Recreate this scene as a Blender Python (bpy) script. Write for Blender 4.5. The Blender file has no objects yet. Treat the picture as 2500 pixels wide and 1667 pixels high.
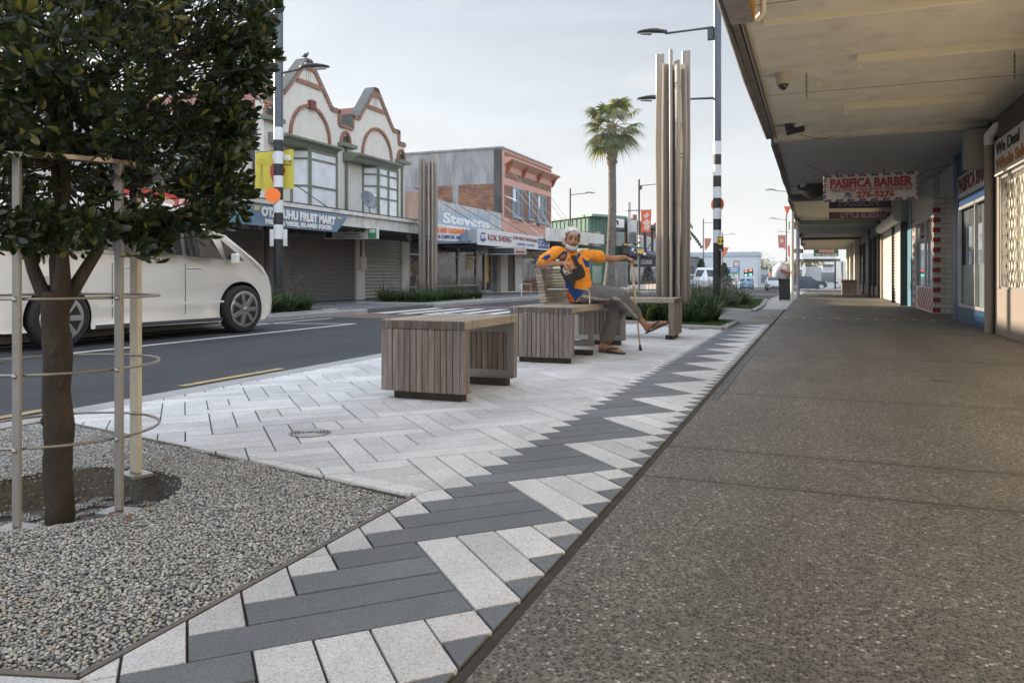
import bpy, bmesh, math, random
import numpy as np
from mathutils import Vector, Matrix, Euler, noise
R = math.radians
rnd = random.Random(7)
sc = bpy.context.scene
COL = sc.collection
# ---------------------------------------------------------------- camera
F, CX, HY, CH = 1860.0, 1250.0, 673.0, 0.80
TH = math.atan(740.0 / F)
CT, ST = math.cos(TH), math.sin(TH)
cam = bpy.data.objects.new('camera', bpy.data.cameras.new('camera'))
COL.objects.link(cam); sc.camera = cam
cam.location = (0, 0, CH); cam.rotation_euler = (R(90), 0, TH)
cam.data.sensor_width = 36; cam.data.lens = 36 * F / 2500
cam.data.shift_y = (HY - 833.5) / 2500
cam.data.clip_end = 3000; cam.data.clip_start = 0.05
cam.data.dof.use_dof = True; cam.data.dof.focus_distance = 8.0; cam.data.dof.aperture_fstop = 14.0
# ---------------------------------------------------------------- light
SUN_EL, SUN_AZ = R(15.0), R(-80)          # azimuth from +Y (up the street), negative = towards -X
W = bpy.data.worlds.new('World'); sc.world = W; W.use_nodes = True
nt = W.node_tree; nt.nodes.clear()
def N(t, ty, **k):
    n = t.nodes.new(ty)
    for a, b in k.items():
        if hasattr(n, a): setattr(n, a, b)
    return n
sky = N(nt, 'ShaderNodeTexSky', sky_type='NISHITA', sun_disc=False)
sky.sun_elevation = SUN_EL; sky.sun_rotation = SUN_AZ; sky.altitude = 20; sky.air_density = 1.0; sky.dust_density = 1.6; sky.ozone_density = 1.4
geo = N(nt, 'ShaderNodeTexCoord')
mp = N(nt, 'ShaderNodeMapping'); mp.inputs['Scale'].default_value = (1.0, 1.0, 3.2)
nz = N(nt, 'ShaderNodeTexNoise'); nz.inputs['Scale'].default_value = 1.7; nz.inputs['Detail'].default_value = 9; nz.inputs['Roughness'].default_value = .62
nz.inputs['Distortion'].default_value = .35
cr = N(nt, 'ShaderNodeValToRGB'); cr.color_ramp.elements[0].position = .40; cr.color_ramp.elements[1].position = .72
sx = N(nt, 'ShaderNodeSeparateXYZ')
hz = N(nt, 'ShaderNodeMapRange'); hz.inputs['From Min'].default_value = .02; hz.inputs['From Max'].default_value = .42
hz.inputs['To Min'].default_value = .90; hz.inputs['To Max'].default_value = .38
mx = N(nt, 'ShaderNodeMath', operation='MAXIMUM'); sc_ = N(nt, 'ShaderNodeMath', operation='MULTIPLY'); sc_.inputs[1].default_value = .85
mix = N(nt, 'ShaderNodeMixRGB'); mix.inputs['Color2'].default_value = (4.9, 4.97, 5.03, 1)
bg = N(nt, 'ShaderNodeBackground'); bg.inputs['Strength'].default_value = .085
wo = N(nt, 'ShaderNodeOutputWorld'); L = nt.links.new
L(geo.outputs['Generated'], mp.inputs['Vector']); L(mp.outputs[0], nz.inputs['Vector']); L(nz.outputs['Fac'], cr.inputs[0])
L(geo.outputs['Generated'], sx.inputs[0]); L(sx.outputs['Z'], hz.inputs[0]); L(cr.outputs[0], sc_.inputs[0])
L(hz.outputs[0], mx.inputs[0]); L(sc_.outputs[0], mx.inputs[1]); L(mx.outputs[0], mix.inputs[0])
L(sky.outputs[0], mix.inputs['Color1'])
# sky boosted overhead and behind the viewer, added to light the shaded facades
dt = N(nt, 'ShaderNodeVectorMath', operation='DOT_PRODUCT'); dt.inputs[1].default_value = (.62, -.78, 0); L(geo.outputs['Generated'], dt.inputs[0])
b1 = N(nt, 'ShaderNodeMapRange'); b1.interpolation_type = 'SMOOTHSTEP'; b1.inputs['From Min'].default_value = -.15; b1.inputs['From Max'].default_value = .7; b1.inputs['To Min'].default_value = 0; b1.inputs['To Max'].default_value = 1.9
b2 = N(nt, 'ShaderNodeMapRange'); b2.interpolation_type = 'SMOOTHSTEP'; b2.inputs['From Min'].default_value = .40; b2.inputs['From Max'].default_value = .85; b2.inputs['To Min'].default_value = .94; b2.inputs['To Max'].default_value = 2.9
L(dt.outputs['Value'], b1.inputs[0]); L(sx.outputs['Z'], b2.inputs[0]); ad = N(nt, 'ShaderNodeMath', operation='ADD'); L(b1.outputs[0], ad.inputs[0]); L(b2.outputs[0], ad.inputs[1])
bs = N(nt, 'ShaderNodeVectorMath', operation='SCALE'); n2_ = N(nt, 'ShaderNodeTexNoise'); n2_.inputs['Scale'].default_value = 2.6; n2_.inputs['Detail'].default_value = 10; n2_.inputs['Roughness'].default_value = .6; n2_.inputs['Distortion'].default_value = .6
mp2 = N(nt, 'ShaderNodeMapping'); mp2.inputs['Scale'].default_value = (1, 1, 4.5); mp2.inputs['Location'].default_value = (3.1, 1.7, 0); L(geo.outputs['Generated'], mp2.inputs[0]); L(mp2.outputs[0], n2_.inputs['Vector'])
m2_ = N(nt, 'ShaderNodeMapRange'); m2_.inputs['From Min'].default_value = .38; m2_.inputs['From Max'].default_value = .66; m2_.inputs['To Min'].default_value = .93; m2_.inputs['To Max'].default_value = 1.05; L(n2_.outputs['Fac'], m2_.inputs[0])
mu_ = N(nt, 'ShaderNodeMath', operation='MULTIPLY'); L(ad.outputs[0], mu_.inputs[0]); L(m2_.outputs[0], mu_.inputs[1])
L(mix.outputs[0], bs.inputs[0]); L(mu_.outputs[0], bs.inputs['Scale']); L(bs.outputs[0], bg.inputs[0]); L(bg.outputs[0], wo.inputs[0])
sd = bpy.data.lights.new('sun', 'SUN'); sd.energy = 5.0; sd.angle = R(.53); sd.color = (1, .84, .64)
so = bpy.data.objects.new('sun', sd); COL.objects.link(so); so.location = (-20, 10, 30)
sv = Vector((math.sin(SUN_AZ) * math.cos(SUN_EL), math.cos(SUN_AZ) * math.cos(SUN_EL), math.sin(SUN_EL)))
so.rotation_euler = sv.to_track_quat('Z', 'Y').to_euler()
vs = sc.view_settings; vs.view_transform = 'Standard'; vs.look = 'None'; vs.exposure = 1.12; vs.gamma = 1
sc.cycles.max_bounces = 6; sc.cycles.diffuse_bounces = 4; sc.cycles.glossy_bounces = 3; sc.cycles.transmission_bounces = 4
sc.cycles.use_denoising = True; sc.cycles.sample_clamp_indirect = 6; sc.cycles.caustics_reflective = False; sc.cycles.caustics_refractive = False
# ---------------------------------------------------------------- pixel -> world helpers (photograph pixels, 2500 wide)
def ray(px, py):
    k = (px - CX) / F
    return Vector((k * CT - ST, k * ST + CT, (HY - py) / F))
def onz(px, py, z=0.0):
    a = ray(px, py); t = (z - CH) / a.z
    return Vector((a.x * t, a.y * t, z))
def onx(px, py, X):
    a = ray(px, py); t = X / a.x
    return Vector((X, a.y * t, CH + a.z * t))
def ony(px, py, Y):
    a = ray(px, py); t = Y / a.y
    return Vector((a.x * t, Y, CH + a.z * t))
def atw(px, py, w):
    a = ray(px, py)
    return Vector((a.x * w, a.y * w, CH + a.z * w))
# ---------------------------------------------------------------- materials
MATS = {}
def mat(name, col, rough=.65, metal=0, var=.12, scale=4, col2=None, bump=0, bscale=60, island=0, stretch=None, spec=.5, stain=0, coat=0, dirt=(.12, .10, .08), alpha=None):
    if name in MATS: return MATS[name]
    m = bpy.data.materials.new(name); m.use_nodes = True; t = m.node_tree; b = t.nodes['Principled BSDF']; l = t.links.new
    b.inputs['Roughness'].default_value = rough; b.inputs['Metallic'].default_value = metal
    b.inputs['Specular IOR Level'].default_value = spec; b.inputs['Coat Weight'].default_value = coat
    tc = N(t, 'ShaderNodeTexCoord'); mpn = N(t, 'ShaderNodeMapping'); l(tc.outputs['Object'], mpn.inputs[0])
    if stretch: mpn.inputs['Scale'].default_value = stretch
    n1 = N(t, 'ShaderNodeTexNoise'); n1.inputs['Scale'].default_value = scale; n1.inputs['Detail'].default_value = 7; n1.inputs['Roughness'].default_value = .62
    l(mpn.outputs[0], n1.inputs['Vector'])
    c = Vector(col); c2 = Vector(col2) if col2 else c * (1 + var * 1.3)
    rp = N(t, 'ShaderNodeValToRGB'); e = rp.color_ramp.elements
    e[0].position = .3; e[1].position = .7; e[0].color = (*(c * (1 - var)), 1); e[1].color = (*c2, 1)
    l(n1.outputs['Fac'], rp.inputs[0]); out = rp.outputs[0]
    if stain:
        n2 = N(t, 'ShaderNodeTexNoise'); n2.inputs['Scale'].default_value = 1.1; n2.inputs['Detail'].default_value = 9; n2.inputs['Roughness'].default_value = .75
        m2 = N(t, 'ShaderNodeMapping'); m2.inputs['Scale'].default_value = (2.2, 2.2, .55); l(tc.outputs['Object'], m2.inputs[0]); l(m2.outputs[0], n2.inputs['Vector'])
        r2 = N(t, 'ShaderNodeValToRGB'); r2.color_ramp.elements[0].position = .5; r2.color_ramp.elements[1].position = .78
        r2.color_ramp.elements[0].color = (0, 0, 0, 1); r2.color_ramp.elements[1].color = (stain,) * 3 + (1,)
        l(n2.outputs['Fac'], r2.inputs[0]); mm = N(t, 'ShaderNodeMixRGB'); mm.inputs['Color2'].default_value = (*dirt, 1)
        l(r2.outputs[0], mm.inputs[0]); l(out, mm.inputs['Color1']); out = mm.outputs[0]
    if island:
        g = N(t, 'ShaderNodeNewGeometry'); mr = N(t, 'ShaderNodeMapRange'); mr.inputs['To Min'].default_value = 1 - island; mr.inputs['To Max'].default_value = 1 + island
        l(g.outputs['Random Per Island'], mr.inputs[0]); vm = N(t, 'ShaderNodeVectorMath', operation='SCALE'); l(out, vm.inputs[0]); l(mr.outputs[0], vm.inputs['Scale']); out = vm.outputs[0]
    l(out, b.inputs['Base Color'])
    if bump:
        n3 = N(t, 'ShaderNodeTexNoise'); n3.inputs['Scale'].default_value = bscale; n3.inputs['Detail'].default_value = 4; l(mpn.outputs[0], n3.inputs['Vector'])
        bp = N(t, 'ShaderNodeBump'); bp.inputs['Strength'].default_value = bump; bp.inputs['Distance'].default_value = .01
        l(n3.outputs['Fac'], bp.inputs['Height']); l(bp.outputs[0], b.inputs['Normal'])
    if alpha is not None: b.inputs['Alpha'].default_value = alpha
    MATS[name] = m; return m
def speckle(name, base, cols, scale, rough=.8, bump=.5, grout=None, big=None, joints=None, cell=.45, jdark=.3, streak=(2.2, .35, 1), samt=.10, spots=0):
    """exposed aggregate / granite: voronoi cells picked from a ramp, over a matrix"""
    m = bpy.data.materials.new(name); m.use_nodes = True; t = m.node_tree; b = t.nodes['Principled BSDF']; l = t.links.new
    b.inputs['Roughness'].default_value = rough
    tc = N(t, 'ShaderNodeTexCoord'); v = N(t, 'ShaderNodeTexVoronoi'); v.inputs['Scale'].default_value = scale; v.inputs['Randomness'].default_value = 1
    nd = N(t, 'ShaderNodeTexNoise'); nd.inputs['Scale'].default_value = scale * .7
    va = N(t, 'ShaderNodeMixRGB'); va.inputs[0].default_value = .012; l(tc.outputs['Object'], va.inputs[1]); l(nd.outputs['Color'], va.inputs[2]); l(tc.outputs['Object'], nd.inputs['Vector'])
    l(va.outputs[0], v.inputs['Vector'])
    sp = N(t, 'ShaderNodeSeparateColor'); l(v.outputs['Color'], sp.inputs[0])
    rp = N(t, 'ShaderNodeValToRGB'); rp.color_ramp.interpolation = 'CONSTANT'; el = rp.color_ramp.elements
    el[0].position = 0; el[0].color = (*cols[0][1], 1); el[1].position = cols[1][0]; el[1].color = (*cols[1][1], 1)
    for p, c in cols[2:]: k = el.new(p); k.color = (*c, 1)
    l(sp.outputs[0], rp.inputs[0])
    cmp_ = N(t, 'ShaderNodeMapRange'); cmp_.inputs['From Min'].default_value = cell - .06; cmp_.inputs['From Max'].default_value = cell + .06
    l(v.outputs['Distance'], cmp_.inputs[0])
    mm = N(t, 'ShaderNodeMixRGB'); l(cmp_.outputs[0], mm.inputs[0]); l(rp.outputs[0], mm.inputs[1]); mm.inputs[2].default_value = (*base, 1)
    out = mm.outputs[0]
    nb = N(t, 'ShaderNodeTexNoise'); nb.inputs['Scale'].default_value = 1.3; nb.inputs['Detail'].default_value = 8; l(tc.outputs['Object'], nb.inputs['Vector']); nb.inputs['Roughness'].default_value = .7
    mr = N(t, 'ShaderNodeMapRange'); mr.inputs['From Min'].default_value = .3; mr.inputs['From Max'].default_value = .7; mr.inputs['To Min'].default_value = 1 - (big or .12); mr.inputs['To Max'].default_value = 1 + (big or .12)
    l(nb.outputs['Fac'], mr.inputs[0]); vm = N(t, 'ShaderNodeVectorMath', operation='SCALE'); l(out, vm.inputs[0]); l(mr.outputs[0], vm.inputs['Scale']); out = vm.outputs[0]
    ns = N(t, 'ShaderNodeTexNoise'); ns.inputs['Scale'].default_value = 1; ns.inputs['Detail'].default_value = 6; ms_ = N(t, 'ShaderNodeMapping'); ms_.inputs['Scale'].default_value = streak; l(tc.outputs['Object'], ms_.inputs[0]); l(ms_.outputs[0], ns.inputs['Vector'])
    r3 = N(t, 'ShaderNodeMapRange'); r3.inputs['From Min'].default_value = .35; r3.inputs['From Max'].default_value = .65; r3.inputs['To Min'].default_value = 1 - samt; r3.inputs['To Max'].default_value = 1 + samt; l(ns.outputs['Fac'], r3.inputs[0])
    vm2 = N(t, 'ShaderNodeVectorMath', operation='SCALE'); l(out, vm2.inputs[0]); l(r3.outputs[0], vm2.inputs['Scale']); out = vm2.outputs[0]
    if spots:      # chewing gum and drips
        v2 = N(t, 'ShaderNodeTexVoronoi'); v2.inputs['Scale'].default_value = 3.1; l(tc.outputs['Object'], v2.inputs['Vector']); l2 = N(t, 'ShaderNodeMath', operation='LESS_THAN'); l(v2.outputs['Distance'], l2.inputs[0]); l2.inputs[1].default_value = .045
        s5 = N(t, 'ShaderNodeSeparateColor'); l(v2.outputs['Color'], s5.inputs[0]); l3 = N(t, 'ShaderNodeMath', operation='LESS_THAN'); l(s5.outputs[1], l3.inputs[0]); l3.inputs[1].default_value = .42; l4 = N(t, 'ShaderNodeMath', operation='MULTIPLY'); l(l2.outputs[0], l4.inputs[0]); l(l3.outputs[0], l4.inputs[1])
        l5 = N(t, 'ShaderNodeMath', operation='MULTIPLY'); l(l4.outputs[0], l5.inputs[0]); l5.inputs[1].default_value = spots; m6 = N(t, 'ShaderNodeMixRGB'); l(l5.outputs[0], m6.inputs[0]); l(out, m6.inputs[1]); m6.inputs[2].default_value = (.05, .045, .04, 1); out = m6.outputs[0]
    if joints:
        s3 = N(t, 'ShaderNodeSeparateXYZ'); l(tc.outputs['Object'], s3.inputs[0]); acc = None
        wob = N(t, 'ShaderNodeTexNoise'); wob.inputs['Scale'].default_value = 6; l(tc.outputs['Object'], wob.inputs['Vector'])
        for y in joints:
            a = N(t, 'ShaderNodeMath', operation='SUBTRACT'); l(s3.outputs['Y'], a.inputs[0]); a.inputs[1].default_value = y
            a2 = N(t, 'ShaderNodeMath', operation='MULTIPLY_ADD'); l(wob.outputs['Fac'], a2.inputs[0]); a2.inputs[1].default_value = .012; l(a.outputs[0], a2.inputs[2])
            a3 = N(t, 'ShaderNodeMath', operation='ABSOLUTE'); l(a2.outputs[0], a3.inputs[0])
            if acc is None: acc = a3
            else:
                mn = N(t, 'ShaderNodeMath', operation='MINIMUM'); l(acc.outputs[0], mn.inputs[0]); l(a3.outputs[0], mn.inputs[1]); acc = mn
        lt = N(t, 'ShaderNodeMath', operation='LESS_THAN'); l(acc.outputs[0], lt.inputs[0]); lt.inputs[1].default_value = .0085
        m9 = N(t, 'ShaderNodeMapRange'); m9.inputs['From Min'].default_value = .0; m9.inputs['From Max'].default_value = .09; m9.inputs['To Min'].default_value = .78; m9.inputs['To Max'].default_value = 1; l(acc.outputs[0], m9.inputs[0])
        v9 = N(t, 'ShaderNodeVectorMath', operation='SCALE'); l(out, v9.inputs[0]); l(m9.outputs[0], v9.inputs['Scale']); out = v9.outputs[0]
        m5 = N(t, 'ShaderNodeMixRGB'); l(lt.outputs[0], m5.inputs[0]); l(out, m5.inputs[1]); m5.inputs[2].default_value = (.03, .026, .022, 1); out = m5.outputs[0]
    l(out, b.inputs['Base Color'])
    bp = N(t, 'ShaderNodeBump'); bp.inputs['Strength'].default_value = bump; bp.inputs['Distance'].default_value = .004; bp.invert = True
    l(v.outputs['Distance'], bp.inputs['Height']); l(bp.outputs[0], b.inputs['Normal'])
    MATS[name] = m; return m
def brickmat(name, c1, c2, mortar, bw=.23, bh=.076, plane='YZ', rough=.85, bump=.5, off=.5, ms=.012, var=.2):
    if name in MATS: return MATS[name]
    m = bpy.data.materials.new(name); m.use_nodes = True; t = m.node_tree; b = t.nodes['Principled BSDF']; l = t.links.new
    b.inputs['Roughness'].default_value = rough
    tc = N(t, 'ShaderNodeTexCoord'); s = N(t, 'ShaderNodeSeparateXYZ'); l(tc.outputs['Object'], s.inputs[0])
    c = N(t, 'ShaderNodeCombineXYZ'); l(s.outputs[plane[0]], c.inputs[0]); l(s.outputs[plane[1]], c.inputs[1])
    br = N(t, 'ShaderNodeTexBrick'); br.inputs['Scale'].default_value = 1; br.inputs['Brick Width'].default_value = bw; br.inputs['Row Height'].default_value = bh
    br.inputs['Mortar Size'].default_value = ms; br.inputs['Mortar Smooth'].default_value = .3; br.offset = off
    br.inputs['Color1'].default_value = (*c1, 1); br.inputs['Color2'].default_value = (*c2, 1); br.inputs['Mortar'].default_value = (*mortar, 1)
    l(c.outputs[0], br.inputs['Vector'])
    n1 = N(t, 'ShaderNodeTexNoise'); n1.inputs['Scale'].default_value = 2.3; n1.inputs['Detail'].default_value = 8; l(tc.outputs['Object'], n1.inputs['Vector'])
    mr = N(t, 'ShaderNodeMapRange'); mr.inputs['From Min'].default_value = .3; mr.inputs['From Max'].default_value = .7; mr.inputs['To Min'].default_value = 1 - var; mr.inputs['To Max'].default_value = 1 + var; l(n1.outputs['Fac'], mr.inputs[0])
    vm = N(t, 'ShaderNodeVectorMath', operation='SCALE'); l(br.outputs['Color'], vm.inputs[0]); l(mr.outputs[0], vm.inputs['Scale']); l(vm.outputs[0], b.inputs['Base Color'])
    bp = N(t, 'ShaderNodeBump'); bp.inputs['Strength'].default_value = bump; bp.inputs['Distance'].default_value = .01; bp.invert = True
    l(br.outputs['Fac'], bp.inputs['Height']); l(bp.outputs[0], b.inputs['Normal'])
    MATS[name] = m; return m
def glassmat(name, col=(.03, .035, .04), rough=.04, mottle=0, c2=(.3, .25, .2)):
    """a shop window seen from outside: dark interior behind a mirror-like pane"""
    if name in MATS: return MATS[name]
    m = bpy.data.materials.new(name); m.use_nodes = True; t = m.node_tree; b = t.nodes['Principled BSDF']; l = t.links.new
    b.inputs['Roughness'].default_value = rough; b.inputs['IOR'].default_value = 1.5; b.inputs['Specular IOR Level'].default_value = .6
    b.inputs['Base Color'].default_value = (*col, 1)
    if mottle:
        tc = N(t, 'ShaderNodeTexCoord'); v = N(t, 'ShaderNodeTexVoronoi'); v.inputs['Scale'].default_value = mottle; l(tc.outputs['Object'], v.inputs['Vector'])
        n1 = N(t, 'ShaderNodeTexNoise'); n1.inputs['Scale'].default_value = mottle * .6; n1.inputs['Detail'].default_value = 6; l(tc.outputs['Object'], n1.inputs['Vector'])
        r = N(t, 'ShaderNodeValToRGB'); r.color_ramp.elements[0].position = .48; r.color_ramp.elements[1].position = .62; l(n1.outputs['Fac'], r.inputs[0])
        hs = N(t, 'ShaderNodeMixRGB'); hs.inputs[0].default_value = .75; l(v.outputs['Color'], hs.inputs[1]); hs.inputs[2].default_value = (*c2, 1)
        sc2 = N(t, 'ShaderNodeVectorMath', operation='SCALE'); l(hs.outputs[0], sc2.inputs[0]); sc2.inputs['Scale'].default_value = .6
        mm = N(t, 'ShaderNodeMixRGB'); l(r.outputs[0], mm.inputs[0]); mm.inputs[1].default_value = (*col, 1); l(sc2.outputs[0], mm.inputs[2]); l(mm.outputs[0], b.inputs['Base Color'])
    MATS[name] = m; return m
def emat(name, col, s):
    m = bpy.data.materials.new(name); m.use_nodes = True; b = m.node_tree.nodes['Principled BSDF']
    b.inputs['Base Color'].default_value = (*col, 1); b.inputs['Emission Color'].default_value = (*col, 1); b.inputs['Emission Strength'].default_value = s
    return m
# ---------------------------------------------------------------- mesh builder
class MB:
    def __init__(s): s.v = []; s.f = []; s.m = []; s.sm = []
    def add(s, vs, fs, mi=0, smooth=False):
        o = len(s.v); s.v += [tuple(v) for v in vs]
        for f in fs: s.f.append(tuple(i + o for i in f)); s.m.append(mi); s.sm.append(smooth)
        return s
    def box(s, x0, x1, y0, y1, z0, z1, mi=0, M=None):
        vs = [Vector(p) for p in ((x0, y0, z0), (x1, y0, z0), (x1, y1, z0), (x0, y1, z0), (x0, y0, z1), (x1, y0, z1), (x1, y1, z1), (x0, y1, z1))]
        if M: vs = [M @ v for v in vs]
        return s.add(vs, [(0, 3, 2, 1), (4, 5, 6, 7), (0, 1, 5, 4), (1, 2, 6, 5), (2, 3, 7, 6), (3, 0, 4, 7)], mi)
    def bar(s, p, q, w, h, mi=0, up=(0, 0, 1)):
        p = Vector(p); q = Vector(q); d = (q - p); L_ = d.length; d.normalize(); up = Vector(up)
        if abs(d.dot(up)) > .98: up = Vector((1, 0, 0))
        x = d.cross(up).normalized(); z = x.cross(d)
        M = Matrix(((x.x, d.x, z.x, p.x), (x.y, d.y, z.y, p.y), (x.z, d.z, z.z, p.z), (0, 0, 0, 1)))
        return s.box(-w / 2, w / 2, 0, L_, -h / 2, h / 2, mi, M)
    def tube(s, pts, r, n=10, mi=0, caps=True, smooth=True, sq=None):
        pts = [Vector(p) for p in pts]; rs = r if isinstance(r, (list, tuple)) else [r] * len(pts)
        o = len(s.v); prev = None
        for i, p in enumerate(pts):
            d = (pts[min(i + 1, len(pts) - 1)] - pts[max(i - 1, 0)]).normalized()
            if prev is None:
                a = Vector((0, 0, 1)) if abs(d.z) < .9 else Vector((1, 0, 0)); x = d.cross(a).normalized()
            else: x = (prev - d * prev.dot(d)).normalized()
            prev = x; y = d.cross(x)
            for k in range(n):
                a = 2 * math.pi * (k + .5) / n; rr = rs[i]
                s.v.append(tuple(p + (x * math.cos(a) + y * math.sin(a)) * rr))
        for i in range(len(pts) - 1):
            for k in range(n):
                a = o + i * n + k; b = o + i * n + (k + 1) % n
                s.f.append((a, b, b + n, a + n)); s.m.append(mi); s.sm.append(smooth)
        if caps:
            e = o + (len(pts) - 1) * n; c0 = len(s.v); s.v += [s.v[o + k] for k in range(n)] + [s.v[e + k] for k in range(n)]
            s.f.append(tuple(c0 + k for k in range(n))[::-1]); s.f.append(tuple(c0 + n + k for k in range(n))); s.m += [mi, mi]; s.sm += [False, False]
        return s
    def cyl(s, c, r, h, n=24, mi=0, r2=None, smooth=True):
        c = Vector(c); return s.tube([c, c + Vector((0, 0, h))], [r, r if r2 is None else r2], n, mi, smooth=smooth)
    def prism(s, poly, a, b, axis='x', mi=0):
        """poly = list of 2-D points; axis x: (y,z), y: (x,z), z: (x,y); extruded from a to b. Concave is fine (ngon tessellates)."""
        P = {'x': lambda u, v, t: (t, u, v), 'y': lambda u, v, t: (u, t, v), 'z': lambda u, v, t: (u, v, t)}[axis]
        n = len(poly); vs = [P(u, v, a) for u, v in poly] + [P(u, v, b) for u, v in poly]
        fs = [tuple(range(n))[::-1], tuple(range(n, 2 * n))] + [(i, (i + 1) % n, (i + 1) % n + n, i + n) for i in range(n)]
        return s.add(vs, fs, mi)
    def ball(s, c, r, mi=0, seg=12, rings=8, M=None):
        c = Vector(c); r = Vector((r, r, r)) if not hasattr(r, '__len__') else Vector(r); vs = []; fs = []
        for i in range(rings + 1):
            a = math.pi * i / rings
            for k in range(seg):
                b = 2 * math.pi * k / seg; v = Vector((r.x * math.sin(a) * math.cos(b), r.y * math.sin(a) * math.sin(b), r.z * math.cos(a)))
                vs.append((M @ v if M else v) + c)
        for i in range(rings):
            for k in range(seg): fs.append((i * seg + k, (i + 1) * seg + k, (i + 1) * seg + (k + 1) % seg, i * seg + (k + 1) % seg))
        return s.add(vs, fs, mi, True)
    def quad(s, a, b, c, d, mi=0): return s.add([a, b, c, d], [(0, 1, 2, 3)], mi)
    def slab(s, pts, nrm, th, mi=0):
        """planar polygon in space given a thickness against its normal"""
        n = len(pts); nn = Vector(nrm) * th; vs = [Vector(p) for p in pts] + [Vector(p) - nn for p in pts]
        return s.add(vs, [tuple(range(n)), tuple(range(n, 2 * n))[::-1]] + [(i, i + n, (i + 1) % n + n, (i + 1) % n) for i in range(n)], mi)
    def build(s, name, mats, parent=None, bevel=0, bseg=1, smooth_angle=None, fix=True):
        off = Vector((0, 0, 0)); 
        if parent is not None:
            q = parent; 
            while q is not None: off += q.location; q = q.parent
        me = bpy.data.meshes.new(name); me.from_pydata([tuple(Vector(v) - off) for v in s.v] if off.length else s.v, [], s.f)
        for m in (mats if isinstance(mats, (list, tuple)) else [mats]): me.materials.append(m)
        me.polygons.foreach_set('material_index', s.m); me.polygons.foreach_set('use_smooth', s.sm)
        if fix and len(s.f) < 60000:
            bm = bmesh.new(); bm.from_mesh(me); bmesh.ops.recalc_face_normals(bm, faces=bm.faces); bm.to_mesh(me); bm.free()
        me.update(); o = bpy.data.objects.new(name, me); COL.objects.link(o)
        if parent is not None: o.parent = parent
        if bevel:
            b = o.modifiers.new('bevel', 'BEVEL'); b.width = bevel; b.segments = bseg; b.limit_method = 'ANGLE'; b.angle_limit = R(40); b.harden_normals = False
        return o
def thing(name, loc, label, cat, group=None):
    o = bpy.data.objects.new(name, None); COL.objects.link(o); o.location = loc; o.empty_display_size = .2
    o['label'] = label; o['category'] = cat
    if group: o['group'] = group
    return o
def tag(o, label, cat, group=None):
    o['label'] = label; o['category'] = cat
    if group: o['group'] = group
    return o
def struct(o): o['kind'] = 'structure'; return o
def stuff(o): o['kind'] = 'stuff'; return o
def copy_tree(o, parent=None):
    c = o.copy(); COL.objects.link(c); c.parent = parent
    for ch in [k for k in bpy.data.objects if k.parent == o]: copy_tree(ch, c)
    return c
def bake(o):
    dg = bpy.context.evaluated_depsgraph_get(); me = bpy.data.meshes.new_from_object(o.evaluated_get(dg)); o.modifiers.clear(); o.data = me; return o
def rotz(a): return Matrix.Rotation(a, 4, 'Z')
def text_mesh(name, body, size, m, M, parent, bold=0, ext=.003, width=None, sx=1, align='CENTER', shear=0, space=1):
    """flat lettering standing on a sign: M maps text plane (x right, y up, z out) into the world"""
    cu = bpy.data.curves.new(name, 'FONT'); cu.body = body; cu.size = size; cu.extrude = ext; cu.offset = bold; cu.align_x = align; cu.align_y = 'CENTER'; cu.shear = shear
    cu.resolution_u = 3; cu.space_character = space
    t = bpy.data.objects.new(name, cu); COL.objects.link(t)
    dg = bpy.context.evaluated_depsgraph_get(); dg.update(); me = bpy.data.meshes.new_from_object(t.evaluated_get(dg))
    bpy.data.objects.remove(t); bpy.data.curves.remove(cu)
    if len(me.vertices):
        co = np.zeros(len(me.vertices) * 3); me.vertices.foreach_get('co', co); co = co.reshape(-1, 3)
        if width:
            w = co[:, 0].max() - co[:, 0].min(); sx = width / w
        co[:, 0] *= sx; off = Vector((0, 0, 0)); q = parent
        while q is not None: off += q.location; q = q.parent
        A = np.array(M); co = co @ A[:3, :3].T + A[:3, 3] - np.array(off); me.vertices.foreach_set('co', co.ravel())
    me.materials.clear(); me.materials.append(m); me.update()
    o = bpy.data.objects.new(name, me); COL.objects.link(o); o.parent = parent; return o
def frame(p, xdir, up=(0, 0, 1)):
    x = Vector(xdir).normalized(); y = Vector(up); z = x.cross(y).normalized(); y = z.cross(x)
    return Matrix(((x.x, y.x, z.x, p[0]), (x.y, y.y, z.y, p[1]), (x.z, y.z, z.z, p[2]), (0, 0, 0, 1)))
M_paint = lambda n, c, **k: mat(n, c, **{**dict(rough=.5, var=.06, scale=3), **k})
m_black = M_paint('black paint', (.018, .019, .02)); m_white = M_paint('white paint', (.72, .72, .70), stain=.25)
m_dkgrey = M_paint('dark grey paint', (.05, .055, .06)); m_steel = mat('galvanised steel', (.42, .42, .41), rough=.38, metal=.9, var=.15, scale=12)
m_red = M_paint('red paint', (.42, .04, .03)); m_blue = M_paint('blue paint', (.03, .09, .22)); m_yellow = M_paint('yellow paint', (.75, .5, .06))
m_orange = M_paint('orange paint', (.85, .22, .03)); m_clear = glassmat('window glass'); m_rubber = mat('rubber', (.02, .02, .02), rough=.8)
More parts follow.
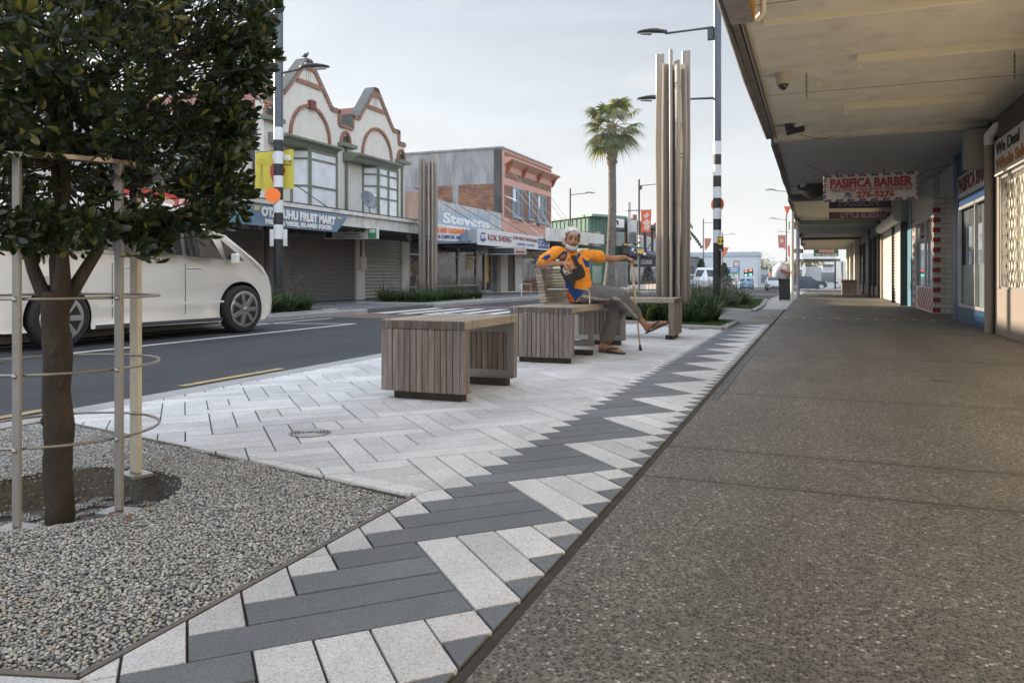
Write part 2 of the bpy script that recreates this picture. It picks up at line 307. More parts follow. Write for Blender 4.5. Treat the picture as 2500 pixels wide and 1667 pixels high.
# ================================================================ the ground, road, kerbs, paving
m_asph = speckle('asphalt', (.026, .028, .031), [(0, (.022, .024, .026)), (.35, (.036, .038, .041)), (.75, (.060, .061, .062)), (.96, (.13, .125, .115))], 90, rough=.82, bump=.6, big=.22, streak=(1.3, .05, 1), samt=.2)
m_agg = speckle('exposed aggregate', (.150, .134, .112), [(0, (.030, .030, .030)), (.34, (.055, .050, .044)), (.60, (.150, .134, .112)), (.82, (.27, .25, .215)), (.97, (.50, .48, .44))], 112, rough=.6, bump=1.0, cell=.50,
                big=.16, spots=.5, samt=.13, joints=[.6, 3.04, 3.61, 5.36, 8.1, 10.9, 13.6, 18.9, 22, 26, 30, 34, 38])
m_aggfar = speckle('pale aggregate', (.19, .18, .165), [(0, (.08, .08, .08)), (.4, (.15, .14, .13)), (.7, (.25, .23, .21)), (.93, (.42, .40, .37))], 80, rough=.75, bump=.6, cell=.5)
def granite(name, c, k):
    c = Vector(c); m = speckle(name, c, [(0, c * .62), (.2, c * .92), (.6, c * 1.05), (.88, c * 1.22)], k, rough=.72, bump=.12, cell=.6, big=.17, spots=.6, samt=.11)
    t = m.node_tree; b = t.nodes['Principled BSDF']; src = b.inputs['Base Color'].links[0].from_socket
    g = N(t, 'ShaderNodeNewGeometry'); mr = N(t, 'ShaderNodeMapRange'); mr.inputs['To Min'].default_value = .84; mr.inputs['To Max'].default_value = 1.10
    t.links.new(g.outputs['Random Per Island'], mr.inputs[0]); vm = N(t, 'ShaderNodeVectorMath', operation='SCALE'); t.links.new(src, vm.inputs[0]); t.links.new(mr.outputs[0], vm.inputs['Scale'])
    t.links.new(vm.outputs[0], b.inputs['Base Color']); return m
m_light = granite('light granite', (.58, .575, .57), 260); m_dark = granite('dark basalt', (.150, .165, .178), 300)
m_grout = mat('paving joint', (.055, .043, .034), rough=.95, var=.3, scale=9)
m_conc = mat('concrete', (.30, .29, .275), rough=.85, var=.15, scale=3, stain=.35, bump=.15, bscale=90, dirt=(.16, .15, .13))
m_gray_kerb = mat('kerb stone', (.33, .325, .315), rough=.8, var=.1, scale=5, bump=.1, bscale=120)
m_line = mat('road line paint', (.55, .55, .53), rough=.7, var=.2, scale=14, stain=.35, dirt=(.12, .12, .12))
m_yline = mat('yellow kerb paint', (.38, .28, .13), rough=.75, var=.3, scale=16, stain=.6, dirt=(.12, .11, .1))

SLOPE = .012
def zg(y): return -SLOPE * max(0, min(y, 230) - 30)
def strip(mb, x0, x1, y0, y1, z0, z1, mi=0):
    """a slab that follows the street as it falls away beyond y = 30"""
    cuts = [y0] + [c for c in (30, 230) if y0 < c < y1] + [y1]
    for a, b in zip(cuts, cuts[1:]):
        za, zb = zg(a), zg(b)
        mb.add([(x0, a, z0 + za), (x1, a, z0 + za), (x1, b, z0 + zb), (x0, b, z0 + zb), (x0, a, z1 + za), (x1, a, z1 + za), (x1, b, z1 + zb), (x0, b, z1 + zb)], [(0, 3, 2, 1), (4, 5, 6, 7), (0, 1, 5, 4), (1, 2, 6, 5), (2, 3, 7, 6), (3, 0, 4, 7)], mi)
    return mb
_g = MB()
for a, b in ((-300, 30), (30, 230), (230, 1600)): _g.quad((-900, a, -.17 + zg(a)), (900, a, -.17 + zg(a)), (900, b, -.17 + zg(b)), (-900, b, -.17 + zg(b)))
struct(_g.build('ground', mat('far ground', (.12, .12, .10), var=.3, scale=.05)))
# road surface
struct(strip(MB(), -9.9, -4.05, -25, 330, -.155, -.10).build('road', m_asph))
# reddish raised-table bands either side of the crossing
m_redtab = mat('red brown threshold', (.14, .085, .075), rough=.85, var=.2, scale=8, bump=.3, bscale=120)
struct(MB().box(-9.85, -4.1, 13.9, 15.3, -.099, -.095).box(-9.85, -4.1, 19.0, 20.3, -.099, -.095).build('road_threshold', m_redtab))
ln = MB(); z0 = -.0955
p, q = onz(340, 847, -.1), onz(869, 791, -.1)
ln.box(-8.02, -7.92, 1, q.y, z0, z0 + .002)
a = Vector((-7.95, q.y, 0)); b_ = onz(470, 790, -.1)
d = (b_ - a).normalized(); n_ = Vector((-d.y, d.x, 0)) * .05
ln.add([(a.x - n_.x, a.y - n_.y, z0 + .002), (b_.x - n_.x, b_.y - n_.y, z0 + .002), (b_.x + n_.x, b_.y + n_.y, z0 + .002), (a.x + n_.x, a.y + n_.y, z0 + .002)], [(0, 1, 2, 3)])
ln.box(-9.5, -9.42, -10, 13.5, z0, z0 + .002)
for k in range(9): ln.box(-9.75 + k * .64, -9.43 + k * .64, 15.6, 18.7, z0, z0 + .003)      # zebra bars
for y in (23.5, 27.3, 32, 37, 42, 47, 60, 70, 80, 95): strip(ln, -6.8, -6.7, y, y + 2.4, z0, z0 + .002)
strip(ln, -3.3, -1.5, 34.0, 34.15, z0, z0 + .003)
struct(ln.build('road_marking', m_line))
yl = MB()
yl.box(-4.82, -4.73, 4.75, 6.0, z0, z0 + .003).box(-4.82, -4.73, -2, 3.75, z0, z0 + .003).box(-9.86, -9.76, 14.9, 19, z0, z0 + .003).box(-9.86, -9.76, 24.5, 40, z0, z0 + .003)
struct(yl.build('yellow_kerb_line', m_yline))
# near pavement body, kerb, aggregate footpath
XE = -.645
k_ = MB()
y = -6
while y < 12.6:
    k_.box(-4.17, -3.97, y, min(y + .995, 12.59), -.155, .0, 0); y += 1
struct(k_.build('kerb', m_gray_kerb, bevel=.012, bseg=2))
struct(strip(strip(MB(), XE + .004, 4.6, -8, 60, -.155, 0), XE, 4.6, 72, 150, -.155, 0).build('footpath', m_agg))
struct(MB().box(XE - .028, XE + .003, -6, 13.3, -.15, -.006).build('edge_strip', mat('dark edge strip', (.045, .038, .03), rough=.9, var=.3, scale=8)))
sl = MB()
for x in (-.625, -.585): sl.box(x, x + .008, 5.05, 9.6, .0005, .0022)
for x in (-.617,): sl.box(x, x + .032, 5.05, 9.6, .0005, .0012, 1)
struct(sl.build('slot_drain', [m_black, m_dkgrey]))
BEDLATER = 1
# kerb, landing and beds beyond the paved area
BED1 = [(-1.27, 11.75), (-1.25, 13.35), (-1.65, 13.65), (-3.9, 14.6), (-3.9, 13.1), (-2.5, 12.5), (-1.9, 11.9)]
BED2 = [(-1.28, 17.75), (-1.28, 20.6), (-1.5, 26.2), (-3.9, 26.2), (-3.9, 19.6), (-2.5, 18.8)]
BED3 = [(-10.1, 8.5), (-10.1, 14.6), (-11.9, 14.6), (-11.9, 8.5)]
BED4 = [(-10.1, 18.8), (-10.1, 23.4), (-12.3, 23.4), (-12.3, 18.8)]
struct(MB().prism([(-3.97, 13.31), (XE - .03, 13.31), (XE - .03, 19.3), (-3.97, 19.9)], -.15, -.004, 'z').build('crossing_landing', m_aggfar))
struct(strip(MB(), -1.275, XE - .002, 19.31, 60, -.15, -.003).build('concrete_strip', mat('pale strip paving', (.40, .395, .385), rough=.8, var=.12, scale=2, stain=.2)))
kb = strip(strip(MB(), -1.45, -1.28, 20.6, 60, -.155, .003), -1.45, -1.28, 72, 150, -.155, .003).box(-4.17, -3.97, 12.6, 15.2, -.155, .005).box(-4.17, -3.97, 18.6, 26.5, -.155, .005).box(-3.96, -1.5, 26.25, 26.42, -.155, .004)
struct(kb.build('garden_kerb', m_gray_kerb, bevel=.012))
for Pb in (BED1, BED2, BED3, BED4):
    e = MB()
    for i in range(len(Pb)):
        p, q = Pb[i - 1], Pb[i]; e.bar((p[0], p[1], .0), (q[0], q[1], .0), .12, .09)
    struct(e.build('garden_edging', m_gray_kerb, bevel=.01))
    struct(MB().prism(Pb, -.1, .02, 'z').build('garden_soil', mat('soil', (.05, .042, .032), rough=.95, var=.4, scale=14, bump=.8, bscale=60)))
struct(strip(strip(MB(), -4.0, -1.46, 26.5, 330, -.155, -.102), -1.44, 40, 60.1, 71.9, -.155, -.103).build('parking_lane', m_asph))
# tactile yellow joint with pale studs, across the footpath
st_ = MB().box(-1.1, 2.0, 15.35, 15.47, .001, .004, 0)
for k in range(10): st_.box(-.85 + k * .31, -.80 + k * .31, 15.36, 15.46, .0042, .007, 1)
struct(st_.build('footpath_line', [mat('faded ochre paint', (.30, .22, .08), rough=.8, var=.25, scale=9), m_white]))
# opposite pavement and kerb
struct(strip(strip(MB(), -15, -10.05, -10, 42.4, -.155, .0), -15, -10.05, 46.8, 200, -.155, .0).build('opposite_footpath', mat('grey pavement', (.13, .13, .13), rough=.85, var=.2, scale=2, bump=.2, bscale=80)))
ok = MB()
y = -6
while y < 90:
    if not (14.7 < y < 18.5 or 42.2 < y < 46.8): strip(ok, -10.05, -9.9, y, y + 1.19, -.155, .005)
    y += 1.2
struct(ok.build('opposite_kerb', m_gray_kerb, bevel=.012))
struct(strip(MB(), -60, -10.05, 42.4, 46.8, -.155, -.1).build('side_street', m_asph))
# ---- pavers: herringbone triangles laid at 45 degrees to the street
wv = .127; org = Vector((-1.118, 2.744)); s2 = math.sqrt(.5); U = Vector((s2, s2)) * wv; V = Vector((s2, -s2)) * wv; gap = .0068 / wv
gravel = [(-1.375, 1.10), (-1.362, 2.52), (-3.25, 2.88), (-3.72, 2.95), (-3.965, 3.10), (-3.965, -1.0), (-2.3, -1.0), (-2.3, .95)]
gravel = [(-1.375, 1.10), (-1.362, 2.52), (-3.3, 2.87), (-3.965, 3.02), (-3.965, .9), (-1.62, 1.03)]
def clip(poly, a, b, c):   # keep a x + b y <= c
    out = []
    for i in range(len(poly)):
        p, q = poly[i], poly[(i + 1) % len(poly)]; dp = a * p[0] + b * p[1] - c; dq = a * q[0] + b * q[1] - c
        if dp <= 0: out.append(p)
        if (dp < 0) != (dq < 0) and abs(dp - dq) > 1e-12: t = dp / (dp - dq); out.append((p[0] + (q[0] - p[0]) * t, p[1] + (q[1] - p[1]) * t))
    return out
def halfplane(p, q, inset):      # line p->q, keep the left side
    d = Vector((q[0] - p[0], q[1] - p[1])).normalized(); n = Vector((d.y, -d.x)); return n.x, n.y, n.x * p[0] + n.y * p[1] - inset
# the gravel area is convex enough to subtract edge by edge
def outside(poly, hole, g):
    parts = []; rest = poly; hp = [halfplane(hole[i], hole[i - 1], 0) for i in range(len(hole))]
    cx = sum(p[0] for p in hole) / len(hole); cy = sum(p[1] for p in hole) / len(hole)
    for a, b, c in hp:
        if a * cx + b * cy > c: a, b, c = -a, -b, -c      # inside: a x + b y <= c
        o = clip(rest, -a, -b, -(c + g)); 
        if len(o) > 2: parts.append(o)
        rest = clip(rest, a, b, c + g)
        if len(rest) < 3: break
    return parts
def inpoly(x, y, P):
    c = False
    for i in range(len(P)):
        (xa, ya), (xb, yb) = P[i], P[i - 1]
        if (ya > y) != (yb > y) and x < (xb - xa) * (y - ya) / (yb - ya) + xa: c = not c
    return c
BEDX = [(-1.2, 11.6), (-1.2, 13.4), (-3.9, 14.6), (-4.0, 14.6), (-4.0, 12.95), (-2.5, 12.42), (-1.9, 11.8)]
def area(p): return abs(sum(p[i][0] * p[(i + 1) % len(p)][1] - p[(i + 1) % len(p)][0] * p[i][1] for i in range(len(p)))) / 2
pb_ = MB()
for q in outside([(-3.969, -6), (XE - .03, -6), (XE - .03, 13.3), (-3.969, 13.3)], gravel, 0): pb_.prism(q, -.15, -.011, 'z')
struct(pb_.build('paving_bed', m_grout))
pv = MB()
def block(u0, u1, v0, v1, mi):
    g = gap / 2 * rnd.uniform(.8, 1.3); quad = [(u0 + g, v0 + g), (u1 - g, v0 + g), (u1 - g, v1 - g), (u0 + g, v1 - g)]
    P = [(org.x + U.x * a + V.x * b, org.y + U.y * a + V.y * b) for a, b in quad]
    P = clip(P, 1, 0, XE - .032)
    if len(P) < 3: return
    P = clip(P, -1, 0, 3.962)
    if len(P) < 3: return
    P = clip(P, 0, 1, 13.3)
    if len(P) < 3: return
    P = clip(P, 0, -1, 1.5)
    if len(P) < 3: return
    for q in outside(P, gravel, .018):
        if area(q) < .00012: continue
        qc = (sum(p[0] for p in q) / len(q), sum(p[1] for p in q) / len(q))
        if inpoly(qc[0], qc[1], BEDX): continue
        h = rnd.uniform(-.0008, .0008); n = len(q); ins = .0022
        c = (sum(p[0] for p in q) / n, sum(p[1] for p in q) / n); sh = lambda p: (p[0] + (c[0] - p[0]) / max(.02, math.dist(p, c)) * ins, p[1] + (c[1] - p[1]) / max(.02, math.dist(p, c)) * ins)
        vs = [(p[0], p[1], -.0105) for p in q] + [(p[0], p[1], -.002 + h) for p in q] + [(*sh(p), h) for p in q]
        fs = [(i, (i + 1) % n, (i + 1) % n + n, i + n) for i in range(n)] + [(i + n, (i + 1) % n + n, (i + 1) % n + 2 * n, i + 2 * n) for i in range(n)] + [tuple(range(2 * n, 3 * n))]
        pv.add(vs, fs, mi)
for row in range(-26, 16):
    for k in range(-12, 14):
        u = -4 * row + 6 * k; v = 4 * row
        # dark group just left of the B group whose left edge lies on the zig-zag line (k==0); the next dark group meets the footpath edge
        for i in range(4): block(u - 2 - i, u, v + i, v + i + 1, 1 if k in (0, 1) else 0)
        for j in range(4): block(u + j, u + j + 1, v, v + 4 - j, 0)
struct(pv.build('paving', [m_light, m_dark]))
# drain cover of concentric rings
dc = onz(757, 1057); t = thing('drain_cover', dc, 'small round steel drain cover with concentric rings set in the pale pavers', 'drain cover')
r_ = MB()
for rr in (.028, .046, .064, .082, .098):
    r_.tube([(dc.x + rr * math.cos(a * math.pi / 16), dc.y + rr * math.sin(a * math.pi / 16), .0025) for a in range(33)], .0036, 6, caps=False)
r_.build('ring', m_steel, t)
MB().cyl((dc.x, dc.y, .0008), .104, .0012, 32).build('plate', mat('dark drain', (.05, .05, .05)), t)
# gravel bed: heightfield with the round planting pit, and loose pebbles
TR = onz(145, 1268, -.10); TC = Vector((TR.x, TR.y))     # trunk / pit centre
def gz(x, y):
    dx, dy = x - TC.x, y - TC.y; r = math.hypot(dx, dy)
    fw = (dx * -ST + dy * CT) / max(r, .001)           # >0 away from the viewer's side
    edge = .42; wdt = .018 if fw > -.25 else .018 + (-fw - .25) * .45
    s = min(1, max(0, (edge - r) / wdt)); s = s * s * (3 - 2 * s)
    return -.012 - .12 * s + .008 * noise.noise(Vector((x * 3, y * 3, 0)))
gb = MB(); nx, ny = 110, 90; x0, x1, y0, y1 = -3.96, -1.36, .9, 3.02
for j in range(ny + 1):
    for i in range(nx + 1):
        x = x0 + (x1 - x0) * i / nx; y = y0 + (y1 - y0) * j / ny; gb.v.append((x, y, gz(x, y) - .009))
for j in range(ny):
    for i in range(nx):
        a = j * (nx + 1) + i; cxx = x0 + (x1 - x0) * (i + .5) / nx; cyy = y0 + (y1 - y0) * (j + .5) / ny
        gb.f.append((a, a + 1, a + nx + 2, a + nx + 1)); gb.m.append(0); gb.sm.append(True)
stuff(gb.build('gravel_bed', mat('gravel base', (.10, .088, .07), var=.4, scale=60, bump=.8, bscale=150)))
ico = bmesh.new(); bmesh.ops.create_icosphere(ico, subdivisions=1, radius=1); iv = np.array([v.co for v in ico.verts]); ifc = np.array([[v.index for v in f.verts] for f in ico.faces]); ico.free()
def pebbles(name, pts, sizes, mat_, flat=.5):
    n = len(pts); rg = np.random.default_rng(5); V_ = np.zeros((n, len(iv), 3)); ang = rg.uniform(0, 6.28, n)
    asp = rg.uniform(.75, 1.35, n); s = sizes[:, None]
    lx = iv[None, :, 0] * s * asp[:, None]; ly = iv[None, :, 1] * s / asp[:, None] ** .5; lz = iv[None, :, 2] * s * (flat + rg.uniform(-.12, .2, n))[:, None]
    tl = rg.uniform(-.5, .5, n)[:, None]; lz2 = lz * np.cos(tl) + lx * np.sin(tl); lx2 = lx * np.cos(tl) - lz * np.sin(tl)
    ca, sa = np.cos(ang)[:, None], np.sin(ang)[:, None]
    V_[:, :, 0] = lx2 * ca - ly * sa + pts[:, None, 0]; V_[:, :, 1] = lx2 * sa + ly * ca + pts[:, None, 1]; V_[:, :, 2] = lz2 + pts[:, None, 2]
    me = bpy.data.meshes.new(name); nf = len(ifc); me.vertices.add(n * len(iv)); me.vertices.foreach_set('co', V_.ravel())
    idx = (ifc[None] + (np.arange(n) * len(iv))[:, None, None]).ravel(); me.loops.add(len(idx)); me.loops.foreach_set('vertex_index', idx.astype(np.int32))
    me.polygons.add(n * nf); me.polygons.foreach_set('loop_start', np.arange(0, n * nf * 3, 3, dtype=np.int32)); me.polygons.foreach_set('use_smooth', np.ones(n * nf, dtype=bool))
    me.materials.append(mat_); me.update(calc_edges=True); me.validate(); o = bpy.data.objects.new(name, me); COL.objects.link(o); return o
def rampmat(name, cols, rough=.6, obj_noise=None, spec=.5):
    m = bpy.data.materials.new(name); m.use_nodes = True; t = m.node_tree; b = t.nodes['Principled BSDF']; b.inputs['Roughness'].default_value = rough; b.inputs['Specular IOR Level'].default_value = spec
    g = N(t, 'ShaderNodeNewGeometry'); rp = N(t, 'ShaderNodeValToRGB'); rp.color_ramp.interpolation = 'CONSTANT'; el = rp.color_ramp.elements
    el[0].color = (*cols[0][1], 1); el[1].position = cols[1][0]; el[1].color = (*cols[1][1], 1)
    for p, c in cols[2:]: k = el.new(p); k.color = (*c, 1)
    t.links.new(g.outputs['Random Per Island'], rp.inputs[0]); t.links.new(rp.outputs[0], b.inputs['Base Color']); MATS[name] = m; return m
m_peb = rampmat('pebble', [(0, (.36, .365, .355)), (.2, (.24, .25, .255)), (.36, (.47, .47, .445)), (.6, (.14, .15, .165)), (.70, (.38, .37, .32)), (.84, (.58, .575, .55)), (.96, (.38, .31, .24))], rough=.55)
rg = np.random.default_rng(3); sp_ = .0086; P_ = []
gi = np.arange(-3.96, -1.36, sp_); gj = np.arange(.95, 3.02, sp_)
for x in gi:
    for y in gj:
        xx = x + rg.uniform(-.5, .5) * sp_; yy = y + rg.uniform(-.5, .5) * sp_
        # leave out what lies left of the photograph's frame with a margin
        r_c = xx * CT + yy * ST; w_c = -xx * ST + yy * CT
        if w_c < .9 or r_c / w_c < -.76: continue
        if math.hypot(xx - TC.x, yy - TC.y) < .405 and noise.noise(Vector((xx * 14, yy * 14, 2))) < (-.3 if gz(xx, yy) > -.115 else .02): continue
        if inpoly(xx, yy, gravel): P_.append((xx, yy, gz(xx, yy) + rg.uniform(-.003, .0035)))
P_ = np.array(P_); stuff(pebbles('gravel', P_, rg.uniform(.0035, .0060, len(P_)), m_peb))
# thin concrete border of the gravel bed
gbm = MB()
for i in range(len(gravel)):
    p, q = gravel[i - 1], gravel[i]
    gbm.bar((p[0], p[1], -.03), (q[0], q[1], -.03), .016, .056)
struct(gbm.build('gravel_border', mat('brown grey border', (.15, .135, .12), rough=.9, var=.2, scale=20)))
# ================================================================ benches
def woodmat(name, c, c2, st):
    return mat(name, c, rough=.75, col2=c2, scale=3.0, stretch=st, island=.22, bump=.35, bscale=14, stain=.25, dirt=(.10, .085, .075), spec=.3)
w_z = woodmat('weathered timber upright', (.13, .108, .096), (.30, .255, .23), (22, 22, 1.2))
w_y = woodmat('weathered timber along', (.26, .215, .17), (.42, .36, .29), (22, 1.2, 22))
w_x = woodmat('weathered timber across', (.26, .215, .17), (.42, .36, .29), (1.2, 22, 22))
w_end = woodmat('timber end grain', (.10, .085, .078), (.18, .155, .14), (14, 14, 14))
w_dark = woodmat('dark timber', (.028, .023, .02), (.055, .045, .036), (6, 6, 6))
def bench(label, x0, y0, W_, L_, H_=.512, along='y', legs=None, seatlegs=True, name='timber_bench'):
    """U-shaped box bench; in its own frame the boards run along y, the end panels stand at y=0 and y=L"""
    root = thing(name, (0, 0, 0), label, 'bench', 'timber box benches')
    n = 14; bw = W_ / n; th = .055
    s = MB()
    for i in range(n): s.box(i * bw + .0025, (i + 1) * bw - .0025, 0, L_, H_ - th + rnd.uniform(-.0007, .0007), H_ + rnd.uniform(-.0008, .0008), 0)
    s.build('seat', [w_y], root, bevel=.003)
    e = MB()
    for i in range(n):
        for y in (-.0012, L_ + .0002): e.box(i * bw + .004, (i + 1) * bw - .004, y, y + .001, H_ - th + .002, H_ - .003, 0)
    e.build('end_grain', [w_end], root)
    for yy, s_ in ((0, 1), (L_, -1)):
        p = MB(); ya, yb = sorted((yy, yy + s_ * .062))
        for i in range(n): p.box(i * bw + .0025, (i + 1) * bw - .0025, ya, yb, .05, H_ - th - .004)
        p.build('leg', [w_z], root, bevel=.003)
        f = MB(); ya, yb = sorted((yy + s_ * .063, yy + s_ * .071)); t_ = .055
        f.box(0, W_, ya, yb, .055, .055 + t_).box(0, W_, ya, yb, H_ - th - .07, H_ - th - .008).box(0, t_, ya, yb, .055 + t_, H_ - th - .07).box(W_ - t_, W_, ya, yb, .055 + t_, H_ - th - .07)
        ya, yb = sorted((yy + s_ * .071, yy + s_ * .105)); f.box(0, W_, ya, yb, .052, .06)
        for k in range(8):
            q = MB(); yq = yy + s_ * .074
            f.ball(((k + .6) * W_ / 8.2, yq, .085), .006, seg=6, rings=4)
        f.build('leg_frame', [m_steelp], root)
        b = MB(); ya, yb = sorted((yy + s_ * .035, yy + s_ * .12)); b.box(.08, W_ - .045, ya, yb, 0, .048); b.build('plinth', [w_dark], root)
    st_ = MB()
    for x in (bw * 1.0, W_ - bw): st_.box(x - .002, x + .002, -.004, -.0015, .05, H_ - .004)
    st_.build('rod', [m_steel], root)
    for x, y in ((bw, .0), (W_ - .0, .11), (bw, L_ - .1), (W_, L_ - .13)):
        c = MB()
        if x == W_: c.prism([(x - .03, H_), (x - .02, H_ + .006), (x + .003, H_ + .004), (x + .005, H_ - .03), (x, H_ - .045), (x, H_)], y, y + .012, 'y')
        else: c.prism([(y - .004, H_ - .02), (y - .004, H_ + .004), (y + .01, H_ + .008), (y + .035, H_)], x - .006, x + .006, 'x')
        c.build('strap', [m_steel], root)
    if along == 'x': root.rotation_euler.z = R(-90)
    root.location = (x0, y0, .001)
    return root
m_steelp = mat('brushed steel plate', (.30, .29, .28), rough=.45, metal=.7, var=.12, scale=5)
bench('timber box bench with nobody on it, nearest to the camera', -2.65, 4.33, .61, .905)
b2 = bench('long timber bench with a slatted backrest that the seated man uses', -2.64, 6.58, .605, 2.11)
# middle hoop frame of the long bench
h = MB(); X0, X1, Y0 = -2.6, -2.06, 7.40
for a, b, c, d in ((X0, X1, .09, .15), (X0, X1, .41, .45)): h.box(a, b, Y0, Y0 + .012, c, d)
h.box(X0, X0 + .06, Y0, Y0 + .012, .15, .41).box(X1 - .06, X1, Y0, Y0 + .012, .15, .41)
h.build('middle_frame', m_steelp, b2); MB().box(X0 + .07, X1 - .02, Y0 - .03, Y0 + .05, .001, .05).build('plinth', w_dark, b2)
# backrest: eleven horizontal slats wrapping a leaning frame
bk = MB(); n = 11
for i in range(n):
    z = .525 + i * .0325; lean = -.0 - (z - .51) * .17; bk.box(-2.62 + lean, -2.545 + lean, 7.36, 8.62, z, z + .027)
bk.build('backrest', [w_y], b2, bevel=.003)
for Y in (7.40, 8.56):
    MB().box(-2.61, -2.585, Y, Y + .05, .48, .86, M=Matrix.Translation((0, 0, 0))).build('backrest_post', m_steelp, b2)
def armrest(par, pts): MB().tube(pts, .0085, 8).build('armrest', m_steel, par)
armrest(b2, [(-2.55, 7.40, .66), (-2.15, 7.40, .66), (-2.115, 7.40, .652), (-2.105, 7.40, .63), (-2.105, 7.40, .505)])
armrest(b2, [(-2.55, 8.52, .66), (-2.15, 8.52, .66), (-2.115, 8.52, .652), (-2.105, 8.52, .63), (-2.105, 8.52, .505)])
b3 = bench('timber bench set crosswise in front of the planting, right of the man', -3.05, 10.16, .60, 1.42, along='x')
armrest(b3, [(-2.60, 9.62, .51), (-2.60, 9.62, .68), (-2.58, 9.62, .69), (-2.28, 9.62, .69), (-2.25, 9.62, .68), (-2.25, 9.62, .51)])
# ================================================================ sculpted timber towers
def tower(root_loc, label, seed, name='timber_sculpture'):
    root = thing(name, root_loc, label, 'sculpture', 'timber fin sculptures'); r0 = random.Random(seed); x, y, z = root_loc
    tm = mat('silvery sculpture timber', (.19, .16, .135), rough=.30, col2=(.29, .25, .21), scale=2.5, stretch=(14, 14, .4), island=.42, spec=.6)
    nf = 12
    for i in range(nf):
        a = 2 * math.pi * i / nf + r0.uniform(-.06, .06); top = 4.68 - .16 * abs(math.sin(i * 2.1)) - r0.uniform(0, .14); kind = i % 3
        m = MB(); w0, w1 = .14, .14; tk = .044; segs = 14; pr = []
        for s in range(segs + 1):
            zz = top * s / segs
            t = zz / 4.7; off = {0: .0, 1: .018 * max(0, 1 - abs(t - .66) / .22), 2: -.03 * max(0, (t - .76) / .24)}[kind]
            tw = .0
            ri = .155 + off; ro = ri + w0; ca, sa = math.cos(a + tw * .25), math.sin(a + tw * .25); px_, py_ = -sa * tk / 2, ca * tk / 2
            pr.append([(x + ri * ca - px_, y + ri * sa - py_, zz), (x + ro * ca - px_, y + ro * sa - py_, zz), (x + ro * ca + px_, y + ro * sa + py_, zz), (x + ri * ca + px_, y + ri * sa + py_, zz)])
        vs = [p for q in pr for p in q]; fs = [(3, 2, 1, 0), tuple(segs * 4 + k for k in range(4))]
        for s in range(segs):
            for k in range(4): fs.append((s * 4 + k, s * 4 + (k + 1) % 4, s * 4 + 4 + (k + 1) % 4, s * 4 + 4 + k))
        m.add(vs, fs); m.build('fin', tm, root, bevel=.005)
    f = MB()
    f.cyl((x, y, 0), .035, 4.35, 10)
    for zz in (.4, 1.5, 2.05, 2.9, 3.4, 4.1): f.tube([(x + .15 * math.cos(a * math.pi / 10), y + .15 * math.sin(a * math.pi / 10), zz) for a in range(21)], .011, 6, caps=False)
    for a in range(3): f.cyl((x + .13 * math.cos(a * 2.1 + .4), y + .13 * math.sin(a * 2.1 + .4), 0), .012, 4.3, 6)
    f.build('steel_core', m_black, root)
    return root
t1 = atw(1643, 745, 13.2); tower((t1.x, t1.y, 0), 'tall sculpture of upright timber fins behind the crosswise bench, right of the palm', 4)
t2 = atw(1045, 725, 24.4); tower((t2.x, t2.y, 0), 'upright timber fin sculpture across the road in front of the low faded shop', 9)
# ================================================================ banded crossing poles and lamps
def lamp_head(name, root, base, d, length, z_up=.12, sz=1):
    """arm from base along direction d, with flat LED head"""
    b = Vector(base); d = Vector(d).normalized(); e = b + d * length + Vector((0, 0, z_up))
    MB().tube([b, b + (e - b) * .5, e], [.032 * sz, .026 * sz, .03 * sz], 8).build('arm', m_dkgrey, root)
    side = Vector((-d.y, d.x, 0)); h = MB(); n = 7; ring = []
    for i in range(n):
        t = i / (n - 1); c = e + d * (t * .78 * sz - .05) + Vector((0, 0, .03 + .035 * math.sin(t * 3.14) * sz)); w = sz * .15 * (math.sin(min(1, t * 1.6 + .18) * math.pi / 2) * (1 - max(0, t - .8) * 2.2)); hh = sz * (.05 + .02 * math.sin(t * 3.14)) * (1 - .55 * t)
        ring.append([c - side * w + Vector((0, 0, -hh * .2)), c - side * w * .6 + Vector((0, 0, hh)), c + side * w * .6 + Vector((0, 0, hh)), c + side * w + Vector((0, 0, -hh * .2)), c + Vector((0, 0, -hh * .55))])
    vs = [p for q in ring for p in q]; fs = [(0, 1, 2, 3, 4), tuple((n - 1) * 5 + k for k in range(5))]
    for i in range(n - 1):
        for k in range(5): fs.append((i * 5 + k, i * 5 + (k + 1) % 5, i * 5 + 5 + (k + 1) % 5, i * 5 + 5 + k))
    h.add(vs, fs, 0, True); hd = h.build('lamp_head', m_dkgrey, root)
    g = e + d * .48 * sz; MB().slab([g - side * .09 * sz - d * .13 * sz + Vector((0, 0, -.022 * sz)), g + side * .09 * sz - d * .13 * sz + Vector((0, 0, -.022 * sz)), g + side * .07 * sz + d * .16 * sz + Vector((0, 0, -.012 * sz)), g - side * .07 * sz + d * .16 * sz + Vector((0, 0, -.012 * sz))], (0, 0, -1), .01).build('lens', mat('lamp lens', (.55, .55, .5), rough=.2), hd)
    MB().cyl(e + d * .1 * sz + Vector((0, 0, .07 * sz)), .028 * sz, .075 * sz, 10).build('sensor', m_white, hd)
m_band_w = mat('white reflective band', (.62, .64, .66), rough=.35, var=.05, scale=3); m_pole = mat('gunmetal pole', (.075, .09, .11), rough=.38, metal=.35, var=.08, scale=3)
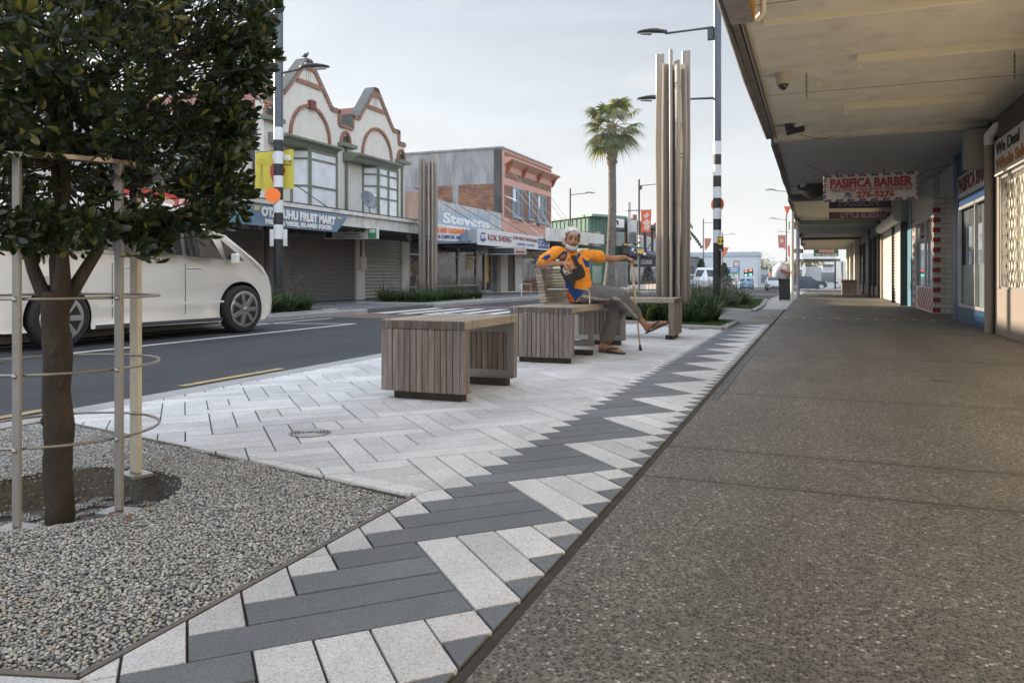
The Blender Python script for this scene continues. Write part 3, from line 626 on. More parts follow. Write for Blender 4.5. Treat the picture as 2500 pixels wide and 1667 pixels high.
def banded_pole(label, x, y, rad, bands, top, zfun, grp='zebra crossing poles'):
    root = thing('crossing_pole', (x, y, 0), label, 'street lamp', grp)
    MB().cyl((x, y, 0), rad, top, 28).build('pole', m_pole, root)
    MB().cyl((x, y, 0), rad + .003, bands[-1], 28).build('black_sleeve', m_black, root)
    for i in range(len(bands) - 1):
        if i % 2 == 0: MB().cyl((x, y, bands[i + 1]), rad + .006, bands[i] - bands[i + 1], 28).build('white_band', m_band_w, root)
        else: MB().cyl((x, y, bands[i + 1]), rad + .003, bands[i] - bands[i + 1], 28).build('black_band', m_black, root)
    return root
wr = 19.8; pr_ = atw(1751, 748, wr); zr = lambda y: CH + wr * (HY - y) / F
rp_ = banded_pole('tall striped crossing pole in the planting, close to the timber fin sculpture', pr_.x, pr_.y, .10, [zr(v) for v in (346, 378, 403, 430, 457, 484, 509, 535, 562, 593)], 9.5, zr)
lamp_head('l', rp_, (pr_.x - .1, pr_.y, zr(66)), (-.93, -.36, 0), 1.25, -.16)
lamp_head('l', rp_, (pr_.x - .1, pr_.y, zr(239)), (-.93, -.36, 0), 1.25, -.05)
MB().box(pr_.x - .24, pr_.x - .1, pr_.y - .06, pr_.y + .06, zr(96), zr(70)).build('control_box', m_dkgrey, rp_)
dk = MB(); c = atw(1752, 499.5, wr + .16)
def disc(mb, c, r, nrm, th=.012, n=40, mi=0):
    nrm = Vector(nrm).normalized(); a = nrm.cross(Vector((0, 0, 1))).normalized(); b = a.cross(nrm)
    return mb.slab([c + a * r * math.cos(k * 2 * math.pi / n) + b * r * math.sin(k * 2 * math.pi / n) for k in range(n)], nrm, th, mi)
m_disc = mat('fluorescent orange', (.95, .20, .02), rough=.5, var=.03)
disc(dk, c, .19, (-.37 + .8, .93, 0)).build('orange_disc', m_disc, rp_)
sg = thing('distance_sign', atw(1759, 613, wr - .2), 'small black sign with a yellow circle of two people, on the right striped pole', 'sign')
c = atw(1759, 596, wr - .14); fm = frame(c, (CT, ST, 0))
def flat(name, M, pts, th, m, par):
    nrm = Vector((M[0][2], M[1][2], M[2][2])); return MB().slab([M @ Vector((p[0], p[1], 0)) for p in pts], nrm, th).build(name, m, par)
rect = lambda w, h, cx=0, cy=0: [(cx - w / 2, cy - h / 2), (cx + w / 2, cy - h / 2), (cx + w / 2, cy + h / 2), (cx - w / 2, cy + h / 2)]
circ = lambda r, cx=0, cy=0, n=28, sx=1: [(cx + r * sx * math.cos(k * 2 * math.pi / n), cy + r * math.sin(k * 2 * math.pi / n)) for k in range(n)]
def offM(M, d): return M @ Matrix.Translation((0, 0, d))
flat('panel', fm, rect(.155, .375), .01, m_black, sg); flat('circle', offM(fm, .004), circ(.095, 0, .075), .003, m_yellow, sg)
for x in (-.04, .04): flat('figure', offM(fm, .007), [(x - .018, .03), (x + .018, .03), (x + .02, .10), (x, .13), (x - .02, .10)], .002, m_black, sg)
flat('lettering', offM(fm, .004), rect(.10, .02, 0, -.09), .002, m_dkgrey, sg); flat('lettering', offM(fm, .004), rect(.07, .018, 0, -.145), .002, m_white, sg)
wl = 17.0; pl_ = atw(680, 745, wl); zl = lambda y: CH + wl * (HY - y) / F
lp_ = banded_pole('striped crossing pole with a yellow banner, across the road beside the white van', pl_.x, pl_.y, .10, [zl(v) for v in (312, 343, 371, 401, 430, 458, 489, 520, 549, 584)], 8.6, zl)
lamp_head('l', lp_, (pl_.x + .1, pl_.y, zl(180)), (.93, .3, 0), .45, .09, .85)
c = atw(666, 477, wl - .14); disc(MB(), c, .165, (.55, -.83, 0)).build('orange_disc', m_disc, lp_)
MB().cyl((0, 0, 0), .02, .1, 8).build('bracket', m_black, lp_).location = (atw(690, 477, wl) - Vector(lp_.location))
for a_ in (-1, 1):
    c = Vector((pl_.x, pl_.y, 0)) + Vector((CT, ST, 0)) * .125 * a_
    MB().bar((c.x, c.y, zl(601)), (c.x, c.y, zl(560)), .03, .15).build('mounting_strip', m_white, lp_)
# yellow banner board on the left pole, with the tower drawing at its left side
bn = thing('banner', atw(670, 470, wl + .15), 'yellow banner board with a tower drawing on the left striped pole', 'banner')
fm = frame(atw(670, 416, wl + .13), (CT * .995, ST * .995, 0)); u = wl / F
m_ban = mat('banner yellow', (.56, .47, .05), rough=.6, var=.08, scale=2)
flat('panel', fm, [(-48 * u, -51 * u), (48 * u, -45 * u), (46.5 * u, 52 * u), (-46 * u, 43 * u)], .012, m_ban, bn)
tf = offM(fm, .004)
m_line_b = mat('brown print', (.30, .22, .03), rough=.7)
d_ = MB()
for x in (-36, -31, -26): d_.bar(tf @ Vector((x * u, -44 * u, 0)), tf @ Vector(((x * .3 - 22) * u, 14 * u, 0)), .008, .003)
for y, w in ((14, 9), (19, 12), (25, 11), (29, 5)): d_.bar(tf @ Vector(((-32 - w) * u, y * u, 0)), tf @ Vector(((-32 + w) * u, y * u, 0)), .008, .003)
d_.build('tower_drawing', m_line_b, bn)
blob = [(-10, 8), (-6, 14), (-2, 20), (2, 22), (5, 16), (10, 18), (14, 12), (20, 4), (25, 6), (27, -2), (24, -10), (18, -14), (12, -30), (6, -37), (0, -36), (-4, -28), (-8, -16), (-11, -8)]
flat('red_shape', tf, [(a * u, b * u) for a, b in blob], .003, m_red, bn)
text_mesh('lettering', 'G    Time', .20, m_white, tf @ Matrix.Translation((18 * u, 33 * u, .001)), bn, bold=.012, width=46 * u)
text_mesh('lettering', 'ILLS!', .16, m_black, tf @ Matrix.Translation((32 * u, 17 * u, .001)), bn, width=20 * u)
MB().bar(tf @ Vector((-47 * u, 44 * u, -.03)), tf @ Vector((47 * u, 52 * u, -.03)), .02, .02).build('bracket', m_black, bn)
# ================================================================ buildings across the road
def P3(p, pl):
    k, v = pl
    return {'x': onx, 'y': ony, 'w': atw, 'z': onz}[k](p[0], p[1], v)
def nrm_of(pl): return {'x': Vector((1, 0, 0)) if pl[1] < 0 else Vector((-1, 0, 0)), 'y': Vector((0, -1, 0)), 'w': Vector((ST, -CT, 0)), 'z': Vector((0, 0, 1))}[pl[0]]
def poly(name, pts, pl, th, m, par, out=0.0, bevel=0):
    """a panel drawn on a real plane: ('x',X) street-parallel, ('y',Y) across the street, ('w',w) facing the pavement corner"""
    n = nrm_of(pl); return MB().slab([P3(p, pl) + n * out for p in pts], n, th).build(name, m, par, bevel=bevel)
def text_on(name, body, p0, p1, pl, h, m, par, out=.012, **k):
    """lettering whose baseline middle runs from pixel p0 to p1 on plane pl, cap height h metres"""
    n = nrm_of(pl); a = P3(p0, pl) + n * out; b = P3(p1, pl) + n * out; M = frame((a + b) / 2, b - a)
    return text_mesh(name, body, h * 1.4, m, M, par, width=(b - a).length, ext=.004, **k)
def pline(name, pts, pl, wd, m, par, out=.0, dp=.04):
    n = nrm_of(pl); mb = MB(); q = [P3(p, pl) + n * out for p in pts]
    for a, b in zip(q, q[1:]): mb.bar(a, b, dp, wd, up=n.cross((b - a).normalized()))
    return mb.build(name, m, par)
def bld(name, label, pos, cat='building'): return thing(name, pos, label, cat)
XF = -14.3
m_cream = mat('cream stucco', (.60, .57, .52), rough=.9, var=.05, scale=6, stain=.35, bump=.3, bscale=40, dirt=(.28, .26, .23))
m_redb = brickmat('red trim brick', (.29, .11, .065), (.22, .08, .05), (.30, .22, .17), .12, .09, ms=.01)
m_green = mat('grey green joinery', (.14, .16, .12), rough=.55, var=.1, scale=6); m_redroof = mat('red iron roof', (.16, .035, .035), rough=.6, var=.2, scale=5)
m_dkwall = mat('black mould render', (.075, .072, .068), rough=.95, var=.35, scale=2.5, stretch=(1, 1, .3), stain=.5, dirt=(.03, .03, .03))
m_pane = mat('whited window', (.60, .62, .64), rough=.25, var=.12, scale=3); m_brass = mat('lead flashing', (.10, .11, .10), rough=.7, var=.3, scale=4)
m_soffit = mat('awning soffit', (.14, .13, .12), rough=.9, var=.15); m_rustwhite = mat('peeling white fascia', (.62, .61, .57), rough=.7, var=.08, scale=3, stain=.9, dirt=(.10, .08, .06))
A = bld('gabled_shop', 'white stucco shop building with two pointed gables and red brick trim', (XF, 21, 0))
pA = ('x', XF)
outl = [(17.2, 0), (17.2, 5.72), (17.62, 5.72), (17.62, 6.12), (18.02, 6.12), (19.10, 7.32), (19.32, 7.32), (20.42, 6.12), (20.83, 6.12), (20.83, 5.70), (21.53, 5.70), (21.53, 6.12), (21.92, 6.12), (22.92, 7.32), (23.12, 7.32), (24.20, 6.12), (24.62, 6.12), (24.62, 5.71), (25.05, 5.71), (25.05, 0)]
MB().prism(outl, XF - .3, XF, 'x').build('facade', m_cream, A)
MB().box(XF - 11, XF - .302, 17.2, 25.05, 0, 5.5).build('side_wall', m_dkwall, A)
rf = MB()
for yc in (19.2, 23.02): rf.prism([(yc - 1.75, 5.2), (yc, 6.75), (yc + 1.75, 5.2)], XF - 10.5, XF - .33, 'x')
rf.box(XF - 10, XF - .35, 17.35, 24.9, 5.5, 5.78); rf.build('roof', m_redroof, A)
tr = MB(); cp = MB()
for a, b in zip(outl[1:-2], outl[2:-1]):
    a = Vector((XF + .02, *a)); b = Vector((XF + .02, *b)); d = (b - a).normalized(); inn = Vector((0, d.z, -d.y)) * .07
    tr.bar(a + inn * .7 - d * .03, b + inn * .7 + d * .03, .07, .095, up=inn)
    cp.bar(a + Vector((-.17, 0, 0)) - inn * .35 - d * .02, b + Vector((-.17, 0, 0)) - inn * .35 + d * .02, .40, .05, up=inn)
tr.build('brick_trim', m_redb, A); cp.build('coping', m_brass, A)
for yp, zp in ((19.21, 7.32), (23.02, 7.32)):
    g = MB(); g.box(XF - .02, XF + .05, yp - .60, yp + .60, 6.55, 6.68).prism([(yp - .28, 7.02), (yp, 7.33), (yp + .28, 7.02)], XF + .002, XF + .052, 'x'); g.build('gable_band', m_redb, A)
    s_ = MB()
    for k in (-.09, 0, .09): s_.box(XF + .002, XF + .03, yp + k - .012, yp + k + .012, 6.70, 7.0)
    s_.build('gable_slats', m_cream, A)
def arch(y0, y1, z0, zt, wd=.095):
    mb = MB(); yc = (y0 + y1) / 2; ry = (y1 - y0) / 2; n = 22; pts = [(yc + ry * math.cos(math.pi * k / n), z0 + (zt - z0) * math.sin(math.pi * k / n)) for k in range(n + 1)]
    for (a, b), (c, d) in zip(pts, pts[1:]):
        p, q = Vector((XF + .03, a, b)), Vector((XF + .03, c, d)); mb.bar(p, q + (q - p) * .12, .08, wd, up=(0, -(q - p).z, (q - p).y))
    return mb.build('window_arch', m_redb, A)
def hood_and_bay(p0, p1, bay, rows, panes):
    a, b = onx(*p0, XF + .6), onx(*p1, XF + .6); z = (a.z + b.z) / 2
    h = MB(); h.prism([(XF, z - .20), (XF + .42, z - .20), (XF + .50, z - .08), (XF + .66, z - .03), (XF + .66, z + .03), (XF, z + .10)], a.y, b.y, 'y'); h.build('window_hood', m_green, A)
    ya, yb, zb = bay; w = bld and MB(); X1 = XF + .42; zt = z - .2
    outline = [(XF, ya), (X1, ya + .28), (X1, yb - .28), (XF, yb)]
    MB().prism(outline, zb, zt, 'z').build('bay', m_cream, A)
    fr = MB()
    for (xa, y_), (xb, y2) in zip(outline, outline[1:]):
        n = Vector((y2 - y_, -(xb - xa), 0)).normalized(); q0 = Vector((xa, y_, 0)) + n * .02; q1 = Vector((xb, y2, 0)) + n * .02; L_ = (q1 - q0).length; k = max(1, round(L_ / panes))
        for i in range(k + 1): c = q0.lerp(q1, i / k); fr.bar((c.x, c.y, zb), (c.x, c.y, zt), .075, .075, up=n)
        for zz in (zb + .03, *rows, zt - .04): fr.bar((q0.x, q0.y, zz), (q1.x, q1.y, zz), .05, .06)
        pn = MB().add([(q0.x, q0.y, zb + (zt - zb) * .33 if rows[0] > 4.2 else zb + .1), (q1.x, q1.y, zb + (zt - zb) * .33 if rows[0] > 4.2 else zb + .1), (q1.x, q1.y, zt), (q0.x, q0.y, zt)], [(0, 1, 2, 3)]); pn.build('pane', m_pane if panes > .5 else m_pane2, A)
    fr.build('window_frame', m_green, A)
m_pane2 = glassmat('curtained pane', (.30, .32, .34), rough=.08)
def Yx(px, X=XF): return onx(px, 400, X).y
arch(Yx(707), Yx(803), 4.95, 5.95); arch(Yx(883), Yx(954), 4.92, 5.93)
hood_and_bay((697, 330), (834, 362), (Yx(712), Yx(803) + .05, 2.75), (3.45, 4.25), 1.05)
hood_and_bay((875, 378), (981, 402), (Yx(886), Yx(952) + .05, 2.75), (3.45, 3.85, 4.25), .52)
MB().box(XF + .002, XF + .14, Yx(751), Yx(763), 5.86, 6.12).build('keystone', m_redroof, A)
for px, z in ((659, 5.28), (842, 5.12), (978, 5.08)):
    yc = Yx(px); w_ = .26; mb = MB(); n = 12
    for k in range(n):
        a, b = math.pi * k / n, math.pi * (k + 1) / n; p = Vector((XF + .03, yc + w_ * math.cos(a), z + .36 * math.sin(a))); q = Vector((XF + .03, yc + w_ * math.cos(b), z + .36 * math.sin(b))); mb.bar(p, q + (q - p) * .15, .07, .1, up=(0, -(q - p).z, (q - p).y))
    mb.build('vent_arch', m_redb, A)
    MB().box(XF + .002, XF + .012, yc - .2, yc + .2, z, z + .24).build('vent_opening', m_black, A)
    MB().box(XF + .002, XF + .22, yc - .42, yc + .42, z - .14, z - .02).build('ledge', m_green, A)
for px in (843, 979): MB().cyl((XF + .06, Yx(px), 2.7), .045, 2.3, 10).build('downpipe', m_green, A)
MB().cyl((XF + .05, Yx(668), 2.7), .03, 2.6, 8).build('downpipe', m_white, A)
# ground floor under the awning
m_dkshut = mat('taupe shutter', (.13, .12, .11), rough=.55, var=.1); m_ltshut = mat('zinc shutter', (.36, .36, .32), rough=.4, metal=.4, var=.08)
def shutter(par, y0, y1, z0, z1, m, X, pitch=.08, amp=.02, name='roller_shutter'):
    mb = MB(); n = int((z1 - z0) / pitch * 4); v = []
    for i in range(n + 1):
        z = z0 + (z1 - z0) * i / n; v.append((X + amp * math.sin(i * math.pi / 2), z))
    vs = [(x, y0, z) for x, z in v] + [(x, y1, z) for x, z in v]
    mb.add(vs, [(i, i + 1, i + 1 + len(v), i + len(v)) for i in range(n)], 0, True); return mb.build(name, m, par)
MB().box(XF - .2, XF + .08, 17.2, 25.05, 2.05, 2.72).build('lintel', m_dkwall, A)
shutter(A, onz(697, 741).y * 0 + 18.05, 21.55, 0.02, 2.06, m_dkshut, XF + .12); shutter(A, 22.05, 24.55, .02, 2.06, m_ltshut, XF + .12, .115, .03)
MB().box(XF + .01, XF + .2, 21.56, 22.04, 0, 2.05).build('pier', m_cream, A); MB().box(XF + .01, XF + .2, 17.2, 18.04, 0, 2.05).build('pier', m_soffit, A); MB().box(XF + .01, XF + .18, 24.56, 25.05, 0, 2.05).build('pier', m_cream, A)
mbx = MB().box(XF + .202, XF + .33, 21.62, 21.95, 1.02, 1.42); mbx.build('meter_box', m_cream, A)
MB().tube([(XF + .23, 21.75, 2.0), (XF + .23, 21.75, 1.4)], .03, 8).build('conduit', m_dkgrey, A)
# awning with fascia signs
aw = bld('shop_awning', 'flat roofed street awning with a corrugated edge under the two gables', (-12.2, 19, 2.4), 'awning')
XA = -12.15; pa = ('x', XA)
def awning(root, Xa, ya, yb, zf0, zf1, zw, fm):
    MB().prism([(Xa - .05, zf1), (XF + .01, zw), (XF + .01, zw - .08), (Xa - .05, zf1 - .09)], ya, yb, 'y').build('roof_sheet', m_brass, root)
    MB().prism([(Xa - .06, zf0 + .02), (XF + .2, zf0 + .02), (XF + .2, zf0 - .02), (Xa - .06, zf0 - .02)], ya, yb, 'y').build('soffit', m_soffit, root)
    MB().box(Xa - .06, Xa, ya, yb, zf0 - .02, zf1).build('fascia', fm, root)
zt_ = (onx(563, 484, XA).z + onx(1025, 535, XA).z) / 2; ye = onx(1030, 540, XA).y; ys = onx(330, 450, XA).y
awning(aw, XA, ys, ye, zt_ - .40, zt_ - .02, zt_ + .12, m_rustwhite)
gt = MB().box(XA, XA + .09, ys, ye, zt_ - .10, zt_); gt.build('gutter', m_rustwhite, aw)
cg = MB(); y = ys
while y < ye: cg.box(XA - .35, XA + .10, y, y + .045, zt_ + .002, zt_ + .03); y += .1
cg.build('corrugation', m_dkgrey, aw)
fs = thing('fascia_sign', onx(700, 530, XA), 'long blue fascia sign of the fruit mart with white letters', 'sign')
m_fblue = mat('faded blue board', (.13, .20, .30), rough=.5, var=.12, scale=2, stretch=(1, 1, 3))
poly('panel', [(563, 491), (848, 526), (846, 536), (821, 567), (563, 544.5)], ('x', XA + .10), .03, m_fblue, fs)
pf = ('x', XA + .10)
text_on('lettering', 'OTAHUHU FRUIT MART', (637, 516.5), (818, 541), pf, .20, m_white, fs, bold=.02)
text_on('lettering', 'FRUIT & VEGS, ISLAND FOOD', (646, 541), (809, 557), pf, .10, m_white, fs, bold=.012)
m_palegold = M_paint('pale gold print', (.62, .52, .20)); m_aqua = M_paint('aqua print', (.12, .5, .55))
text_on('lettering', '307', (618, 507.5), (634, 510), pf, .09, m_palegold, fs, bold=.01); text_on('lettering', '307', (822, 532), (834, 534), pf, .07, m_palegold, fs, bold=.006)
for px, py in ((574, 503), (607, 507)):
    pline('emblem', [(px, py), (px, py + 29)], pf, .02, m_aqua, fs, .014, .004); pline('emblem', [(px, py + 12), (px + 12, py + 29)], pf, .02, m_aqua, fs, .014, .004)
    pline('emblem', [(px - 7, py), (px + 8, py + 1)], pf, .022, m_palegold, fs, .016, .004); text_on('lettering', 'Otahuhu', (px - 11, py + 34), (px + 9, py + 36), pf, .045, m_aqua, fs)
rs = thing('fascia_sign', onx(450, 500, XA), 'red to pink fascia sign of the chicken takeaway behind the tree', 'sign')
m_redpink = mat('red to pink board', (.55, .07, .05), rough=.5, var=.1, scale=1)
t = m_redpink.node_tree; tcx = N(t, 'ShaderNodeTexCoord'); sxx = N(t, 'ShaderNodeSeparateXYZ'); rr = N(t, 'ShaderNodeValToRGB'); rr.color_ramp.elements[0].color = (.55, .30, .42, 1); rr.color_ramp.elements[1].color = (.58, .06, .04, 1)
mr_ = N(t, 'ShaderNodeMapRange'); mr_.inputs['From Min'].default_value = -.28; mr_.inputs['From Max'].default_value = .12
t.links.new(tcx.outputs['Object'], sxx.inputs[0]); t.links.new(sxx.outputs['Z'], mr_.inputs[0]); t.links.new(mr_.outputs[0], rr.inputs[0]); t.links.new(rr.outputs[0], t.nodes['Principled BSDF'].inputs['Base Color'])
poly('panel', [(255, 450), (562.5, 490.5), (562.5, 543), (255, 523)], ('x', XA + .10), .03, m_redpink, rs)
m_pcream = M_paint('cream lettering', (.72, .55, .42))
text_on('lettering', 'ie Chicken', (395, 493), (557, 508), pf, .22, m_pcream, rs, bold=.02); text_on('lettering', 'Chips', (478, 525), (520, 528), pf, .09, m_palegold, rs)
# hanging and wall signs below
hs = thing('hanging_sign', (-13, 19.3, 2.1), 'white hanging shop sign with black letters and a green 305 square', 'sign')
ph = ('y', 19.3); n = Vector((0, -1, 0))
poly('panel', [(792, 557), (923, 556), (923, 583), (792, 584)], ph, .05, m_white, hs)
text_on('lettering', "HUANG'S LIMITED", (823, 564), (893, 563.5), ph, .08, m_black, hs, bold=.004); text_on('lettering', 'RETAIL & WHOLESALE', (823, 579), (888, 579), ph, .045, m_black, hs)
pline('lettering', [(836, 572), (878, 571.5)], ph, .03, m_dkgrey, hs, .008, .004)
poly('logo', [(794, 559), (811, 559), (811, 581), (794, 581)], ph, .01, m_dkgrey, hs, out=.008); poly('number_panel', [(899, 558), (919, 558), (919, 582), (899, 582)], ph, .01, M_paint('sign green', (.06, .28, .10)), hs, out=.008)
text_on('lettering', '305', (901, 565), (917, 565), ph, .09, m_white, hs, out=.02, bold=.008)
ws = thing('wall_sign', (-13.8, 15.5, 2.2), 'narrow pale sign reading fruit mart on the lintel beside the van', 'sign'); pw = ('x', XF + .10)
poly('panel', [(470, 544), (582, 552), (582, 571), (470, 566)], pw, .02, m_cream, ws); text_on('lettering', 'FRUITMART', (488, 556), (580, 562), pw, .14, m_black, ws, bold=.006)
text_on('lettering', '307', (607, 561), (629, 562), ('x', XF + .09), .22, m_dkgrey, A, bold=.006)
hk = thing('hanging_sign', onx(1010, 590, -12.9), 'dark hanging shop sign with black letters left of the far timber fins', 'sign'); pk = ('y', 24.3)
poly('panel', [(1002, 572), (1062, 572), (1062, 619), (1002, 619)], pk, .04, mat('grey sign board', (.20, .21, .22), var=.1), hk)
text_on('lettering', 'H & K', (1008, 578), (1030, 578), pk, .12, m_black, hk); text_on('lettering', 'FRIED', (1008, 590), (1040, 590), pk, .14, m_black, hk, bold=.01); text_on('lettering', 'CHICKEN', (1008, 603), (1044, 603), pk, .08, m_black, hk)
# satellite dish on the awning
c = onx(899, 489, XF + 1.2); ds = thing('satellite_dish', c, 'grey satellite dish on the awning below the right gable', 'satellite dish')
nv = Vector((.75, -.3, .45)).normalized(); a_ = nv.cross(Vector((0, 0, 1))).normalized(); b_ = a_.cross(nv); dm = MB(); rings = 6; sg_ = 24; vs = [c - nv * .06]
for i in range(1, rings + 1):
    r_ = .34 * i / rings
    for k in range(sg_): t_ = k * 2 * math.pi / sg_; vs.append(c + (a_ * math.cos(t_) * .85 + b_ * math.sin(t_)) * r_ + nv * (.10 * (r_ / .34) ** 2 - .06))
fcs = [(0, 1 + k, 1 + (k + 1) % sg_) for k in range(sg_)] + [(1 + i * sg_ + k, 1 + (i + 1) * sg_ + k, 1 + (i + 1) * sg_ + (k + 1) % sg_, 1 + i * sg_ + (k + 1) % sg_) for i in range(rings - 1) for k in range(sg_)]
dm.add(vs, fcs, 0, True); o = dm.build('dish', mat('dish grey', (.13, .14, .16), rough=.5), ds, fix=False); so_ = o.modifiers.new('th', 'SOLIDIFY'); so_.thickness = .012
MB().tube([c - b_ * .3, c + nv * .38 - b_ * .1], .012, 6).ball(c + nv * .38 - b_ * .1, .04).build('feed_arm', m_white, ds)
MB().tube([c, c + Vector((-.1, .25, -.4)), (c.x - .1, c.y + .3, 2.5)], .02, 6).build('mount', m_steel, ds)
# bird on the first gable
bp = Vector((XF - .1, 19.21, 7.36)); bd = MB()
bd.ball((bp.x, bp.y, bp.z + .13), (.05, .11, .065), M=Matrix.Rotation(R(28), 4, 'X')).ball((bp.x, bp.y + .11, bp.z + .225), .035).tube([(bp.x, bp.y - .06, bp.z + .09), (bp.x, bp.y - .2, bp.z + .05)], [.03, .012], 6).tube([(bp.x, bp.y + .13, bp.z + .225), (bp.x, bp.y + .17, bp.z + .22)], [.012, .003], 5).tube([(bp.x, bp.y + .06, bp.z + .16), (bp.x, bp.y + .11, bp.z + .22)], [.045, .03], 8).tube([(bp.x + .02, bp.y, bp.z), (bp.x + .02, bp.y, bp.z + .1)], .008, 5).tube([(bp.x - .02, bp.y, bp.z), (bp.x - .02, bp.y, bp.z + .1)], .008, 5)
o = bd.build('pigeon', mat('pigeon feathers', (.05, .05, .055), rough=.8)); tag(o, 'dark pigeon standing on the tip of the left gable', 'bird')
rm = o.modifiers.new('remesh', 'REMESH'); rm.mode = 'VOXEL'; rm.voxel_size = .012; bake(o)
# ---- low faded shop between the gables and the pink building
B = bld('faded_shop', 'low stained grey shop with a faded blue painted parapet name', (XF, 30, 0))
m_stain = mat('stained grey render', (.38, .38, .38), rough=.95, var=.15, scale=3, stretch=(1, 1, .35), stain=.9, dirt=(.09, .085, .08), bump=.3, bscale=30)
m_pkst = mat('pink brown render', (.36, .25, .19), rough=.95, var=.2, scale=3, stretch=(1, 1, .35), stain=.7, dirt=(.12, .08, .07))
zs = 3.86
MB().box(XF - 8, XF, 27.65, 34.6, 2.72, zs).box(XF - 8, XF, 34.0, 34.6, 0, 2.72).build('parapet', m_stain, B); MB().box(XF - 8, XF + .01, 25.06, 27.64, 2.2, 4.0).build('side_parapet', m_pkst, B)
rz_ = MB(); a = onx(1121, 479, XF - 3); rz_.add([(XF - .6, 27, zs - .2), (XF - .6, 33.6, zs - .2), (XF - 7, 33.6, zs - .2), (XF - 7, 27, zs - .2), (XF - 3, 28.6, zs + 1.0), (XF - 3, 31.0, zs + 1.0)], [(0, 1, 5, 4), (1, 2, 5), (2, 3, 4, 5), (3, 0, 4)])
rz_.build('hip_roof', mat('mauve iron roof', (.17, .15, .17), rough=.6, var=.15, scale=8), B)
poly('painted_panel', [(1069, 514), (1192, 524), (1192, 564), (1069, 560)], ('x', XF), .02, mat('faded blue paint', (.27, .33, .38), rough=.8, var=.15, scale=4, stain=.4, dirt=(.42, .43, .43)), B, out=.012)
text_on('lettering', 'Stevens', (1080, 532), (1195, 548), ('x', XF), .42, M_paint('chalky white', (.58, .6, .6)), B, out=.02, bold=.02)
awb = bld('corner_awning', 'awning with a long white fascia sign in blue and red, below the pink building', (-12, 33, 2.6), 'awning')
XB = -11.9; zb0 = onx(1166.5, 597.4, XB).z; y0b = onx(1166.5, 597, XB).y; y1b = onx(1341.5, 600, XB).y
zb1 = onx(1166.5, 557.3, XB).z
MB().box(XF + .01, XB - .04, y0b, y1b, zb0, zb0 + .06).build('soffit', m_soffit, awb); MB().box(XF + .01, XB - .04, y0b + .05, y1b, zb1 - .06, zb1 - .02).build('roof_sheet', m_white, awb)
mfb = mat('white fascia board', (.66, .67, .68), rough=.5, var=.04)
poly('fascia', [(1166.5, 557.3), (1341.6, 581.2), (1341.2, 611.8), (1166.5, 597.4)], ('x', XB), .035, mfb, awb)
MB().box(XF + .01, XB - .036, y0b, y0b + .03, zb0, zb1 - .01).build('end_fascia', mat('blue grey board', (.36, .40, .44), var=.08), awb)
pb = ('x', XB); M_mar = M_paint('maroon letters', (.26, .06, .05)); m_ink = M_paint('ink blue', (.06, .09, .28))
c = onx(1179, 578.5, XB); q = MB().slab([c + Vector((.014, math.cos(k * math.pi / 14) * .30, math.sin(k * math.pi / 14) * .185)) for k in range(28)], (1, 0, 0), .008); q.build('round_badge', m_ink, awb)
text_on('lettering', '299', (1172, 577), (1187, 579), pb, .15, m_white, awb, out=.022, bold=.012); text_on('lettering', 'KOK SHENG', (1191, 580), (1248, 586), pb, .24, M_mar, awb, bold=.006)
text_on('lettering', 'LOW PRICE WHOLESALE', (1252, 580.5), (1312, 589), pb, .13, M_mar, awb, bold=.004); text_on('lettering', 'SUPPLIES  276 1815', (1262, 596), (1304, 600), pb, .10, m_ink, awb)
for k in range(3):
    x = 1314 + k * 8.6; poly('ink_panel', [(x, 582 + k * 1.2), (x + 7.6, 583 + k * 1.2), (x + 7.6, 607 + k * .5), (x, 606 + k * .5)], pb, .01, m_ink, awb, out=.008)
    pline('character', [(x + 2, 587 + k), (x + 6, 592 + k)], pb, .05, m_white, awb, .014, .004); pline('character', [(x + 6, 595 + k), (x + 2, 600 + k)], pb, .06, m_white, awb, .014, .004)
text_on('lettering', 'WHOLESALE 276 1815', (1112, 588), (1150, 590), ('y', y0b - .002), .09, m_ink, awb, out=.01)
ob = thing('fascia_sign', onx(1105, 570, XA), 'small orange and blue takeaway sign just right of the far timber fins', 'sign'); XO = -11.85
yo0, yo1 = onx(1050, 560, XO).y, onx(1149, 560, XO).y
MB().box(XF + .02, XO - .03, yo0, yo1, onx(1149, 562, XO).z - .0, onx(1149, 558, XO).z).build('roof', m_white, ob)
poly('panel', [(1040, 550), (1142, 560), (1142, 590), (1040, 586)], ('x', XO), .03, mfb, ob); poly('blue_patch', [(1128, 559), (1142, 560), (1142, 590), (1118, 589)], ('x', XO), .01, m_fblue, ob, out=.008)
text_on('lettering', 'FRIES AND TAKEAWAY', (1052, 561), (1135, 567), ('x', XO), .17, m_orange, ob, bold=.01); text_on('lettering', 'FISH & CHIPS 276 1836', (1052, 577), (1126, 581), ('x', XO), .12, m_ink, ob, bold=.006)
# shopfronts under these awnings
gl1 = glassmat('cluttered shop window', (.035, .03, .03), mottle=4.5, c2=(.30, .12, .10)); gl2 = glassmat('shop window wares', (.06, .06, .055), mottle=3.6, c2=(.40, .42, .44)); m_alu = mat('aluminium frame', (.45, .45, .44), rough=.4, metal=.6)
def zpx(py, px=1180): return onx(px, py, XF).z
MB().box(XF - 4, XF - .25, 25.1, 42.1, 0, 2.3).build('dark_interior', m_soffit, B)
MB().box(XF - .24, XF - .2, 25.7, 29.9, .35, 2.15).build('shop_window', gl1, B); MB().box(XF - .24, XF - .2, 30.05, 31.9, .35, 2.15).build('shop_window', gl1, B)
MB().box(XF - .19, XF - .02, 25.06, 31.9, 0, .34).build('stall_riser', m_dkwall, B)
fr = MB()
for y in (25.65, 27.8, 29.95, 30.05, 31.88): fr.box(XF - .2, XF - .14, y, y + .06, .34, 2.2)
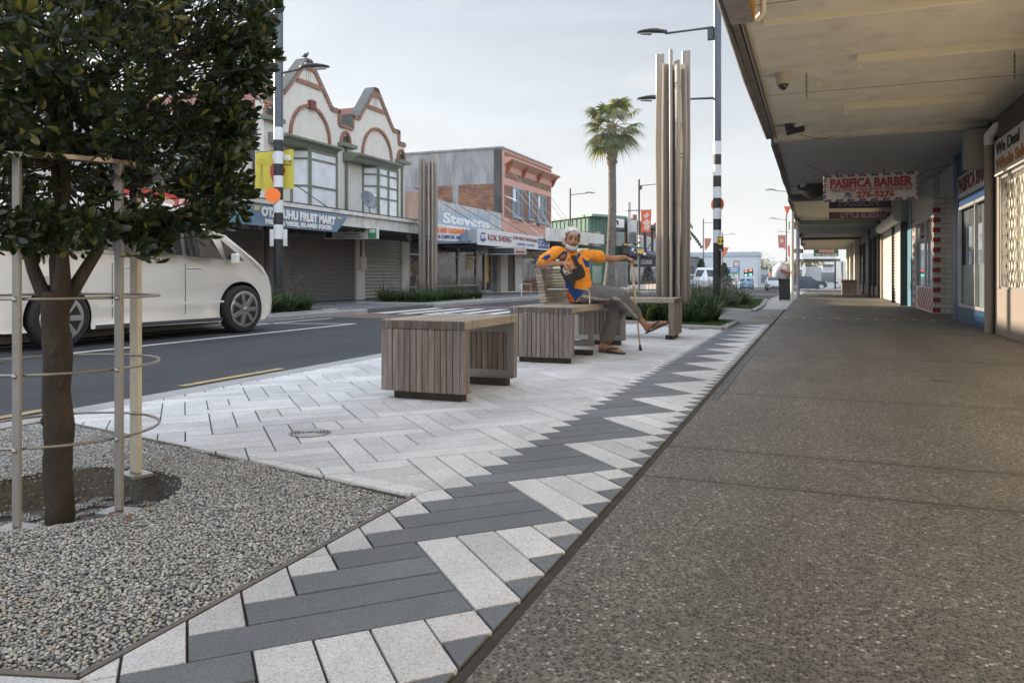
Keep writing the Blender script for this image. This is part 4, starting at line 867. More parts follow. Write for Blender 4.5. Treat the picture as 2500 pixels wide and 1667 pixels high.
for z in (.34, 1.6, 2.15): fr.box(XF - .2, XF - .15, 25.7, 31.9, z, z + .05)
fr.build('window_frame', m_alu, B)
dr = MB().box(XF - .2, XF - .14, 32.0, 32.1, 0, 2.0).box(XF - .2, XF - .14, 32.85, 32.93, 0, 2.0).box(XF - .2, XF - .14, 33.65, 33.75, 0, 2.0).box(XF - .2, XF - .14, 32.1, 33.65, 1.92, 2.0).box(XF - .2, XF - .14, 32.1, 33.65, 0, .12)
dr.build('door_frame', m_alu, B); MB().box(XF - .24, XF - .21, 32.1, 33.65, .1, 1.95).build('door_glass', gl1, B); MB().box(XF - .205, XF - .195, 33.05, 33.4, .5, 1.7).build('door_poster', m_yellow, B); MB().box(XF - .195, XF - .185, 30.9, 31.6, 1.0, 1.55).build('notice', M_paint('pale yellow paper', (.6, .58, .38)), B)
# ---- pink and brick building
Cb = bld('pink_brick_building', 'two storey pink and brick building with a grey concrete side wall', (XF, 38, 0)); YC0, YC1 = 34.64, 42.15; zt = 7.06
m_salmon = mat('salmon paint', (.56, .31, .24), rough=.8, var=.05, scale=3, stain=.15, dirt=(.45, .22, .17)); m_cbrick = brickmat('brown brick', (.22, .10, .065), (.17, .075, .05), (.28, .2, .16)); m_rbrick = brickmat('rough red brick', (.30, .13, .06), (.15, .065, .04), (.27, .19, .14), plane='XZ', var=.35)
m_gconc = mat('stained side concrete', (.30, .305, .305), rough=.95, var=.25, scale=2.2, stretch=(1, 1, .25), stain=.8, dirt=(.08, .08, .078), bump=.2, bscale=25)
MB().box(XF - 9, XF, YC0 + .05, YC1, 0, zt).build('front_wall', m_salmon, Cb)
sw = lambda py0, py1, px, Y=YC0: None
zA = ony(1216, 448, YC0).z; MB().box(XF - 12, XF - .01, YC0 - .02, YC0 + .05, zA, zt).box(XF - 12, XF - 8.9, YC0 + .05, YC1, 0, zt - .02).build('upper_side_wall', m_gconc, Cb)
MB().box(XF - 12, XF - .3, YC0 - .005, YC0 + .05, 2.5, zA).build('lower_side_wall', m_rbrick, Cb)
for px in (1112, 985): x = ony(px, 460, YC0).x; MB().box(x - .16, x + .16, YC0 - .03, YC0, 3.5, zA).build('pilaster', m_gconc, Cb)
MB().box(XF - .42, XF - .005, YC0 - .05, YC0 - .01, 2.5, zt - .05).build('corner_pilaster', m_dkwall, Cb)
MB().box(XF - 12, XF + .05, YC0 - .08, YC0 + .25, zt, zt + .09).box(XF - .3, XF + .06, YC0 + .25, YC1 + .05, zt, zt + .08).build('coping', m_gconc, Cb)
cpx = lambda x, y: (950 + x / 3.734, 330 + y / 3.734)
def cb(name, pts, m, out=.02, th=.03): return poly(name, [cpx(*p) for p in pts], ('x', XF), th, m, Cb, out=out)
zc = lambda x, y: onx(*cpx(x, y), XF).z; yc_ = lambda x: onx(*cpx(x, 400), XF).y
cb('parapet_brick', [(1052, 152), (1478, 322), (1478, 372), (1052, 222)], m_cbrick); cb('brick_band', [(1055, 322), (1472, 465), (1472, 520), (1055, 385)], m_cbrick)
cb('brick_panel', [(1050, 452), (1472, 565), (1472, 868), (1050, 742)], m_cbrick)
for x in (1135, 1290, 1385): cb('pink_sill_panel', [(x - 20, 752 + (x - 1135) * .22), (x + 45, 766 + (x - 1135) * .22), (x + 45, 800 + (x - 1135) * .2), (x - 20, 790 + (x - 1135) * .2)], m_salmon, out=.035)
zcn = zc(1050, 235); MB().prism([(XF, zcn - .18), (XF + .35, zcn + .02), (XF + .45, zcn + .06), (XF + .45, zcn + .14), (XF, zcn + .22)], YC0 + .2, YC1 + .35, 'y').build('cornice', m_salmon, Cb)
for px in (1070, 1215, 1350, 1480):
    y = yc_(px); MB().prism([(XF + .02, zcn - .55), (XF + .1, zcn - .5), (XF + .35, zcn - .02), (XF + .02, zcn - .12)], y - .07, y + .07, 'y').build('bracket', mat('brick red paint', (.30, .09, .05)), Cb)
m_bluef = M_paint('pale blue joinery', (.20, .28, .36)); m_glc = glassmat('tall sash pane', (.10, .11, .12))
for xa, xb, yt, yb in ((1115, 1205, 470, 735), (1262, 1300, 512, 760), (1345, 1420, 540, 785)):
    ya_, yb_ = yc_(xa), yc_(xb); z1 = zc(xa, yt); z0 = zc(xa, yb)
    w = MB(); w.box(XF + .03, XF + .07, ya_, ya_ + .09, z0, z1).box(XF + .03, XF + .07, yb_ - .09, yb_, z0, z1).box(XF + .03, XF + .068, ya_ + .09, yb_ - .09, z1 - .09, z1).box(XF + .03, XF + .069, ya_, yb_, (z0 + z1) / 2 - .03, (z0 + z1) / 2 + .03)
    if yb_ - ya_ > 1: w.box(XF + .03, XF + .066, (ya_ + yb_) / 2 - .05, (ya_ + yb_) / 2 + .05, z0, z1)
    wf = w.build('window', m_bluef, Cb); MB().box(XF + .015, XF + .03, ya_ + .02, yb_ - .02, z0, z1).build('pane', m_glc, wf); MB().box(XF + .04, XF + .052, ya_ + .1, (ya_ * 2 + yb_) / 3, z0 + .7, z1 - .1).build('curtain', m_white, wf)
    MB().box(XF + .02, XF + .14, ya_ - .1, yb_ + .1, z0 - .12, z0).build('sill', m_bluef, wf)
MB().box(XF + .0, XF + .06, YC0 + .1, YC1, 2.2, 2.9).build('lintel', m_dkwall, Cb)
MB().box(XF + .0, XF + .15, 34.1, 35.0, 0, 2.2).build('pier', m_cream, Cb); MB().box(XF + .01, XF + .04, 35.0, 36.0, 0, 2.2).build('dark_door', m_soffit, Cb)
shutter(Cb, 36.1, 37.2, .02, 1.95, m_white, XF + .1, .1, .015); MB().box(XF + .01, XF + .06, 37.3, 42.1, .55, 1.95).build('shop_window', gl2, Cb); MB().box(XF + .01, XF + .1, 37.3, 42.1, 0, .5).build('stall_riser', m_rbrick, Cb)
fr = MB()
for y in (37.28, 39.3, 40.9, 42.05): fr.box(XF + .06, XF + .1, y, y + .06, .5, 1.98)
fr.build('window_frame', m_alu, Cb)
poly('shop_name_board', [(1255, 606), (1335, 612), (1335, 632), (1255, 630)], ('x', XF + .1), .03, mat('tan board', (.30, .26, .17), var=.1), Cb); text_on('lettering', 'HAIR PRICE', (1262, 619), (1328, 622), ('x', XF + .1), .3, M_paint('pale sage letters', (.55, .55, .42)), Cb, bold=.02)
hs = thing('hanging_sign', (-13, 28, 2), 'dark hanging sign with five small pictures and a red arrow, under the white fascia', 'sign'); ph = ('y', 28.2)
poly('panel', [(1168, 603), (1285, 603), (1284, 621), (1168, 622)], ph, .05, mat('cream plastic', (.45, .44, .38)), hs); poly('picture_strip', [(1192, 606), (1255, 606), (1255, 619), (1192, 619)], ph, .01, m_black, hs, out=.008)
for k in range(5): poly('picture', [(1194 + k * 12.3, 609), (1204 + k * 12.3, 609), (1204 + k * 12.3, 617), (1194 + k * 12.3, 617)], ph, .008, m_dkgrey, hs, out=.014)
poly('arrow', [(1258, 615), (1263, 611), (1263, 613), (1281, 613), (1281, 617), (1263, 617), (1263, 619)], ph, .01, m_red, hs, out=.008)
# stay cables of the awnings
sc1 = MB()
for a, b in (((1254, 425), (1390, 575)), ((1300, 470), (1345, 560)), ((1348, 478), (1440, 610)), ((1348, 495), (1425, 600)), ((1228, 500), (1330, 582)), ((1225, 475), (1262, 490)), ((1250, 450), (1362, 590)), ((1275, 462), (1380, 597))):
    A_ = onx(*a, XF + .05) if a[0] < 1347 else onx(a[0] - 6, a[1], XF + .05); q = onx(*b, XB); sc1.tube([A_, q], .014, 5)
m_cable = mat('cable', (.45, .46, .46), rough=.5); tag(sc1.build('stay_cable', m_cable), 'pale steel stay cables from the pink wall down to its awning', 'cable')
sc2 = MB()
for a, b in (((1083, 498), (1170, 550)), ((1125, 505), (1230, 564)), ((1178, 510), (1290, 574))): sc2.tube([onx(*a, XF + .05), onx(*b, XB)], .014, 5)
tag(sc2.build('stay_cable', m_dkgrey), 'dark stay cables from the faded shop parapet down to the awning', 'cable')
tag(MB().tube([onx(721, 452, XF + .5), onx(808, 512, XA)], .016, 5).build('stay_rod', m_dkgrey), 'dark stay rod from the banner side of the white gabled wall to the awning', 'cable')
# buildings left of the gables, behind the tree and van (low for the sun; taller rear block added to shade the footpath)
D0 = bld('low_shop', 'low pale shop row behind the tree and the van', (XF, 9, 0)); MB().box(XF - 2.6, XF, -8, 17.15, 0, 2.95).build('wall', m_cream, D0); MB().box(XF - 11, XF - 2.61, -14, 17.15, 0, 5.4).build('rear_shade_block', m_stain, D0)
shutter(D0, 12.3, 17.0, .02, 2.05, m_dkshut, XF + .12); MB().box(XF, XF + .3, 5, 12.2, .0, 2.1).build('shop_window', gl1, D0)
poly('upper_wall', [(560, 380), (645, 400), (645, 480), (560, 480)], ('x', XF - .4), .1, m_cream, D0)
# ---- white canopy, green corner building, brick row further on
wc = bld('corner_canopy', 'plain white canopy edge behind the man, at the side street corner', (-11.5, 43, 2.7), 'awning'); XC = -11.6
poly('fascia', [(1342, 556), (1475, 573), (1475, 596), (1342, 588)], ('x', XC), .2, m_rustwhite, wc); ya, yb = onx(1342, 570, XC).y, onx(1475, 570, XC).y
MB().box(XF + .02, XC - .21, ya, yb, onx(1342, 588, XC).z, onx(1342, 588, XC).z + .06).build('soffit', m_soffit, wc)
G = bld('green_building', 'two storey green corner building with red window frames', atw(1440, 640, 60)); g0, g1, g2 = atw(1340, 700, 66), atw(1440, 700, 60), atw(1533, 700, 63); bk_ = Vector((-14, 12, 0))
m_dgreen = mat('green cladding', (.055, .14, .105), rough=.7, var=.08, scale=2); m_lgreen = mat('pale green trim', (.16, .26, .21), var=.08); ztg = 5.45
def wallpoly(pts, z0, z1, m, name, par, th=.2): return MB().prism([(p.x, p.y) for p in pts], z0, z1, 'z').build(name, m, par)
foot = [g0, g1, g2, g2 + bk_, g0 + bk_]; wallpoly(foot, 0, ztg, m_dgreen, 'wall', G); off = Vector((.35, -.6, 0)); wallpoly([g0 + off, g1 + off, g2 + off, g2 + bk_, g0 + bk_], ztg, ztg + .18, m_lgreen, 'roof_edge', G)
rb = MB()
for a, b in ((g0, g1), (g1, g2)):
    for k in range(10): c = a.lerp(b, k / 10); rb.box(c.x - .03, c.x + .03, c.y - .06, c.y + .02, 3.6, ztg - .02)
rb.build('cladding_rib', m_lgreen, G)
m_rframe = M_paint('red brown joinery', (.24, .06, .04)); gl3 = glassmat('bright corner window', (.18, .26, .24), mottle=2, c2=(.5, .5, .45)); 
for x0, x1, y0, y1, w_, gm in ((1414, 1432, 566, 590, 59.2, M_paint('orange blind', (.48, .17, .07))), (1452, 1466, 566, 602, 59.6, gl3), (1505, 1524, 567, 600, 60.8, gl3), (1452, 1466, 650, 692, 59.6, gl3), (1500, 1530, 640, 700, 60.5, glassmat('grey shopfront', (.20, .20, .20), mottle=2))):
    f_ = poly('window', [(x0 - 4, y0 - 1), (x1 + 3, y0 - 1), (x1 + 3, y1 + 1), (x0 - 4, y1 + 1)], ('w', w_), .15, m_rframe if y0 < 600 else m_lgreen, G); poly('pane', [(x0, y0), (x1, y0), (x1, y1), (x0, y1)], ('w', w_ - .04), .03, gm, f_)
gs = thing('wall_sign', atw(1512, 545, 60), 'white square sign with a black logo on the green building', 'sign'); poly('panel', [(1500, 533), (1524, 535), (1524, 561), (1500, 559)], ('w', 60.2), .1, m_white, gs); poly('strip', [(1500, 555), (1524, 556), (1524, 561), (1500, 560)], ('w', 60.1), .05, m_dkgrey, gs); pline('logo', [(1503, 540), (1508, 540), (1508, 549)], ('w', 60.05), .14, m_black, gs, 0, .03)
wt = bld('white_corner_block', 'small white block with black window bars beside the green building', atw(1540, 640, 62)); MB().prism([(p.x, p.y) for p in (atw(1532, 700, 61.5), atw(1555, 700, 61), atw(1555, 700, 70), atw(1532, 700, 70))], 3.1, atw(1540, 537, 61).z, 'z').build('wall', m_white, wt)
poly('tall_fin', [(1533, 494), (1540, 494), (1540, 540), (1533, 540)], ('w', 61.3), .4, mat('pale grey fin', (.45, .46, .46)), wt); poly('window', [(1537, 566), (1553, 568), (1553, 597), (1537, 594)], ('w', 60.95), .05, m_pane, wt)
brs = MB()
for x in (1538, 1543, 1548, 1552): a = atw(x, 566, 60.85); b = atw(x, 596, 60.85); brs.bar(a, b, .08, .06)
brs.build('window_bars', m_black, wt)
K = bld('far_brick_building', 'two storey brown brick building beyond the green one, behind the orange banner', (XF, 70, 0)); m_fbr = brickmat('far brown brick', (.21, .12, .09), (.17, .09, .07), (.24, .18, .15), .5, .2); zk = 5.7
MB().box(XF - 12, XF - .3, 63.2, 86, 0, zk).build('wall', m_fbr, K)
for k in range(6):
    y = 64.5 + k * 3.4; MB().box(XF - .3, XF - .18, y - .75, y + .75, 3.0, 4.4).build('window', m_white, K); MB().box(XF - .18, XF - .16, y - .6, y + .6, 3.1, 4.3).build('pane', m_glc, K); MB().cyl((XF - .2, y + 1.6, 2.6), .1, 3.0, 8).build('downpipe', m_dkwall, K)
MB().box(XF - .3, XF + .1, 63.2, 86, zk - .4, zk - .2).build('string_course', m_dkwall, K); poly('chimney', [(1546, 524), (1555, 524), (1555, 545), (1546, 545)], ('w', 66), .8, m_fbr, K)
kc = bld('dark_canopy', 'dark canopy with a black hanging sign below the far brick building', (-11.8, 66, 2.6), 'awning'); MB().prism([(XF, 3.1), (-11.6, 2.4), (-11.6, 2.2), (XF, 2.6)], 60, 86, 'y').build('roof_sheet', m_dkgrey, kc); MB().box(-13.9, -11.7, 60.0, 60.2, 1.5, 2.2).build('sign_board', m_black, kc)
text_mesh('lettering', 'TAXIS & COURIER', .45, m_white, frame((-12.8, 59.95, 1.85), (1, 0, 0)), kc, width=1.7)
MB().box(XF - .28, XF - .2, 63.3, 85, .3, 2.3).build('shop_window', gl2, kc)
# ================================================================ shops and canopies on the right
XR = 2.32
m_sof = mat('cream soffit board', (.64, .60, .52), rough=.75, var=.07, scale=2, stain=.55, dirt=(.30, .25, .18)); m_fasc = mat('weathered fascia', (.12, .11, .10), rough=.8, var=.3, scale=5); m_sof2 = mat('grey soffit board', (.36, .36, .35), rough=.7, var=.08, scale=2, stain=.35, dirt=(.2, .18, .16))
m_cor = mat('cream slat soffit', (.50, .45, .34), rough=.7, var=.08)
m_batten = mat('cream batten paint', (.74, .68, .54), rough=.5, var=.04)
c1 = thing('canopy', (.8, 4, 3.0), 'nearest cream flat canopy over the footpath with strip light battens', 'canopy')
XC1 = -.66
MB().box(XC1 + .05, XR + .3, -7, 12.9, 3.02, 3.06).build('soffit', m_sof, c1); MB().box(XC1 - .02, XC1 + .04, -7, 12.9, 2.99, 3.30).build('fascia', m_fasc, c1)
MB().box(XC1 + .05, XR + .3, -7, 12.9, 3.07, 3.28).build('deck', m_dkgrey, c1)
MB().box(XC1 + .05, XR, 12.72, 12.9, 2.95, 3.019).build('end_beam', m_sof, c1)
g = MB(); g.tube([(XC1 + .09, -7, 2.985), (XC1 + .09, 4, 2.975), (XC1 + .085, 8, 2.99), (XC1 + .09, 12.8, 2.97)], .014, 6); g.build('conduit', m_fasc, c1); g = MB(); g.tube([(XC1 - .05, 6.05, 3.05), (XC1 - .06, 9, 3.0), (XC1 - .045, 12.9, 3.02)], .035, 8); g.build('gutter_pipe', m_fasc, c1)
jm = MB()
for y in (1.6, 4.05, 6.55, 9.9): jm.box(XC1 + .06, XR, y, y + .006, 3.0165, 3.0195)
jm.box(.12, .126, -7, 6.55, 3.0165, 3.0194); jm.build('soffit_joint', m_dkgrey, c1)
bt = []
for y, x0 in ((6.95, -.42), (3.3, -.5), (12.0, 9)): 
    if x0 < 5: MB().box(x0, XR, y, y + .05, 2.975, 3.0195).build('batten', m_batten, c1)
def striplight(x0, x1, y, lab, ends=True):
    t = thing('strip_light', ((x0 + x1) / 2, y, 3.0), lab, 'light fitting', 'empty strip light battens under the canopy'); MB().box(x0, x1, y - .035, y + .035, 2.945, 3.019).build('housing', m_batten, t)
    for x in ((x0 + .03), (x1 - .03)): MB().box(x - .02, x + .02, y - .02, y + .02, 2.87, 2.944).build('tube_holder', m_sof, t)
a, b = onz(2093, 150, 2.96), onz(2560, 100, 2.96); striplight(a.x, XR - .1, a.y, 'longer empty strip light batten near the top right under the nearest canopy')
a, b = onz(2060, 262, 2.96), onz(2407, 240, 2.96); striplight(a.x, b.x, a.y + .1, 'shorter empty strip light batten just in front of the dark second canopy')
# metal box and pipe at the top of the canopy edge
m_conc2 = mat('grey painted metal box', (.22, .20, .20), rough=.8, var=.2, scale=12)
p = atw(1805, 25, 5.9); bx = thing('edge_box', p, 'grey metal end box with an orange edge on the near canopy corner', 'gutter end'); MB().box(p.x - .07, p.x + .10, p.y - .9, p.y + .06, p.z - .09, p.z + .22).build('casing', m_conc2, bx); MB().box(p.x + .10, p.x + .115, p.y - .9, p.y + .03, p.z - .08, p.z + .2).build('orange_edge', mat('orange rust', (.40, .17, .03), var=.3), bx)
MB().tube([(p.x + .16, p.y - .5, p.z + .1), (p.x + .18, p.y - .1, p.z + .08), (p.x + .17, p.y + .06, p.z - .02), (p.x + .12, p.y + .1, p.z - .06)], .025, 8).build('pipe', m_sof, bx)
# dome camera
p = onz(1912, 180, 3.02); t = thing('dome_camera', p, 'beige dome security camera under the near canopy edge', 'camera'); MB().tube([(p.x, p.y, 3.019), (p.x, p.y, 3.0), (p.x, p.y, 2.93), (p.x, p.y, 2.90)], [.088, .088, .072, .07], 20).build('housing', mat('beige plastic', (.42, .38, .32), rough=.5), t)
MB().ball((p.x, p.y, 2.90), (.055, .055, .065)).build('dome', glassmat('smoked dome', (.02, .02, .02)), t); MB().tube([(p.x - .09, p.y, 2.99), (p.x - .25, p.y, 2.985)], .008, 6).build('cable', m_sof, t)
def chain(px, py, n, lab):
    p = onz(px, py, 3.015); mb = MB()
    for i in range(n):
        c = Vector((p.x, p.y, 3.0 - i * .026)); ax = Vector((1, 0, 0)) if i % 2 else Vector((0, 1, 0))
        mb.tube([c + ax * .008 * math.cos(k * math.pi / 4) + Vector((0, 0, .017 * math.sin(k * math.pi / 4))) for k in range(9)], .0035, 5, caps=False)
    tag(mb.build('chain', m_fasc), lab, 'chain')
chain(1969, 178, 11, 'short rusty chain hanging from the canopy beside the dome camera'); chain(2477, 128, 10, 'short rusty chain hanging from the canopy by the right edge of the picture')
p = onz(1998, 195, 3.02); tag(MB().box(p.x - .025, p.x + .025, p.y - .02, p.y + .02, 2.92, 3.018).build('junction_box', m_sof, bevel=.004), 'small cream junction box on the soffit right of the dome camera', 'junction box')
def flood(px, py, lab, z=2.95, s=1.0):
    p = onz(px, py, z + .02); t = thing('flood_light', p, lab, 'flood light', 'flood lights along the canopy edges'); M = Matrix.Translation(p) @ Matrix.Rotation(R(-18), 4, 'X') @ Matrix.Rotation(R(-12), 4, 'Y')
    MB().box(-.15 * s, .15 * s, -.08 * s, .14 * s, -.14 * s, .0, M=M).build('casing', m_black, t); MB().box(-.02, .15 * s, -.083 * s, -.079 * s, -.13 * s, -.02, M=M).add([M @ Vector(v) for v in ((.0, -.081 * s, -.14 * s), (.17 * s, -.081 * s, -.14 * s), (.18 * s, -.15 * s, -.10 * s), (.18 * s, -.15 * s, -.02 * s), (.02, -.15 * s, -.02 * s), (.02, -.15 * s, -.10 * s), (.17 * s, -.081 * s, 0), (.0, -.081 * s, 0))], [(0, 1, 2, 5), (5, 2, 3, 4), (4, 3, 6, 7), (1, 6, 3, 2), (0, 5, 4, 7)]).build('lens', mat('flood lens', (.45, .46, .42), rough=.15), t)
    MB().tube([p + Vector((-.14 * s, .05, -.02)), p + Vector((-.4 * s, .05, -.02))], .01, 6).build('arm', m_fasc, t)
flood(1938, 300, 'large flood light under the near canopy edge', 3.02, .85)
tag(MB().tube([onz(1950 + k * 11, 0, 0) * 0 + onz(1950 + k * 10.5, 327 + 0 * k, 2.98) - Vector((0, 0, .07 * math.sin(k / 10 * math.pi))) for k in range(11)], .005, 5).build('cable', m_black), 'thin black cable sagging below the soffit beside the large flood light', 'cable')
# second and farther canopies
def canopy(lab, y0, y1, z, x0, m, beam=None, ribs=0, fh=.3):
    t = thing('canopy', ((x0 + XR) / 2, y0, z), lab, 'canopy'); mb = MB(); 
    if ribs:
        n = int((y1 - y0) / ribs)
        for i in range(n): mb.box(x0 + .05, XR + .2, y0 + i * ribs + .02, y0 + (i + 1) * ribs - .02, z, z + .05); 
        mb.box(x0 + .05, XR + .2, y0, y1, z + .055, z + .09)
    else: mb.box(x0 + .05, XR + .25, y0, y1, z, z + .05)
    mb.build('soffit', m, t); MB().box(x0, x0 + .045, y0, y1, z - .04, z + fh).build('fascia', m_fasc, t); MB().box(x0 + .05, XR + .25, y0, y1, z + .1, z + .2).build('deck', m_dkgrey, t)
    if beam: MB().box(x0 + .05, XR, y1 - .25, y1 - .002, z - beam[1], z - .004).build('beam', beam[0], t)
    MB().tube([(x0 + .09, y0, z - .02), (x0 + .09, y1, z - .02)], .013, 6).build('conduit', m_fasc, t)
    return t
c2_ = canopy('second canopy where the barber sign hangs, its soffit darkened as if shaded', 12.93, 21.7, 2.93, -.66, m_sof2, (m_fasc, .16), fh=.26)  # soffit greyer than the first one: shade put into its colour
canopy('canopy with cream slats beyond the barber sign', 21.75, 30.8, 2.86, -.68, m_cor, (mat('green beam', (.10, .16, .12)), .14), ribs=.42)
canopy('plain grey canopy beyond the green beam', 30.85, 41.5, 2.72, -.70, m_sof2, (m_fasc, .12))
canopy('far pale canopy with a bracketed rail, fifth along the footpath', 41.6, 57, 2.60, -.7, m_cor, None)
# underside details of the second canopy: rough end curtain, black bowl, brace rods
p = onz(1990, 452, 2.93); t = thing('lamp_bowl', p, 'large black half bowl lamp beside the barber sign', 'light fitting'); bw_ = MB(); bw_.tube([(p.x, p.y, 2.90 - .30 * math.sin(a * math.pi / 14)) for a in range(8)], [.34 * math.cos(a * math.pi / 14.5) for a in range(8)], 24); bw_.build('bowl', m_black, t); MB().cyl((p.x, p.y, 2.89), .02, .05, 8).build('stem', m_black, t)
flood(1955, 452, 'smaller dark flood light left of the black bowl lamp', 2.80, .55); flood(1953, 533, 'flood light under the cream slat canopy near the white post', 2.80, .62); flood(1957, 572, 'small distant flood light beyond the green beam', 2.66, .7); flood(1960, 593, 'most distant small flood light by the bracketed rail', 2.56, .8)
ct = MB(); yy = [15.6, 16.6, 17.6, 18.6]; 
q = [onx(1897, 380, -.69), onx(1908, 400, -.69), onx(1919, 430, -.69), onx(1918, 460, -.69), onx(1912, 448, -.69), onx(1907, 433, -.69), onx(1901, 405, -.69)]
ct.slab(q, (-1, 0, 0), .02); tag(ct.build('torn_flashing', m_fasc), 'torn grey flashing dangling from the edge of the second canopy', 'flashing')
# hanging signs
def stripes(par, x0, x1, z0, z1, Y, n, wd):
    for (za, zb) in ((z1 - wd, z1), (z0, z0 + wd)):
        mb = MB(); L_ = (x1 - x0) / n
        for k in range(n):
            for j, mi in ((0, 0), (.33, 1)):
                a = x0 + (k + j) * L_; sl = wd * .6 * (1 if za > z0 else -1); w = L_ * .3
                if a + w + abs(sl) > x1: continue
                o = abs(sl); mb.add([(a + (o if sl < 0 else 0), Y - .004, zb), (a + w + (o if sl < 0 else 0), Y - .004, zb), (a + w + (o if sl > 0 else 0), Y - .004, za), (a + (o if sl > 0 else 0), Y - .004, za)], [(0, 1, 2, 3)], mi)
        mb.build('stripe_border', [m_blue, m_red], par)
    for xa in (x0, x1 - wd):
        mb = MB(); L_ = (z1 - z0 - 2 * wd) / 4
        for k in range(4):
            for j, mi in ((0.05, 0), (.45, 1)):
                z = z0 + wd + (k + j) * L_; mb.add([(xa, Y - .0045, z), (xa + wd, Y - .0045, z + L_ * .18), (xa + wd, Y - .0045, z + L_ * .5), (xa, Y - .0045, z + L_ * .32)], [(0, 1, 2, 3)], mi)
        mb.build('stripe_border', [m_blue, m_red], par)
YB = 15.6; a, b, c, d = (ony(*q, YB) for q in ((2010.6, 428.4), (2242.4, 419.6), (2241, 487), (2009, 493)))
x0, x1, z0, z1 = a.x, b.x, (c.z + d.z) / 2, (a.z + b.z) / 2
m_sgw = mat('aged white sign face', (.62, .59, .53), rough=.45, var=.05, scale=2, stain=.15, dirt=(.4, .35, .28)); bs_ = thing('barber_sign', ((x0 + x1) / 2, YB, z0), 'hanging white barber sign with red lettering and a striped border', 'sign')
MB().box(x0, x1, YB, YB + .05, z0, z1).build('panel', m_sgw, bs_, bevel=.004); stripes(bs_, x0, x1, z0, z1, YB, 8, .045)
m_bred = M_paint('barber red', (.38, .03, .03)); m_bblue = M_paint('barber blue', (.03, .05, .18)); u_ = (x1 - x0)
def bt_(s, xc, zc_, w, h, m, **k): return text_mesh('lettering', s, h * 1.42, m, frame((x0 + u_ * xc, YB - .006, z0 + (z1 - z0) * zc_), (1, 0, 0)), bs_, width=u_ * w, ext=.003, **k)
bt_('PASIFICA BARBER', .5, .66, .87, .155, m_bred, bold=.012); bt_('* FALE OTI-ULU *VALE NI KOTI *FALE KOSI ULU', .5, .42, .87, .055, m_bred, bold=.003); bt_('Ph:', .265, .22, .095, .10, m_bblue, shear=.35, bold=.004); bt_('276-5276', .555, .22, .40, .10, m_bred, bold=.008)
for zz in (.52, .335): MB().box(x0 + u_ * .06, x1 - u_ * .06, YB - .004, YB - .001, z0 + (z1 - z0) * zz - .002, z0 + (z1 - z0) * zz + .002).build('rule', m_bred, bs_)
for xx, dx in ((x0 + u_ * .07, -.42), (x1 - u_ * .09, .45)): MB().tube([(xx, YB + .02, z1), (xx + dx, YB + .02, 2.92)], .006, 6).build('hanger_rod', m_fasc, bs_)
for xx in (x0 + u_ * .14, x1 - u_ * .36): MB().box(xx - .012, xx + .012, YB + .02, YB + .03, z1, z1 + .09).build('hanger', m_bred, bs_)
YP = 19.4; t = thing('hanging_sign', ony(2100, 500, YP), 'dark purple hanging sign reading passion behind the barber sign', 'sign'); pp = ('y', YP); m_purp = mat('dark purple sign', (.055, .03, .06), var=.2)
poly('panel', [(2024, 468), (2176, 466), (2176, 507), (2024, 509)], pp, .05, m_purp, t); text_on('lettering', 'PASSION', (2048, 497), (2146, 495), pp, .16, mat('dull grey letters', (.20, .20, .21)), t, bold=.012)
YQ = 26.0; t = thing('hanging_sign', ony(2100, 526, YQ), 'maroon and grey hanging sign lower behind the passion sign', 'sign'); pq = ('y', YQ); poly('panel', [(2024, 518), (2206, 517), (2198, 532), (2130, 536), (2024, 535)], pq, .05, mat('maroon sign', (.10, .035, .055), var=.2), t); text_on('lettering', 'LITTLE ELEGANCE', (2052, 527), (2180, 526), pq, .15, mat('pale lilac letters', (.28, .24, .30)), t, bold=.01)
# ---- shopfronts, near to far
S1 = bld('lattice_window_shop', 'tan shopfront with sunlit diamond lattice window at the right edge', (XR, 6, 0))
m_tan = mat('tan painted wall', (.25, .215, .185), rough=.7, var=.05, scale=3, stain=.15); m_curt = mat('cream curtain', (.62, .58, .46), rough=.9, var=.12, scale=6, stretch=(1, 9, 1))
MB().box(XR, XR + .3, 7.2, 12.3, 0, .62).build('stall_riser', m_tan, S1); MB().box(XR + .0, XR + .3, 12.05, 12.3, .62, 2.15).build('jamb', m_tan, S1); MB().box(XR + .02, XR + .3, 7.2, 12.3, 2.15, 3.0).build('wall_above', mat('dark brown wall', (.07, .05, .045)), S1)
MB().box(XR + .1, XR + .14, 7.2, 12.05, .62, 2.15).build('curtain', m_curt, S1); f = MB()
for y in (7.2, 9.6, 12.0): f.box(XR + .01, XR + .06, y, y + .05, .62, 2.15)
f.box(XR + .01, XR + .055, 7.2, 12.05, .60, .65).box(XR + .01, XR + .055, 7.2, 12.05, 2.10, 2.15).build('window_frame', m_alu, S1)
lt = MB(); dz = 1.45
for k in range(-6, 40):
    for s_ in (-1, 1):
        ya = 7.25 + k * .15; yb = ya + s_ * dz * .55; za, zb = .65, 2.10
        if s_ > 0: pts = [(ya, za), (yb, zb)]
        else: pts = [(ya, za), (yb, zb)]
        (p, zp), (q, zq) = pts
        lo, hi = 7.25, 11.98
        if max(p, q) < lo or min(p, q) > hi: continue
        f0 = lambda y: zp + (zq - zp) * (y - p) / (q - p)
        P0 = min(max(p, lo), hi); Q0 = min(max(q, lo), hi)
        if abs(P0 - Q0) < .02: continue
        lt.bar((XR + .04, P0, f0(P0)), (XR + .04, Q0, f0(Q0)), .012, .012)
lt.build('lattice', m_alu, S1)
t = thing('shop_sign', (XR, 10, 2.4), 'white wall sign with black and orange words at the right edge of the picture', 'sign'); MB().box(XR - .04, XR + .0, 7.6, 12.12, 2.15, 2.62).build('panel', m_sgw, t)
